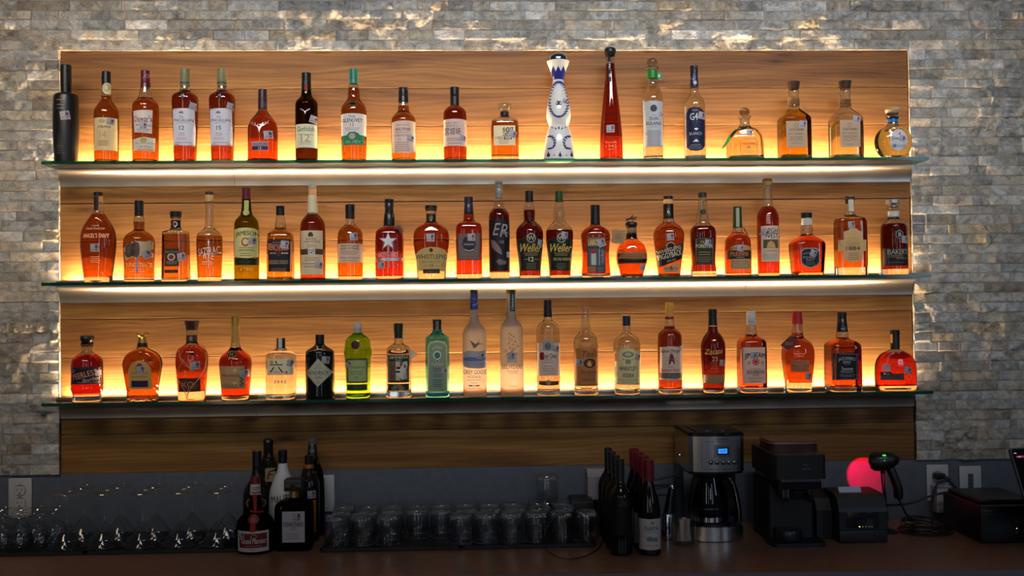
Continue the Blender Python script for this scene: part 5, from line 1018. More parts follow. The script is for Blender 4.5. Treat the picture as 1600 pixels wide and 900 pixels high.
B('vodka_bottle', 'tall frosted bottle with cork-coloured cap, dark neck strip, trees and palace print', 'C3', 901, 850,
  [(45, 36), (200, 36), (240, 38), (255, 48), (285, 76), (320, 90), (850, 91)], FRO, 'water', 300, th=1.6,
  caps=[('cap', 15, 48, 38, 37, (150, 116, 60))],
  parts=[('neck_strip', [('L', 884, 18, 922, 182, (28, 44, 50)), ('T', 'Belvedere', 903, 100, 16, (190, 190, 180), dict(rot=90, w=100)), ('T', 'B', 903, 165, 14, (190, 190, 180), dict(rot=90))]), ('printing', [('T', 'BELVEDERE', 905, 615, 34, (60, 58, 66), dict(w=156, b=.0)), ('T', 'ORGANIC', 905, 648, 12, (140, 110, 90), dict(w=92)), ('T', 'VODKA', 908, 664, 12, (140, 110, 90), dict(w=70)), ('D', 905, 768, 90, 1, 12, (190, 150, 100))])], st=(893, 532, 0, 54), decor=palace, group=BG)
B('vodka_bottle', 'clear vodka bottle, black cap, pale label with portrait patch and red initial', 'C3', 1187, 846,
  [(225, 32), (255, 34), (264, 54), (285, 78), (310, 88), (345, 91), (700, 91), (790, 88), (800, 91), (846, 91)], 'clear', 'water', 330, th=2.4,
  caps=[('cap', 92, 150, 31, 31, (18, 18, 22)), ('cap_skirt', 150, 226, 32, 33, (18, 18, 22))],
  parts=[('label', [('L', 1098, 430, 1274, 686, (214, 186, 166)), ('P', [(1140, 490), (1140, 425), (1150, 410), (1215, 410), (1224, 425), (1224, 490)], (150, 148, 146)), ('E', 1180, 455, 24, 28, (100, 98, 98)), ('L', 1120, 502, 1150, 562, (160, 34, 34)), ('T', 'Ketel One', 1184, 530, 38, (40, 34, 38), dict(w=124, b=.02)), ('T', 'VODKA', 1184, 562, 14, (80, 60, 60), dict(w=62)), ('D', 1184, 582, 90, 1, 12, (40, 34, 38)), ('D', 1184, 610, 90, 3, 18, (160, 130, 120)), ('D', 1200, 665, 60, 1, 12, (160, 130, 120))]),
         ('lower_band', [('P', [(1110, 725), (1265, 725), (1262, 755), (1186, 762), (1112, 755)], (40, 34, 26)), ('E', 1186, 740, 19, 21, (150, 146, 140)), ('O', 1186, 740, 15, 17, 4, (90, 86, 80)), ('D', 1145, 740, 44, 1, 12, (170, 150, 100)), ('D', 1228, 740, 40, 1, 12, (170, 150, 100))])], st=(1244, 474, -12, 48), group=BG)
B('vodka_bottle', 'slender-necked clear vodka bottle, copper cap and wide kraft label with round still emblem', 'C3', 1481, 842,
  [(185, 28), (230, 30), (290, 36), (330, 43), (352, 52), (372, 78), (405, 92), (440, 96), (842, 94)], 'clear', 'water', 400, th=2.8,
  caps=[('cap', 143, 185, 33, 33, (176, 104, 84), 'groove')],
  parts=[('label', [('L', 1388, 472, 1574, 766, (176, 112, 62)), ('T', "Tito's", 1510, 515, 48, (70, 40, 28), dict(w=120, b=.02, i=.2)), ('E', 1508, 588, 46, 36, (36, 24, 20)), ('E', 1508, 588, 32, 27, (120, 70, 40)), ('P', [(1492, 612), (1488, 590), (1505, 566), (1522, 590), (1520, 612)], (220, 160, 80)), ('T', 'Handmade', 1505, 656, 32, (80, 46, 30), dict(w=124, i=.25)), ('T', 'VODKA', 1515, 686, 18, (110, 66, 44), dict(w=84)), ('D', 1500, 710, 110, 2, 13, (90, 54, 36)), ('N', [(1430, 755), (1560, 755)], 3, (60, 34, 24))])], st=(1425, 582, -6, 52), group=BG)
B('vodka_bottle', 'round-shouldered clear vodka bottle, navy cap, cream label with wheat emblem', 'D3', 402, 830,
  [(290, 30), (350, 31), (364, 54), (390, 88), (425, 104), (460, 107), (750, 101), (830, 98)], 'clear', 'water', 470, th=2.2,
  caps=[('cap', 218, 295, 31, 31, (22, 28, 50))],
  parts=[('label', [('P', [(294, 750), (294, 496), (330, 490), (350, 475), (405, 470), (455, 478), (470, 490), (504, 496), (504, 752)], (200, 184, 132)), ('P', [(335, 750), (335, 500), (360, 484), (405, 478), (450, 486), (470, 500), (470, 750)], (214, 200, 150)), ('E', 408, 520, 44, 24, (130, 130, 110)), ('E', 408, 518, 26, 14, (190, 180, 140)), ('E', 408, 578, 22, 18, (140, 136, 110)), ('T', 'BUFFALO', 408, 562, 12, (90, 80, 60), dict(w=84, arc=-6)), ('T', 'WHEATLEY', 407, 630, 34, (60, 56, 50), dict(w=124, b=.03)), ('T', 'VODKA', 410, 683, 34, (60, 56, 50), dict(w=84, b=.03)), ('T', 'CRAFT DISTILLED', 408, 718, 11, (120, 100, 70), dict(w=130)), ('D', 405, 735, 110, 1, 10, (120, 100, 70)), ('P', [(302, 570), (302, 510), (320, 510), (320, 575)], (200, 80, 40)), ('D', 312, 620, 14, 6, 14, (90, 80, 60)), ('D', 486, 620, 14, 6, 14, (90, 80, 60))])], st=(480, 540, -12, 46), group=BG)
def pirate(s):
    F = Face(s.front); F.layer = s.fl; m = (120, 34, 34)
    s.draw(F, [('F', [(730, 545), (735, 515), (745, 508), (756, 518), (765, 545), (770, 570), (725, 575)], m), ('F', [(728, 572), (722, 598), (736, 596), (745, 575)], m), ('F', [(752, 572), (768, 598), (775, 590), (765, 565)], m), ('E', 746, 508, 8, 9, (190, 140, 110)), ('N', [(700, 570), (790, 545)], 3, GRY), ('N', [(695, 540), (800, 575)], 3, GRY)])
    F.build('label_figure', s.root)
B('rum_bottle', 'amber rum bottle with gold cap, white label and red swirling lettering', 'D3', 738, 828,
  [(240, 34), (290, 38), (302, 43), (316, 40), (328, 62), (355, 88), (385, 94), (828, 93)], 'clear', 'dark', 300, th=2.4,
  caps=[('cap', 113, 160, 32, 32, (190, 140, 50), 'groove'), ('cap_skirt', 158, 222, 31, 33, (180, 130, 50)), ('neck_band', 220, 244, 34, 35, (110, 24, 30))],
  parts=[('label', [('P', [(655, 462), (740, 455), (826, 462), (826, 716), (740, 722), (655, 716)], (206, 180, 160)), ('T', 'Captain Morgan', 738, 495, 34, (50, 40, 40), dict(w=156, b=.02)), ('D', 740, 615, 60, 1, 12, (60, 50, 50)), ('T', 'Spiced Rum', 738, 645, 34, (170, 50, 50), dict(w=136, i=.35, b=.02)), ('L', 656, 665, 826, 706, (96, 80, 70)), ('D', 740, 680, 140, 2, 13, (180, 160, 140)), ('D', 770, 712, 80, 1, 10, (100, 80, 70))])], st=(822, 470, 0, 36), decor=pirate, group=BG)
B('rum_bottle', 'dark rum bottle, black cap, gold slanted script and woven tan band below', 'D3', 1076, 822,
  [(285, 36), (340, 38), (352, 50), (375, 70), (410, 88), (450, 96), (520, 95), (680, 88), (760, 84), (822, 82)], 'clear', 'deep', 300, th=1.8,
  caps=[('cap', 165, 212, 32, 33, BLK), ('cap_skirt', 210, 292, 31, 34, BLK)],
  parts=[('printing', [('T', 'Zacapa', 1080, 500, 46, (200, 160, 80), dict(w=134, i=.35, b=.01, rot=4)), ('N', [(1015, 520), (1140, 508)], 4, (200, 160, 80)), ('T', '23', 1085, 555, 34, (206, 170, 110), dict(b=.01)), ('D', 1080, 585, 50, 3, 15, (150, 110, 70)), ('D', 1080, 632, 60, 1, 14, (170, 130, 90)), ('D', 1075, 650, 90, 1, 12, (150, 110, 80))]), ('woven_band', [('L', 996, 680, 1166, 746, (160, 120, 80))]+[('N', [(1000, 688+i*9), (1164, 688+i*9)], 2.5, (112, 80, 52)) for i in range(7)])], st=(1142, 584, -4, 48), group=BG)
B('bourbon_bottle', 'square bottle with white cap, pink-white label and round red seal', 'D3', 1377, 822,
  [(288, 37), (320, 40), (350, 46), (362, 43), (378, 50), (392, 78), (412, 98), (440, 103), (822, 104)], 'clear', (228, 92, 24), 360, n=5, th=2.6,
  caps=[('cap', 180, 232, 34, 34, (190, 188, 184), 'groove'), ('cap_skirt', 230, 290, 35, 36, (170, 168, 166))],
  parts=[('label', [('L', 1305, 464, 1480, 746, (214, 176, 158)), ('T', 'JIM BEAM', 1398, 528, 50, (34, 30, 34), dict(w=152, b=.04, arc=10)), ('E', 1404, 576, 27, 27, (190, 44, 40)), ('O', 1404, 576, 19, 19, 4, (220, 170, 150)), ('E', 1352, 584, 13, 15, (170, 150, 110)), ('E', 1456, 584, 13, 15, (170, 150, 110)), ('D', 1402, 632, 100, 1, 12, (190, 70, 60)), ('T', 'BOURBON', 1404, 657, 30, (50, 40, 44), dict(w=126, b=.02)), ('T', 'WHISKEY', 1404, 682, 13, (70, 50, 50), dict(w=54)), ('T', 'James B. Beam', 1404, 706, 20, (190, 70, 60), dict(w=120, i=.4)), ('D', 1404, 730, 80, 1, 12, (60, 50, 50))]), ('side_label', [('P', [(1271, 478), (1300, 470), (1300, 740), (1271, 735)], (196, 160, 140)), ('T', 'KENTUCKY', 1287, 600, 16, (90, 60, 60), dict(rot=90, w=170))]), ('cap_mark', [('D', 1366, 262, 50, 1, 12, (90, 100, 130))])], st=(1385, 530, -10, 46), group=BG)
B('bourbon_bottle', 'bottle with dripping red wax top and maroon diamond tag on its shoulder', 'E3', 438, 754,
  [(215, 38), (240, 39), (300, 43), (338, 47), (352, 66), (375, 98), (410, 114), (450, 121), (520, 119), (640, 106), (700, 98), (754, 96)], 'clear', (246, 108, 26), 300, n=2.6, th=5,
  caps=[('wax_top', 135, 185, 36, 37, (160, 26, 36)), ('wax_drip', 183, 232, 40, 42, (160, 26, 36))],
  parts=[('label', [('P', [(378, 512), (525, 514), (524, 606), (378, 602)], (186, 118, 76)), ('D', 452, 528, 120, 1, 12, (110, 60, 40)), ('T', "Maker's Mark", 452, 556, 26, (120, 66, 44), dict(w=130, i=.2)), ('D', 452, 580, 120, 2, 14, (130, 70, 46))]), ('printing', [('D', 450, 465, 90, 2, 16, (230, 150, 110))]), ('dripping_wax', [('F', [(440, 225), (452, 232), (456, 285), (448, 285)], (160, 26, 36)), ('F', [(400, 225), (416, 228), (410, 262)], (160, 26, 36))])],
  st=(515, 640, -4, 50), decor=lambda s: hang_tag(s, [(374, 322), (446, 370), (352, 446), (296, 396)], (96, 26, 30), 'hang_tag', n=3, print_col=(200, 150, 110), yoff=0), group=BG)
B('whiskey_bottle', 'square bottle with black capped neck and black label edged in white filigree', 'E3', 788, 758,
  [(288, 42), (300, 46), (325, 48), (340, 45), (350, 62), (368, 96), (390, 116), (410, 120), (758, 121)], 'clear', (216, 92, 20), 335, n=6, th=2.4,
  caps=[('cap', 138, 190, 35, 35, (14, 14, 16)), ('neck_wrap', 188, 292, 34, 44, (14, 14, 16))],
  parts=[('label', [('L', 724, 458, 902, 668, (18, 17, 20)), ('N', [(732, 466), (894, 466), (894, 660), (732, 660), (732, 466)], 3, (130, 130, 136)), ('T', "JACK DANIEL'S", 816, 502, 30, (200, 200, 200), dict(w=128, b=.03, arc=10)), ('E', 816, 530, 36, 24, (60, 60, 66)), ('T', 'Old No.7', 816, 528, 20, (190, 190, 190), dict(w=56)), ('T', 'Tennessee', 818, 580, 26, (200, 200, 200), dict(w=86, i=.2)), ('T', 'WHISKEY', 818, 606, 17, (210, 210, 210), dict(w=100, b=.03)), ('D', 818, 628, 120, 2, 12, (140, 140, 140))]), ('side_label', [('L', 680, 456, 694, 664, (190, 170, 150)), ('L', 700, 458, 720, 668, (30, 28, 30))]), ('neck_print', [('T', 'No.7', 792, 268, 16, (200, 200, 200), dict(w=34)), ('D', 790, 250, 30, 1, 12, GRY)])], group=BG)
B('bourbon_bottle', 'wide flat flask with black stopper and dark low label, rightmost on bottom shelf', 'E3', 1199, 746,
  [(428, 38), (440, 60), (460, 108), (500, 142), (550, 158), (620, 161), (700, 160), (746, 153)], 'clear', (236, 54, 18), 452, n=3, dr=.45, th=2.4, wall=.004,
  caps=[('cap', 277, 312, 37, 37, (24, 22, 22)), ('capsule', 312, 428, 34, 36, (34, 32, 32))],
  parts=[('neck_strip', [('L', 1150, 312, 1174, 378, (190, 140, 70))]), ('label', [('L', 1078, 606, 1165, 634, (24, 22, 24)), ('P', [(1080, 634), (1165, 634), (1165, 618), (1264, 618), (1264, 668), (1080, 668)], (76, 66, 64)), ('D', 1200, 632, 100, 2, 16, (50, 40, 40)), ('E', 1112, 620, 8, 8, (206, 200, 190)), ('D', 1140, 620, 30, 2, 8, (180, 170, 160))]), ('printing', [('T', 'WOODFORD RESERVE', 1225, 555, 20, (190, 50, 50), dict(w=190, b=.02)), ('D', 1215, 528, 120, 1, 12, (180, 70, 60)), ('D', 1215, 580, 120, 1, 12, (180, 70, 60)), ('P', [(1096, 600), (1096, 545), (1158, 545), (1158, 600)], (196, 150, 160)), ('O', 1301, 648, 24, 24, 4, (250, 110, 50)), ('O', 1301, 648, 15, 15, 3, (250, 110, 50))])], st=(1290, 592, -14, 54), group=BG)  # printing also holds a plain pinkish patch beside the lettering
# ---------------------------------------------------------------- worktop: bar mats
rub = noisy('black_rubber', (16, 16, 18), (24, 24, 28), 80, .6)
def mat_(x0, x1, lab, y0=-.262, y1=-.012):
    mb = MB(); h = .011; mb.box((x0, y0, ZC+.0001), (x1, y1, ZC+h*.6), rub, .0015)
    n = int((x1-x0)/.0085)
    for e in ((x0, y0, x1, y0+.006), (x0, y1-.006, x1, y1), (x0, y0, x0+.006, y1), (x1-.006, y0, x1, y1)): mb.box((e[0], e[1], ZC+h*.5), (e[2], e[3], ZC+h), rub)
    for i in range(n):
        xx = x0+.008+i*.0085
        if xx < x1-.01: mb.box((xx, y0+.006, ZC+h*.55), (xx+.004, y1-.006, ZC+h*.92), rub)
    tag(mb.build('bar_mat'), lab, 'bar mat', 'ribbed rubber bar mats on the worktop')
XA = float(onZ(135, 866, ZC)[0]); XB = float(onZ(396, 862, ZC)[0]); XC = float(onZ(501, 862, ZC)[0]); XD = float(onZ(720, 860, ZC)[0]); XE = float(onZ(932, 857, ZC)[0])
mat_(X0+.05, XA-.001, 'black ribbed bar mat under the small stemmed glasses at far left')
mat_(XA+.001, XB, 'black ribbed bar mat under most of the upturned martini glasses')
mat_(XC, XD-.001, 'black ribbed bar mat under the left half of the tumblers', -.285)
mat_(XD+.001, XE, 'black ribbed bar mat under the right half of the tumblers', -.285)
ZM = ZC+.0112
tg = thin((250, 251, 252), 'drinking_glass', 1.3)
def shell(outer, inner, mb, m=tg, seg=36): mb.lathe(outer+inner[::-1], m, seg, cap0=False, cap1=False, closed=True)
bead_m = thin((225, 228, 232), 'glass_rim', 9)
def bead(mb, r, z, t=.0006, seg=40): mb.lathe([(r+t*math.cos(a), z+t*math.sin(a)) for a in [R(q) for q in range(0, 360, 60)]], bead_m, seg, closed=True)
ORD = ['first', 'second', 'third', 'fourth', 'fifth', 'sixth', 'seventh', 'eighth', 'ninth', 'tenth', 'eleventh']
# ---------------------------------------------------------------- martini glasses, upside down
def martini():
    root = empty('martini_glass', (0, 0, 0)); tag(root, 'x', 'glass', 'upturned martini glasses on the left bar mats')
    mb = MB(); shell([(.0546, 0), (.054, .0015), (.008, .064), (.0045, .068)], [(.0537, .0002), (.0528, .002), (.0068, .0625), (.001, .064)], mb); bead(mb, .0541, .0007); mb.build('bowl', root)
    mb = MB(); mb.lathe([(.0045, .0665), (.0055, .069), (.0036, .074), (.0034, .11), (.0036, .14), (.006, .1475), (.009, .149)], tg, 20); mb.build('stem', root)
    mb = MB(); mb.lathe([(.009, .1485), (.02, .1495), (.0365, .1515), (.0372, .1522), (.0365, .1528), (.012, .1524)], tg, 36); bead(mb, .0368, .1522, .0005); mb.build('foot', root)
    return root
mg = martini(); first = True
MP = [(0, [104.6, 162.5, 222.8, 282, 342], 859.5), (1, [131.6, 188, 244, 300, 357], 842)]
for row, xs_, yb in MP:
    for i, px in enumerate(xs_):
        lab = '%s martini glass from the left in the %s row, standing upside down' % (ORD[i], ('front', 'rear')[row])
        o = mg if first else copy_tree(mg, None, lab); first = False; o['label'] = lab
        P = onZ(px, yb-i*1.1-7, ZM); yy = -.193 if row == 0 else -.085
        o.location = (float(onY(px, 851 if row == 0 else 835, yy)[0]), yy+(i % 2)*.004, ZM)
# ---------------------------------------------------------------- small stemmed glasses at the far left
def cordial():
    root = empty('cordial_glass', (0, 0, 0)); tag(root, 'x', 'glass', 'small stemmed glasses at the far left')
    mb = MB(); shell([(.0215, 0), (.0245, .015), (.0235, .03), (.015, .044), (.0045, .05)], [(.0205, .0004), (.0233, .015), (.0222, .029), (.0135, .0425), (.001, .046)], mb, seg=28); bead(mb, .021, .0006, .0005, 28); mb.build('bowl', root)
    mb = MB(); mb.lathe([(.0045, .049), (.003, .054), (.003, .076), (.006, .082), (.022, .0845), (.0245, .0855), (.024, .0865), (.01, .0862)], tg, 28); bead(mb, .0243, .0856, .0005, 28); mb.build('stem_and_foot', root)
    return root
cg = cordial(); first = True
for r, (yy, xo) in enumerate(((-.18, 0), (-.12, .012), (-.062, -.006))):
    for i in range(5):
        lab = '%s small stemmed glass from the left in the %s row, standing upside down' % (ORD[i], ('front', 'middle', 'rear')[r])
        o = cg if first else copy_tree(cg, None, lab); first = False; o['label'] = lab
        o.location = (-1.555+i*.054+xo+.003*((i*7+r*3) % 3)+r*.004, yy+.004*((i*5+r) % 3), ZM)
# ---------------------------------------------------------------- tumblers, upside down in three rows
def tumbler(name='tumbler', r=.0355, h=.083):
    root = empty(name, (0, 0, 0))
    mb = MB(); shell([(r, 0), (r+.0004, .002), (r*.985, h*.4), (r*.93, h-.012), (r*.88, h-.004), (r*.8, h)], [(r-.0012, .0003), (r-.0016, .003), (r*.95, h*.4), (r*.885, h-.018), (r*.6, h-.014), (.001, h-.0125)], mb)
    mb.lathe([(r*.8, h), (r*.78, h-.0003), (.001, h-.001)], tg, 36, cap0=False, cap1=False); bead(mb, r-.0006, .0007, .0007); mb.build('glass_wall', root)
    mb = MB(); mb.lathe([(r*.86, h-.014), (r*.88, h-.010), (r*.86, h-.006), (r*.79, h-.0015)], glass(GLS['clear']), 36); mb.build('thick_base', root)
    return root
tb = tumbler(); tag(tb, 'x', 'glass', 'upturned tumblers on the right bar mats'); first = True
rows = [(-.232, [526, 564, 603, 720, 759, 797, 836, 874, 913], 843, 'front'), (-.155, [536, 574, 612, 646, 683, 722, 759, 797, 835, 873], 826, 'middle'), (-.078, [538, 577, 613, 648, 685, 722, 758, 795, 831, 866], 815, 'rear')]
TP = {}
for yy, pxs, py, nm in rows:
    for i, px in enumerate(pxs):
        lab = '%s tumbler from the left in the %s row, standing upside down' % (ORD[i], nm)
        o = tb if first else copy_tree(tb, None, lab); first = False; o['label'] = lab
        X = float(onY(px, py, yy)[0]); TP[(nm, i)] = X
        if i and X-TP[(nm, i-1)] < .0735: X = TP[(nm, i-1)]+.0735; TP[(nm, i)] = X
        o.location = (X, yy, ZM)
t2 = copy_tree(tb, None, 'single tumbler stacked upside down on top of the other tumblers'); t2.location = ((TP[('rear', 8)]+TP[('rear', 9)])/2-.006, -.088, ZM+.0832)

# ---------------------------------------------------------------- liqueur bottles
LG = 'liqueur bottles between the bar mats'
K_ = lambda y: y
def oval(s):
    F = Face(s.front); s.draw(F, [('E', 185, 505, 72, 44, (60, 44, 24)), ('O', 185, 505, 70, 42, 5, (170, 140, 70)), ('D', 185, 505, 100, 2, 18, (170, 150, 90))]); F.build('oval_label', s.root)
B('liqueur_bottle', 'black round-shouldered liqueur bottle with oval badge, behind red-ribboned squat one', 'K', 200, 860,
  [(220, 33), (300, 36), (345, 62), (400, 95), (460, 104), (860, 102)], mat((16, 13, 12), .12), None, caps=[('cap', 112, 225, 33, 34, (20, 18, 18)), ('cap_rim', 108, 116, 33, 33, GOLD)], decor=oval, Y=-.135, group=LG)
B('liqueur_bottle', 'tall dark liqueur bottle with cream label bearing a red letter F', 'K', 285, 850,
  [(90, 36), (150, 36), (185, 52), (235, 72), (300, 76), (850, 74)], mat((26, 15, 10), .12), None, caps=[('cap', 18, 66, 38, 36, (22, 18, 18), 'dome'), ('cap_skirt', 66, 98, 36, 34, (20, 17, 17))],
  parts=[('label', [('L', 256, 245, 334, 345, (170, 150, 110)), ('T', 'F', 296, 294, 62, (96, 24, 30), dict(b=.03, i=.25))])], Y=-.062, group=LG)
B('liqueur_bottle', 'white opaque liqueur bottle with black cap and arched dark lettering', 'K', 392, 860,
  [(205, 32), (260, 40), (310, 62), (370, 88), (440, 104), (860, 100)], mat((206, 206, 204), .22), None, caps=[('cap', 110, 150, 33, 33, BLK, 'groove'), ('cap_skirt', 150, 208, 32, 32, BLK)],
  parts=[('printing', [('T', 'MALIBU', 378, 470, 48, (30, 30, 34), dict(w=150, b=.02, rot=8)), ('F', [(342, 505), (352, 490), (372, 500), (360, 512), (356, 570), (350, 570), (350, 515)], (30, 30, 34))])], Y=-.15, group=LG)
B('liqueur_bottle', 'dark bottle with orange neck band and orange strip down its right side', 'K', 586, 860,
  [(240, 32), (262, 40), (300, 58), (345, 74), (400, 78), (860, 76)], mat((24, 15, 11), .14), None, caps=[('cap', 150, 216, 32, 30, BLK), ('neck_band', 214, 242, 33, 35, (150, 84, 30))],
  parts=[('side_strip', [('L', 612, 480, 634, 720, (150, 90, 30))])], st=(600, 440, 0, 56), Y=-.13, group=LG)
B('liqueur_bottle', 'tallest dark green bottle at back, ribbed grey cap with white-lettered band', 'K', 612, 850,
  [(165, 40), (200, 48), (250, 72), (320, 84), (400, 88), (850, 86)], 'dkgreen', (30, 60, 20), 250, caps=[('cap', 25, 66, 34, 33, (90, 88, 86), 'groove'), ('neck_wrap', 64, 168, 31, 40, (26, 28, 28))],
  parts=[('neck_print', [('D', 604, 108, 44, 2, 14, SILV), ('L', 640, 190, 656, 214, (150, 120, 80))])], Y=-.06, group=LG)
def gm(s):
    F = Face(s.front); F.layer = s.fl; r = (150, 20, 34)
    s.draw(F, [('P', [(164, 440), (196, 436), (190, 560), (172, 560)], r), ('P', [(140, 555), (240, 560), (238, 575), (142, 572)], r), ('P', [(146, 660), (184, 660), (186, 718), (144, 718)], r)]); F.build('red_ribbon', s.root)
    mb = MB(); a, z = s.uv(168, 630); q = s.front(a, z, .001); mb.lathe([(.0155, 0), (.016, .002), (.0135, .0042), (.009, .0045), (.008, .0035)], mat((130, 16, 26), .3), 20, M=Matrix.Translation(Vector(q)+Vector((0, .0015, 0))) @ Matrix.Rotation(R(72), 4, 'X')); mb.build('wax_seal', s.root)
B('liqueur_bottle', 'squat round brown bottle with red ribbon, wax seal and red-white label', 'K', 187, 884,
  [(435, 38), (500, 44), (540, 52), (570, 82), (610, 122), (660, 140), (720, 143), (830, 142), (884, 132)], 'brown', (150, 70, 30), 480,
  caps=[('cap', 305, 358, 34, 36, (120, 24, 34)), ('neck_label', 358, 437, 36, 40, (190, 176, 170))],
  parts=[('label', [('L', 56, 712, 284, 862, (196, 190, 190)), ('L', 68, 730, 270, 836, (110, 34, 34)), ('T', 'Grand Marnier', 168, 785, 40, (206, 200, 200), dict(w=172, b=.03)), ('D', 168, 822, 150, 1, 12, (170, 140, 140)), ('T', 'PARIS', 168, 848, 10, (60, 50, 50), dict(w=40)), ('O', 172, 752, 22, 14, 4, (170, 140, 140))]), ('neck_print', [('D', 188, 386, 50, 2, 14, (90, 60, 60)), ('L', 160, 422, 222, 430, (130, 30, 34))])],
  st=(80, 745, 0, 50), decor=gm, Y=-.246, group=LG)
def stipple(s):
    mb = MB(); gm_ = glass(GLS['brown']); rnd = random.Random(4)
    for yy in (500, 520, 815, 840):
        for i in range(20):
            a, z = s.uv(352+i*13+rnd.uniform(-3, 3), yy+rnd.uniform(-5, 5)); q = s.front(a, z, .0003)
            mb.lathe([(.0026, 0), (.0024, .0009), (.0014, .0017), (.0004, .002)], gm_, 8, M=Matrix.Translation(q) @ Matrix.Rotation(R(90), 4, 'X'))
    mb.build('glass_studs', s.root)
B('liqueur_bottle', 'square dark amber liqueur decanter with big square black cap, white label', 'K', 475, 870,
  [(455, 30), (468, 40), (480, 96), (500, 128), (530, 135), (850, 134), (870, 130)], 'brown', (170, 70, 26), 500, n=7, dr=.72,
  caps=[('square_cap', 320, 405, 64, 64, (26, 23, 23), 'box'), ('gold_neck', 405, 458, 30, 32, GOLD)],
  parts=[('label', [('L', 384, 565, 550, 794, (176, 172, 178)), ('T', 'DISARONNO', 466, 660, 34, (40, 34, 40), dict(w=142, b=.02)), ('D', 470, 688, 70, 2, 14, GRY), ('D', 466, 730, 100, 3, 17, GRY), ('O', 430, 612, 20, 16, 3, (170, 160, 130))]), ('cap_print', [('T', 'DISARONNO', 467, 374, 20, (190, 160, 90), dict(w=108, b=.02))])],
  st=(490, 607, 0, 62), decor=stipple, Y=-.229, group=LG)

# ---------------------------------------------------------------- wine bottles in two files
WG = 'wine bottles in two files on the worktop'
w1 = B('wine_bottle', 'front bottle of the black-capped wine file, plain dark label', 'W', 318, 850,
  [(300, 27), (335, 29), (370, 52), (410, 74), (450, 80), (850, 78)], mat((10, 12, 9), .08, name='dark_wine_glass'), None, caps=[('capsule', 167, 318, 29, 30, (34, 36, 38))],
  parts=[('label', [('L', 250, 440, 385, 700, (14, 13, 15)), ('F', [(308, 480), (325, 455), (345, 470), (365, 460), (358, 482)], (96, 20, 40)), ('T', 'RAVAGE', 335, 494, 14, (100, 70, 76), dict(w=64)), ('N', [(265, 590), (375, 590)], 2, (50, 34, 30))])], Y=-.365, group=WG).root
w2 = B('wine_bottle', 'front bottle of the red-capped wine file, white label with small building picture', 'W', 519, 850,
  [(300, 28), (340, 32), (390, 48), (450, 68), (520, 77), (560, 79), (850, 77)], mat((14, 9, 9), .08), None, caps=[('capsule', 172, 320, 37, 36, (120, 26, 38)), ('capsule_ring', 196, 206, 38.5, 38.5, (130, 30, 42))],
  parts=[('label', [('L', 442, 590, 597, 808, (196, 190, 186)), ('E', 538, 618, 13, 12, (170, 140, 70)), ('T', 'NAPA', 534, 657, 30, (44, 50, 70), dict(w=90)), ('T', 'CELLARS', 536, 683, 9, GRY, dict(w=64)), ('P', [(498, 745), (498, 720), (520, 712), (545, 722), (572, 716), (572, 748)], (130, 130, 136)), ('D', 536, 738, 70, 1, 12, (90, 90, 96)), ('T', 'PINOT NOIR', 538, 776, 10, GRY, dict(w=74)), ('T', '2018', 540, 792, 7, GRY)])], Y=-.368, group=WG).root
for k in (1, 2, 3):
    for w_, nm, sg in ((w1, 'black', 0), (w2, 'red', 0)):
        c = copy_tree(w_, None, '%s bottle from the front in the %s-capped wine file' % (ORD[k], nm)); c.location.y += k*.0735; c.location.x -= k*.0012*(1 if nm == 'black' else 1.5)
# ---------------------------------------------------------------- outlets on the grey wall
plm = mat((176, 176, 178), .35, name='white_plastic'); slot = mat((30, 30, 32), .5)
def plate(x, z, lab, kind='outlet', name='wall_outlet'):
    root = empty(name, (x, .002, z)); tag(root, lab, 'outlet', 'outlets on the grey wall')
    mb = MB(); mb.box((-.0355, -.006, -.0575), (.0355, .0, .0575), plm, .0025); mb.build('cover_plate', root)
    if kind == 'duplex':
        for s in (1, -1):
            zz = s*.0195; mb = MB(); n = 24
            pl = [(.0172*math.cos(a), max(-.0138, min(.0138, .0172*math.sin(a)))+zz) for a in [2*math.pi*i/n for i in range(n)]]
            mb.prism(pl, -.0085, -.0055, plm, axis='y')
            for a, b, w_, h_ in ((-.0065, .003, .0016, .0085), (.0065, .003, .0016, .007)): mb.box((a-w_/2, -.0088, zz+b-h_/2), (a+w_/2, -.0084, zz+b+h_/2), slot)
            mb.lathe([(.0026, 0), (.0026, .0004)], slot, 14, M=Matrix.Translation((0, -.0084, zz-.0085)) @ Matrix.Rotation(R(90), 4, 'X'))
            mb.lathe([(.0186, 0), (.0186, .0005)], mat((110, 108, 106), .5), 28, M=Matrix.Translation((0, -.0056, zz)) @ Matrix.Rotation(R(90), 4, 'X')); mb.build('socket', root)
        mb = MB(); mb.lathe([(.003, 0), (.0026, .001), (.001, .0014)], mat((150, 150, 150), .3, .8), 14, M=Matrix.Translation((0, -.006, 0)) @ Matrix.Rotation(R(90), 4, 'X')); mb.build('screw', root)
    elif kind == 'deco':
        mb = MB(); mb.box((-.0085, -.0085, -.034), (.0085, -.0055, .034), mat((70, 78, 88), .4), .001)
        for i in range(5): mb.box((-.005, -.0088, -.024+i*.012), (.005, -.0084, -.021+i*.012), slot)
        mb.build('slotted_insert', root)
    return root
P = onY(32, 776, 0); plate(P[0], P[2], 'white duplex wall outlet at the far left above the small glasses', 'duplex')
P = onY(1464.5, 755, 0); plate(P[0], P[2]+.002, 'white wall outlet with black plug and white adapter plugged into it', 'duplex')
P = onY(1515.7, 756, 0); plate(P[0], P[2], 'white wall plate with slotted dark insert, beside the plugged outlet', 'deco')
P = onY(505, 770, 0); plate(P[0], P[2]-.002, 'pale wall plate mostly hidden behind the tall green bottle', 'blank')
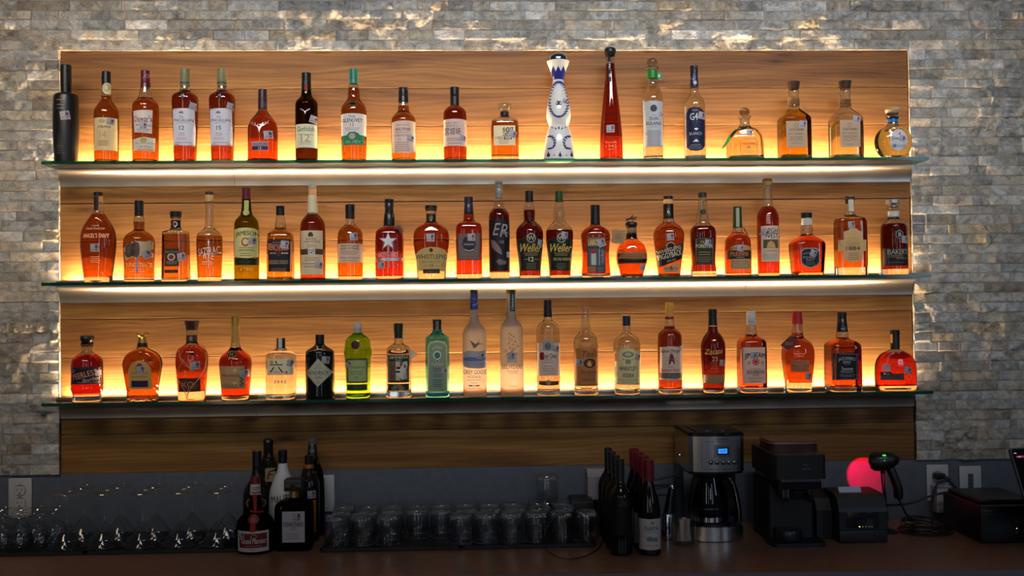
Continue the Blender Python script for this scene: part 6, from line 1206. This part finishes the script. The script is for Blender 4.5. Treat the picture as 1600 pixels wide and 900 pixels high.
# white outlet box
xl, zt_ = onY(917, 733, -.03)[[0, 2]]; xr = onY(962, 733, -.03)[0]; mb = MB()
mb.prism([(-.002, -.1), (-.05, -.1), (-.05, zt_-.022), (-.028, zt_), (-.002, zt_)], xl, xr, mat((150, 140, 146), .4), axis='x')
tag(mb.build('outlet_cover'), 'pale box-shaped outlet cover with sloping top, behind the black-capped wine', 'outlet cover')
P = onY(938, 768, -.06); mb = MB(); mb.box((P[0]-.006, -.075, P[2]-.04), (P[0]+.008, -.0505, P[2]+.026), mat((20, 20, 22), .5), .003); mb.tube([(P[0], -.07, P[2]-.038), (P[0]+.004, -.085, ZC+.05), (P[0]+.012, -.06, ZC+.004)], .003, mat((20, 20, 22), .5), 8, 2)
tag(mb.build('power_plug'), 'black plug hanging from the pale box-shaped outlet cover', 'plug')
xl = onY(889, 785, -.06)[0]; mb = MB(); mb.box((xl, -.115, ZM), (xl+.072, -.018, ZM+.088), mat((22, 21, 23), .5), .004); mb.box((xl+.003, -.112, ZM+.088), (xl+.069, -.021, ZM+.0905), mat((26, 25, 27), .45), .001)
tag(mb.build('storage_box'), 'small black box behind the right end of the tumblers', 'box')

# ---------------------------------------------------------------- cords
def cord(pts, r, lab, col=(18, 18, 20), name='cable', sm=3):
    mb = MB(); mb.tube(pts, r, mat(col, .5), 8, sm); return tag(mb.build(name), lab, 'cable')
pz = lambda x, y, z=ZC: tuple(onZ(x, y, z)); py_ = lambda x, y, Y: tuple(onY(x, y, Y))
cord([py_(893, 800, -.29), py_(872, 804, -.30), py_(856, 818, -.31), py_(850, 838, -.325), pz(852, 858, ZC+.0025), pz(868, 870, ZC+.0025), pz(892, 874, ZC+.0025), pz(918, 868, ZC+.0025), pz(936, 857, ZC+.0025), pz(941, 846, ZC+.0025)], .0016, 'thin dark cord looping over the worktop in front of the tumblers', (40, 22, 16))
cord([py_(1000, 752, -.02), py_(1030, 749, -.02), py_(1050, 744, -.03), py_(1075, 742, -.02)], .0028, 'black cord on the wall running above another to the coffee maker')
cord([py_(1000, 772, -.02), py_(1025, 764, -.02), py_(1042, 760, -.03), py_(1062, 766, -.02)], .0022, 'lower black cord on the wall between wine and coffee maker')
cord([py_(1387, 789, -.10), py_(1410, 789, -.08), py_(1435, 783, -.08), py_(1455, 774, -.09), py_(1475, 770, -.09), py_(1505, 766, -.10), py_(1530, 772, -.10)], .0036, 'black cable strung across in front of the plugged outlet')
cord([py_(1470, 745, -.035), py_(1482, 750, -.06), py_(1495, 764, -.09), py_(1508, 776, -.10), py_(1520, 790, -.09)], .0038, 'black cord running down to the right from the black plug')
cord([py_(1480, 752, -.07), py_(1470, 752, -.07), py_(1461, 760, -.07), py_(1457, 776, -.07), py_(1457, 800, -.07), pz(1457, 825, ZC+.004)], .0034, 'black cord bending over and dropping straight before the outlet')
mb = MB(); rnd = random.Random(9); cxx, cyy_ = onZ(1446, 832, ZC)[:2]
pts = []
for i in range(150):
    a = i*.33; q = 1+.12*math.sin(i*.21)
    pts.append((cxx+.064*q*math.cos(a)+.012*math.sin(i*.09), cyy_+.055*q*math.sin(a), ZC+.004+.034*(.5+.5*math.sin(i*.055))*(.5+.5*math.sin(a*.5+i*.02))))
mb.tube(pts, .0021, mat((22, 22, 25), .5), 6); mb.tube([(cxx-.06, cyy_+.03, ZC+.035), (cxx-.03, cyy_+.035, ZC+.045), (cxx+.02, cyy_+.03, ZC+.04), (cxx+.07, cyy_+.02, ZC+.03)], .0025, mat((22, 22, 25), .5), 6, 2)
tag(mb.build('cable_coil'), 'tangled coil of black cable lying on the worktop under the outlets', 'cable')
P = onY(1471, 778, -.03); mb = MB(); mb.box((P[0]-.024, -.052, P[2]-.043), (P[0]+.024, -.0045, P[2]+.040), plm, .003); mb.box((P[0]-.024, -.0524, P[2]+.034), (P[0]+.024, -.051, P[2]+.037), mat((110, 120, 130), .4))
tag(mb.build('power_adapter'), 'white power adapter plugged into the lower socket of right outlet', 'adapter')
P = onY(1468, 744, -.02); mb = MB(); mb.box((P[0]-.016, -.03, P[2]-.009), (P[0]+.016, -.0045, P[2]+.009), mat((16, 16, 18), .5), .003); mb.tube([(P[0]+.008, -.02, P[2]), (P[0]+.03, -.035, P[2]-.008)], .005, mat((16, 16, 18), .5), 8)
tag(mb.build('power_plug'), 'black plug in the upper socket of the right outlet', 'plug')

# ---------------------------------------------------------------- milk frother and glass of packets
X_, Y_ = onZ(1044, 845, ZC)[:2]; Y_ += .012
root = empty('milk_frother', (X_, Y_, ZC)); tag(root, 'battery milk frother, chrome below and black above, thin whisk wand upward', 'frother')
chrome = mat((200, 200, 204), .08, 1.0, name='chrome'); bp = mat((16, 16, 18), .3)
L3 = lambda x, y, Y=None: tuple(np.array(onY(x, y, Y_ if Y is None else Y))-np.array([X_, Y_, ZC]))
mb = MB(); mb.lathe([(.016, 0), (.0165, .003), (.0155, .076), (.014, .079)], chrome, 28); mb.build('chrome_stand', root)
a, b = L3(1045, 801), L3(1050, 762); mb = MB(); mb.tube([a, (a[0]*.5+b[0]*.5-.001, 0, (a[2]+b[2])/2), b], .0165, bp, 20, 1, .009); mb.build('handle', root)
mb = MB(); c_ = L3(1063.5, 712); mb.lathe([(.009, 0), (.0075, .006), (.003, .010)], chrome, 20, b); mb.tube([b, c_], .0011, chrome, 8); mb.build('wand', root)
mb = MB(); ring = [(c_[0]+.0105*math.cos(t), .0105*math.sin(t), c_[2]+.0015*math.sin(t*9)) for t in [2*math.pi*i/48 for i in range(49)]]; mb.tube(ring, .0012, chrome, 6)
for i in range(14): t = 2*math.pi*i/14; mb.lathe([(.0018, -.003), (.0018, .003)], chrome, 6, (c_[0]+.0105*math.cos(t), .0105*math.sin(t), c_[2]))
mb.build('whisk_head', root)
P = onZ(1068.5, 855, ZC); gy = P[1]+.035; gx = float(onY(1068.5, 850, gy)[0])
root = empty('packet_glass', (gx, gy, ZC+.0002)); tag(root, 'upright tumbler holding paper packets, in front of the coffee maker', 'glass')
mb = MB(); r = .036; h = .093; shell([(r*.9, 0), (r*.95, .003), (r, .02), (r, h)], [(.001, .009), (r*.86, .009), (r-.003, .022), (r-.002, h-.0005)], mb); mb.lathe([(.001, .0), (r*.9, 0)], tg, 36, cap0=False, cap1=False); mb.build('glass_wall', root)
packs = [(-.016, -.006, 8, 0, (170, 130, 110)), (-.006, -.010, -3, 0, (196, 176, 160)), (.005, -.012, 4, 0, (170, 140, 124)), (.015, -.004, -7, 0, (190, 160, 146)), (-.010, .008, 2, 0, (150, 110, 96)), (.006, .006, -4, 0, (200, 186, 170))]
for i, (dx, dy, rot, _, col) in enumerate(packs):
    mb = MB(); M_ = Matrix.Rotation(R(rot), 4, 'Y') @ Matrix.Rotation(R(6), 4, 'X'); mb.box((-.0065, -.002, 0), (.0065, .002, .062+.003*(i % 3)), mat(col, .7), .0016, M_)
    o = mb.build('sugar_packet', None, (gx+dx, gy+dy, ZC+.0105)); tag(o, ['leftmost paper packet in the front of the tumbler', 'pale paper packet second from left in the tumbler', 'brownish paper packet in the middle front of the tumbler', 'rightmost pinkish paper packet in the tumbler', 'dark reddish packet at the back left of the tumbler', 'white paper packet at the back right of the tumbler'][i], 'packet', 'paper packets in the tumbler')

# ---------------------------------------------------------------- coffee maker
def steel():
    m, nt, b = nodes('brushed_steel'); b.inputs['Base Color'].default_value = (.56, .55, .54, 1); b.inputs['Metallic'].default_value = 1; b.inputs['Roughness'].default_value = .24
    n = nt.nodes; tc = n.new('ShaderNodeTexCoord'); mp = n.new('ShaderNodeMapping'); mp.inputs['Scale'].default_value = (420, 420, 3); q = n.new('ShaderNodeTexNoise'); q.inputs['Scale'].default_value = 1
    nt.links.new(tc.outputs['Object'], mp.inputs[0]); nt.links.new(mp.outputs[0], q.inputs['Vector']); bpn = n.new('ShaderNodeBump'); bpn.inputs['Strength'].default_value = .12; bpn.inputs['Distance'].default_value = .001
    nt.links.new(q.outputs[0], bpn.inputs['Height']); nt.links.new(bpn.outputs[0], b.inputs['Normal']); return m
STL = steel(); blk = mat((14, 14, 16), .22, name='black_plastic'); blkm = mat((20, 20, 23), .5, name='matte_black_plastic')
YF = -.262
xa, zt_ = onY(1078, 679.5, YF)[[0, 2]]; xb = onY(1164.5, 679.5, YF)[0]; zh = float(onY(1110, 738, YF)[2]); zb0 = float(onY(1110, 826, YF)[2])
YBk = float(onZ(1060, 665, zt_)[1]); YBk = min(YBk, -.03)
cxm = (xa+xb)/2; W_ = xb-xa
root = empty('coffee_maker', (cxm, (YF+YBk)/2, ZC)); tag(root, 'stainless drip coffee maker with glass carafe and glowing blue display', 'coffee maker')
oy = (YF+YBk)/2; yf = YF-oy; yb = YBk-oy; hz = zh-ZC; tz = zt_-ZC; bz = zb0-ZC
def slabp(w_, y0, y1, bulge, n=14, rc=.010):
    """plan outline with a gently bowed front (y0)"""
    pts = []
    for i in range(n+1):
        t = -1+2*i/n; pts.append((t*(w_/2-(.0 if abs(t) < 1 else 0)), y0+bulge*t*t))
    pts[0] = (-w_/2, y0+bulge+rc*.3); pts[-1] = (w_/2, y0+bulge+rc*.3)
    return pts+[(w_/2, y1), (-w_/2, y1)]
mb = MB(); mb.prism(slabp(W_, yf, yb, .018), hz, tz-.006, STL, smooth=False); mb.build('steel_housing', root)
mb = MB(); mb.prism(slabp(W_*1.012, yf-.002, yb-.001, .018), tz-.006, tz-.001, blk); mb.prism(slabp(W_*.97, yf+.004, yb-.01, .018), tz-.001, tz+.004, mat((26, 23, 22), .12)); mb.prism(slabp(W_*.7, yf+.05, yb-.04, .01), tz+.004, tz+.0058, mat((40, 34, 30), .15)); mb.build('lid', root)
mb = MB(); mb.prism(slabp(W_*.98, yf+.008, yb+.0005, .018), hz-.008, hz, blk); mb.box((-W_/2, yf+.115, .0), (W_/2, yb+.0005, hz-.008), blk, .004); mb.build('back_column', root)
mb = MB(); mb.prism(slabp(W_*.98, yf+.004, yb+.12, .028), .002, bz+.001, STL); mb.prism(slabp(W_*.96, yf+.007, yb+.12, .028), 0, .002, blk); mb.prism(slabp(W_*.94, yf+.01, yb+.12, .028), bz+.001, bz+.004, blk)
mb.lathe([(.058, 0), (.058, .004), (.054, .005)], mat((30, 28, 28), .3), 36, (-.006, yf+.075, bz+.004)); mb.build('base', root)
fr = lambda x, z, l: (x, yf+.018*(x/(W_/2))**2-l, z)
def cq(x, y): q = onY(1040+x/4.39, 655+y/4.39, YF); return float(q[0]-cxm), float(q[2]-ZC)
def draw_front(items, name):
    F = Face(fr)
    for it in items:
        if it[0] == 'L': (a, b), (c, d) = cq(it[1], it[4]), cq(it[3], it[2]); F.fill([(a, b), (c, b), (c, d), (a, d)], it[5])
        elif it[0] == 'T': a, b = cq(it[2], it[3]); F.text(it[1], a, b, it[4]*.00042, it[5], it[6]*.00042)
        elif it[0] == 'N': F.line([cq(*p) for p in it[1]], .0009, it[2])
    return F.build(name, root)
draw_front([('N', [(262, 155), (530, 155), (530, 335), (518, 345), (262, 345), (252, 332), (252, 165), (262, 155)], blk), ('T', 'Cuisinart', 392, 133, 20, mat((60, 58, 58), .4), 92)], 'front_panel')
draw_front([('L', 332, 175, 457, 265, mat((150, 150, 152), .25, .9)), ('L', 354, 195, 436, 245, blk), ('L', 361, 202, 424, 236, mat((40, 130, 220), .5, 0, 1.3)), ('T', '12:29', 394, 219, 18, mat((14, 40, 90), .5), 40)], 'display')
for bx_ in (311, 352, 395, 434, 474):
    a, b = cq(bx_, 297); mb = MB(); p = fr(a, b, .0); M_ = Matrix.Translation(p) @ Matrix.Rotation(R(90), 4, 'X'); mb.lathe([(.0068, -.001), (.0068, .002), (.0052, .0022), (.0052, .001)], blk, 20, M=M_); mb.lathe([(.0050, .001), (.0050, .0034), (.0040, .0042), (.001, .0044)], mat((140, 138, 136), .25, .9), 20, M=M_); mb.build('button', root)
cx_, cy__ = -.010, yf+.078; cr = .056; ch = hz-bz-.018
mb = MB(); cg_ = thin((70, 66, 64), 'dark_carafe_glass', 1.6)
prof = [(cr*.9, .0), (cr, .006), (cr*1.0, ch*.35), (cr*.93, ch*.6), (cr*.74, ch*.84), (cr*.66, ch*.93)]
mb.lathe([(r, z+bz+.009) for r, z in prof], cg_, 40, (cx_, cy__, 0), cap1=False); mb.build('carafe', root)
mb = MB(); mb.lathe([(cr*.70, ch*.90+bz+.009), (cr*.74, ch*.93+bz+.009), (cr*.72, ch+bz+.009), (cr*.4, ch+bz+.013)], blk, 36, (cx_, cy__, 0)); mb.build('carafe_lid', root)
mb = MB(); mb.lathe([(cr*1.005, ch*.30+bz), (cr*1.02, ch*.31+bz), (cr*1.02, ch*.36+bz), (cr*1.005, ch*.37+bz)], blk, 40, (cx_, cy__, 0), cap0=False, cap1=False); mb.lathe([(cr*1.012, bz+.012), (cr*1.015, bz+.026)], chrome, 40, (cx_, cy__, 0), cap0=False, cap1=False); mb.build('carafe_band', root)
hx = W_/2-.028; mb = MB(); mb.tube([(cx_+.03, cy__-.03, bz+.009+ch*.93), (hx-.014, yf+.022, bz+.005+ch*.95), (hx, yf+.018, bz+ch*.75), (hx+.010, yf+.02, bz+ch*.4), (hx+.012, yf+.024, bz+.014)], .0085, blk, 12, 2); mb.build('carafe_handle', root)
mb = MB(); mb.tube([(hx-.006, yf+.0085, bz+ch*.85), (hx+.002, yf+.0085, bz+ch*.6), (hx+.009, yf+.0105, bz+ch*.3), (hx+.011, yf+.0145, bz+.016)], .0018, chrome, 8, 1); mb.build('handle_strip', root)

# ---------------------------------------------------------------- espresso machine
YF = -.345
def EP(x, y, Y=YF): return onY(1160+x/4.09, 660+y/4.09, Y)
xa = EP(205, 280)[0]; xb = EP(541, 280)[0]; zt_ = EP(370, 207)[2]; zmid = EP(370, 365)[2]; YBk = -.10
cxm = (xa+xb)/2; W_ = xb-xa; XE_R = float(xb); root = empty('espresso_machine', (cxm, YF, ZC)); tag(root, 'matte black espresso machine with bean hopper lid on top', 'espresso machine')
g = lambda x, y, Y=YF: (float(EP(x, y, Y)[0]-cxm), float(EP(x, y, Y)[2]-ZC))
H = zt_-ZC; Hm = zmid-ZC; D_ = YBk-YF
def rrect(x0, x1, y0, y1, rc, n=5):
    P = []
    for cx, cy_, a0 in ((x1-rc, y1-rc, 0), (x0+rc, y1-rc, 90), (x0+rc, y0+rc, 180), (x1-rc, y0+rc, 270)):
        for i in range(n+1): a = R(a0+90*i/n); P.append((cx+rc*math.cos(a), cy_+rc*math.sin(a)))
    return P
mb = MB(); mb.prism(rrect(-W_/2, W_/2, 0, D_, .016), Hm, H-.002, blkm, smooth=True); mb.prism(rrect(-W_/2+.001, W_/2-.001, .001, D_-.001, .015), H-.002, H, mat((70, 48, 38), .35)); mb.build('head', root)
a, z1 = g(250, 364); b, z0 = g(512, 380); mb = MB(); mb.prism(rrect(a, b, .004, .03, .008), z0, z1, chrome); mb.build('chrome_strip', root)
a, _ = g(230, 400); b, _ = g(520, 400); mb = MB(); mb.prism(rrect(a, b, .008, D_, .012), Hm-.03, Hm, blk); mb.prism(rrect(-W_/2+.004, W_/2-.012, .075, D_, .012), .0, Hm-.02, blkm); mb.build('body', root)
mb = MB(); a, z1 = g(265, 405); b, z0 = g(318, 490); mb.prism(rrect(a, b, .016, .05, .006), z0, z1, chrome); mb.lathe([(.006, 0), (.008, .008), (.014, .014), (.014, .02)], mat((60, 50, 46), .3, .6), 20, ((a+b)/2+.006, .035, z0-.012)); mb.build('spout', root)
mb = MB(); x_, z_ = g(395, 470); mb.lathe([(.03, -.012), (.032, 0), (.032, .012), (.026, .016)], blk, 30, (x_-.008, .045, z_)); mb.tube([(x_, .03, z_), (x_+.012, -.004, z_-.006), (x_+.014, -.018, z_-.008)], .009, blk, 12, 1); mb.build('portafilter', root)
a, z1 = g(205, 785); b, _ = g(550, 785); mb = MB(); mb.prism(rrect(a, b, .006, .11, .02), 0, max(.012, z1), blkm, smooth=True); mb.build('drip_base', root)
a, z1 = g(250, 705); b, _ = g(405, 705); mb = MB(); mb.lathe([(.036, .014), (.038, .018), (.038, z1-.004), (.036, z1)], mat((34, 34, 38), .3), 36, ((a+b)/2, .05, 0)); mb.build('cup_stand', root)
a, z1 = g(150, 100, YF+.1); b, _ = g(467, 100, YF+.1); mb = MB(); mb.prism(rrect(a, b, .06, .19, .03), H, H+.022, mat((60, 40, 34), .25), smooth=True); mb.build('hopper', root)
mb = MB(); mb.prism(rrect(a-.002, b+.002, .058, .192, .031), H+.022, H+.026, mat((150, 140, 136), .3, .7), smooth=True); mb.prism(rrect(a, b, .06, .19, .03), H+.026, H+.031, mat((120, 78, 54), .3), smooth=True); mb.build('hopper_lid', root)
F = Face(lambda x, z, l: (x, -l, z)); x_, z_ = g(406, 270); F.text('BREVILLE', x_, z_, .0028, mat((110, 110, 112), .5), .011) if 0 else F.text('sense', x_, z_, .003, mat((110, 110, 112), .5), .010) if 0 else F.fill([(x_-.005, z_-.0012), (x_+.005, z_-.0012), (x_+.005, z_+.0012), (x_-.005, z_+.0012)], mat((90, 90, 92), .5))
x_, z_ = g(406, 297); F.text('barista', x_, z_, .0036, mat((140, 140, 142), .5), .020); F.build('badge', root)

# ---------------------------------------------------------------- receipt printer
YF = -.300
def RP(x, y, Y=YF): return onY(1160+x/4.09, 660+y/4.09, Y)
xa = RP(622, 700)[0]; xb = RP(930, 700)[0]; cxm = (xa+xb)/2; W_ = xb-xa
root = empty('receipt_printer', (cxm, YF, ZC)); tag(root, 'black receipt printer with white paper sticking out, under the red glow', 'printer')
g = lambda x, y, Y=YF: (float(RP(x, y, Y)[0]-cxm), float(RP(x, y, Y)[2]-ZC))
zl = g(700, 690)[1]; zt2 = g(700, 470)[1]; zq = g(700, 575)[1]
pb = mat((24, 25, 30), .42)
mb = MB(); mb.box((-W_/2, 0, 0), (W_/2, .14, zl), pb, .003); mb.build('lower_case', root)
poly = [(.0015, zl+.0008), (.0015, zq), (.006, zq+.012), (.02, zt2-.008), (.04, zt2), (.13, zt2+.002), (.14, zt2-.008), (.14, zl+.0008)]
mb = MB(); mb.prism(poly, -W_/2, W_/2, pb, axis='x'); mb.build('upper_case', root)
a, z1 = g(668, 575); b, z0 = g(870, 672); mb = MB(); mb.box((a, -.0012, z0), (b, .0016, z1), blk, .001); mb.build('front_cover', root)
for i, (lx, em) in enumerate(((748, 3.0), (768, .25), (788, .2), (808, .2), (826, .15))):
    x_, z_ = g(lx, 666); mb = MB(); mb.box((x_-.0015 if i else x_-.002, -.0022, z_-.0008), (x_+.0015, -.0011, z_+.0008), mat((240, 220, 130), .5, 0, em)); mb.build('status_light', root)
x_, z_ = g(858, 716); mb = MB(); mb.box((x_-.007, -.0015, z_-.005), (x_+.007, .0001, z_+.005), blk, .0008); mb.box((x_-.004, -.0022, z_-.001), (x_-.002, -.0014, z_+.001), mat((150, 150, 150), .5)); mb.box((x_+.001, -.0022, z_-.001), (x_+.003, -.0014, z_+.001), mat((150, 150, 150), .5)); mb.build('power_switch', root)
a, _ = g(622, 430, YF+.05); b, _ = g(764, 430, YF+.05); z1 = g(700, 411, YF+.06)[1]; mb = MB()
n = 6; pr = [(.05+.012*math.sin(math.pi*i/(2*n)), zt2-.004+(z1-zt2+.004)*i/n) for i in range(n+1)]; vs = []
for y, z in pr: vs += [(a, y, z), (b, y, z)]
for y, z in pr: vs += [(a, y+.0004, z), (b, y+.0004, z)]
o_ = 2*(n+1); mb.add(vs, [(2*i, 2*i+1, 2*i+3, 2*i+2) for i in range(n)]+[(o_+2*i, o_+2*i+2, o_+2*i+3, o_+2*i+1) for i in range(n)], mat((190, 200, 220), .7)); mb.build('paper', root)
xk = float(onY(1290, 800, -.22)[0]); mb = MB(); mb.prism([(-.245, ZC), (-.245, ZC+.085), (-.225, ZC+.118), (-.18, ZC+.135), (-.07, ZC+.135), (-.05, ZC+.12), (-.05, ZC)], XE_R+.002, xa-.002, mat((15, 15, 17), .45), axis='x')
tag(mb.build('speaker_box'), 'dark rounded box between the espresso machine and the receipt printer', 'box')

# ---------------------------------------------------------------- barcode scanner on its stand
YS = -.17
def SP(x, y, Y=YS): return np.array(onY(1280+x/4.5, 680+y/4.5, Y))
bx_, by_ = float(SP(470, 600)[0]), YS; root = empty('barcode_scanner', (bx_, by_, ZC)); tag(root, 'black handheld barcode scanner on slim stand, green lamp lit, casting red light', 'scanner')
sb = mat((14, 14, 16), .35)
q = lambda x, y, Y=YS: tuple(SP(x, y, Y)-np.array([bx_, by_, ZC]))
def blob(pts, name):
    """smooth body swept along points: (x, y, Y, half height, half depth)"""
    mb = MB(); vs = []; seg = 24; n = len(pts)
    C_ = [Vector(q(p[0], p[1], p[2])) for p in pts]
    for i, p in enumerate(pts):
        t = (C_[min(i+1, n-1)]-C_[max(i-1, 0)]).normalized(); side = Vector((0, 1, 0)); side = (side-t*side.dot(t)).normalized(); up = t.cross(side)
        for k in range(seg):
            a = 2*math.pi*k/seg; c, s_ = math.cos(a), math.sin(a); c = math.copysign(abs(c)**.8, c); s_ = math.copysign(abs(s_)**.8, s_); vs.append(C_[i]+up*c*p[3]+side*s_*p[4])
    fs = [(i*seg+k, i*seg+(k+1) % seg, (i+1)*seg+(k+1) % seg, (i+1)*seg+k) for i in range(n-1) for k in range(seg)]+[tuple(reversed(range(seg))), tuple(range((n-1)*seg, n*seg))]
    mb.add(vs, fs, sb, True); return mb.build(name, root)
blob([(352, 185, -.15, .004, .010), (358, 183, -.152, .020, .026), (385, 185, -.155, .0275, .031), (425, 186, -.16, .028, .032), (470, 180, -.165, .026, .030), (515, 172, -.17, .022, .026), (550, 168, -.175, .014, .019), (567, 170, -.178, .004, .008)], 'head')
blob([(475, 200, -.165, .012, .014), (500, 240, -.167, .013, .016), (530, 310, -.17, .013, .017), (552, 370, -.172, .013, .018), (556, 420, -.173, .013, .018), (556, 445, -.173, .010, .015)], 'handle')
mb = MB(); mb.tube([q(443, 245), q(438, 262), q(448, 380), q(468, 480), q(478, 600)], .0028, sb, 8, 2); mb.tube([q(452, 245), q(455, 262), q(462, 380), q(472, 480), q(484, 600)], .0022, sb, 8, 2); z_ = q(445, 258)
mb.tube([q(448, 240), q(448, 268)], .007, sb, 12); mb.lathe([(.033, 0), (.033, .004), (.024, .008), (.008, .01), (.004, .03)], sb, 30, (0, 0, .0)); mb.build('stand', root)
mb = MB(); P = q(457, 141, YS-.014); mb.lathe([(.006, -.0015), (.0045, .0012), (.001, .0018)], mat((40, 230, 70), .4, 0, 1.6), 14, P); mb.build('green_lamp', root)
P = q(460, 178, YS-.028); mb = MB(); mb.lathe([(.0022, -.001), (.001, .0012)], mat((90, 220, 150), .4, 0, .6), 10, P); mb.build('small_lamp', root)
mb = MB(); mb.tube([q(556, 445, -.173), q(585, 500, -.17), q(600, 540, -.165), q(640, 590, -.16)], .0028, sb, 8, 2); mb.build('lead', root)
lp = SP(352, 195, -.13); tp = onY(1349, 741, 0.0)
l = bpy.data.lights.new('scanner_light', 'SPOT'); l.energy = 6.0; l.color = (1.0, .0, .05); l.spot_size = R(44); l.spot_blend = .22; l.shadow_soft_size = .004
o = bpy.data.objects.new('scanner_light', l); C.objects.link(o); lp = np.array([lp[0]-.012, -.125, lp[2]]); o.location = [float(v) for v in lp]; d = Vector(tp)-Vector(lp); o.rotation_euler = d.to_track_quat('-Z', 'Y').to_euler()

# ---------------------------------------------------------------- till computer box and tablet
YF = -.335
def TPp(x, y, Y=YF): return np.array(onY(1500+x/5, 690+y/5, Y))
xa = float(TPp(165, 650)[0]); zt_ = float(TPp(165, 505)[2]); root = empty('cash_printer', (xa, YF, ZC)); tag(root, 'large black till printer box with round buttons at the far right', 'printer')
g = lambda x, y: (float(TPp(x, y)[0]-xa), float(TPp(x, y)[2]-ZC)); h = zt_-ZC
mb = MB(); mb.box((0, 0, 0), (.185, .23, h), mat((17, 17, 20), .35), .004); mb.box((.01, .03, h), (.175, .22, h+.012), mat((22, 22, 25), .4), .004); mb.build('case', root)
F = Face(lambda x, z, l: (x, -l, z)); (a, z0) = g(165, 800); a2, z1 = g(172, 512); F.line([(a2, z0+.006), (a2, z1)], .0006, mat((50, 50, 56), .4)); (a, z0), (b, _) = g(182, 567), g(405, 567); F.line([(a, z0), (b, z0)], .0012, mat((70, 70, 76), .4)); a, z0 = g(196, 539); F.ring(a, z0, .004, .0032, .0008, mat((130, 130, 136), .5)); a, z0 = g(230, 540); F.text('bizerba', a, z0, .003, mat((130, 130, 136), .5), .018) if 0 else F.dashes(a, z0, .020, 1, .004, mat((130, 130, 136), .5), seed=3); F.build('front_marks', root)
for x_, y_ in ((441, 623), (442, 707)):
    a, z0 = g(x_, y_); mb = MB(); M_ = Matrix.Translation((a, 0, z0)) @ Matrix.Rotation(R(90), 4, 'X'); mb.lathe([(.0052, 0), (.0052, .001), (.0036, .0012)], mat((80, 90, 106), .4), 20, M=M_); mb.lathe([(.0022, .001), (.0018, .0016)], mat((20, 20, 24), .4), 12, M=M_); mb.build('button', root)
a, z0 = g(443, 678); mb = MB(); mb.box((a-.0011, -.001, z0-.0009), (a+.0011, .0, z0+.0009), mat((230, 235, 240), .5, 0, 2)); mb.build('status_light', root)
p0 = Vector(onY(1577, 700, -.455)); p1 = Vector(onY(1618, 838, -.53)); ex = Vector((.24, .03, 0)); root = empty('tablet', (p1.x+.1, p1.y+.03, ZC)); tag(root, 'dark tablet screen in silver frame leaning at the right edge', 'tablet')
dn = (p1-p0); ux = ex.normalized(); vy = dn.normalized(); nn = ux.cross(vy).normalized(); nn = nn if nn.y < 0 else -nn
def TM(u, v, w_): return tuple(p0+ux*u+vy*v+nn*w_-Vector((p1.x+.1, p1.y+.03, ZC)))
def tslab(u0, u1, v0, v1, w0, w1, m, name):
    mb = MB(); P2 = []
    rc = .008
    for cu, cv, a0 in ((u1-rc, v1-rc, 0), (u0+rc, v1-rc, 90), (u0+rc, v0+rc, 180), (u1-rc, v0+rc, 270)):
        for i in range(6): a = R(a0+18*i); P2.append((cu+rc*math.cos(a), cv+rc*math.sin(a)))
    n = len(P2); vs = [TM(u, v, w0) for u, v in P2]+[TM(u, v, w1) for u, v in P2]
    mb.add(vs, [tuple(range(n)), tuple(reversed(range(n, 2*n)))]+[(i, n+i, n+(i+1) % n, (i+1) % n) for i in range(n)], m); return mb.build(name, root)
Lh = dn.length
tslab(0, .24, 0, Lh, -.008, 0, mat((120, 118, 112), .3, .8), 'frame'); tslab(.004, .236, .004, Lh-.004, 0, .0008, mat((6, 6, 8), .08), 'screen')
F = Face(lambda u, v, l: TM(u, -v, .001+l)); F.fill([(.008, -.016), (.016, -.016), (.016, -.0145), (.008, -.0145)], mat((220, 220, 220), .5, 0, .8)); F.fill([(.012, -.028), (.05, -.028), (.05, -.0225), (.012, -.0225)], mat((150, 40, 70), .5, 0, .7)); F.text('LIVE', .022, -.0252, .003, mat((230, 220, 220), .5, 0, .8)); F.build('screen_content', root)
mb = MB(); c0 = Vector(TM(.12, Lh*.5, -.008)); mb.tube([c0, (c0.x, c0.y+.05, c0.z-.03), (c0.x, c0.y+.045, .006)], .009, mat((110, 108, 104), .3, .8), 12, 1); mb.lathe([(.04, 0), (.04, .004), (.036, .005)], mat((110, 108, 104), .3, .8), 30, (c0.x, c0.y+.03, 0)); mb.build('foot', root)
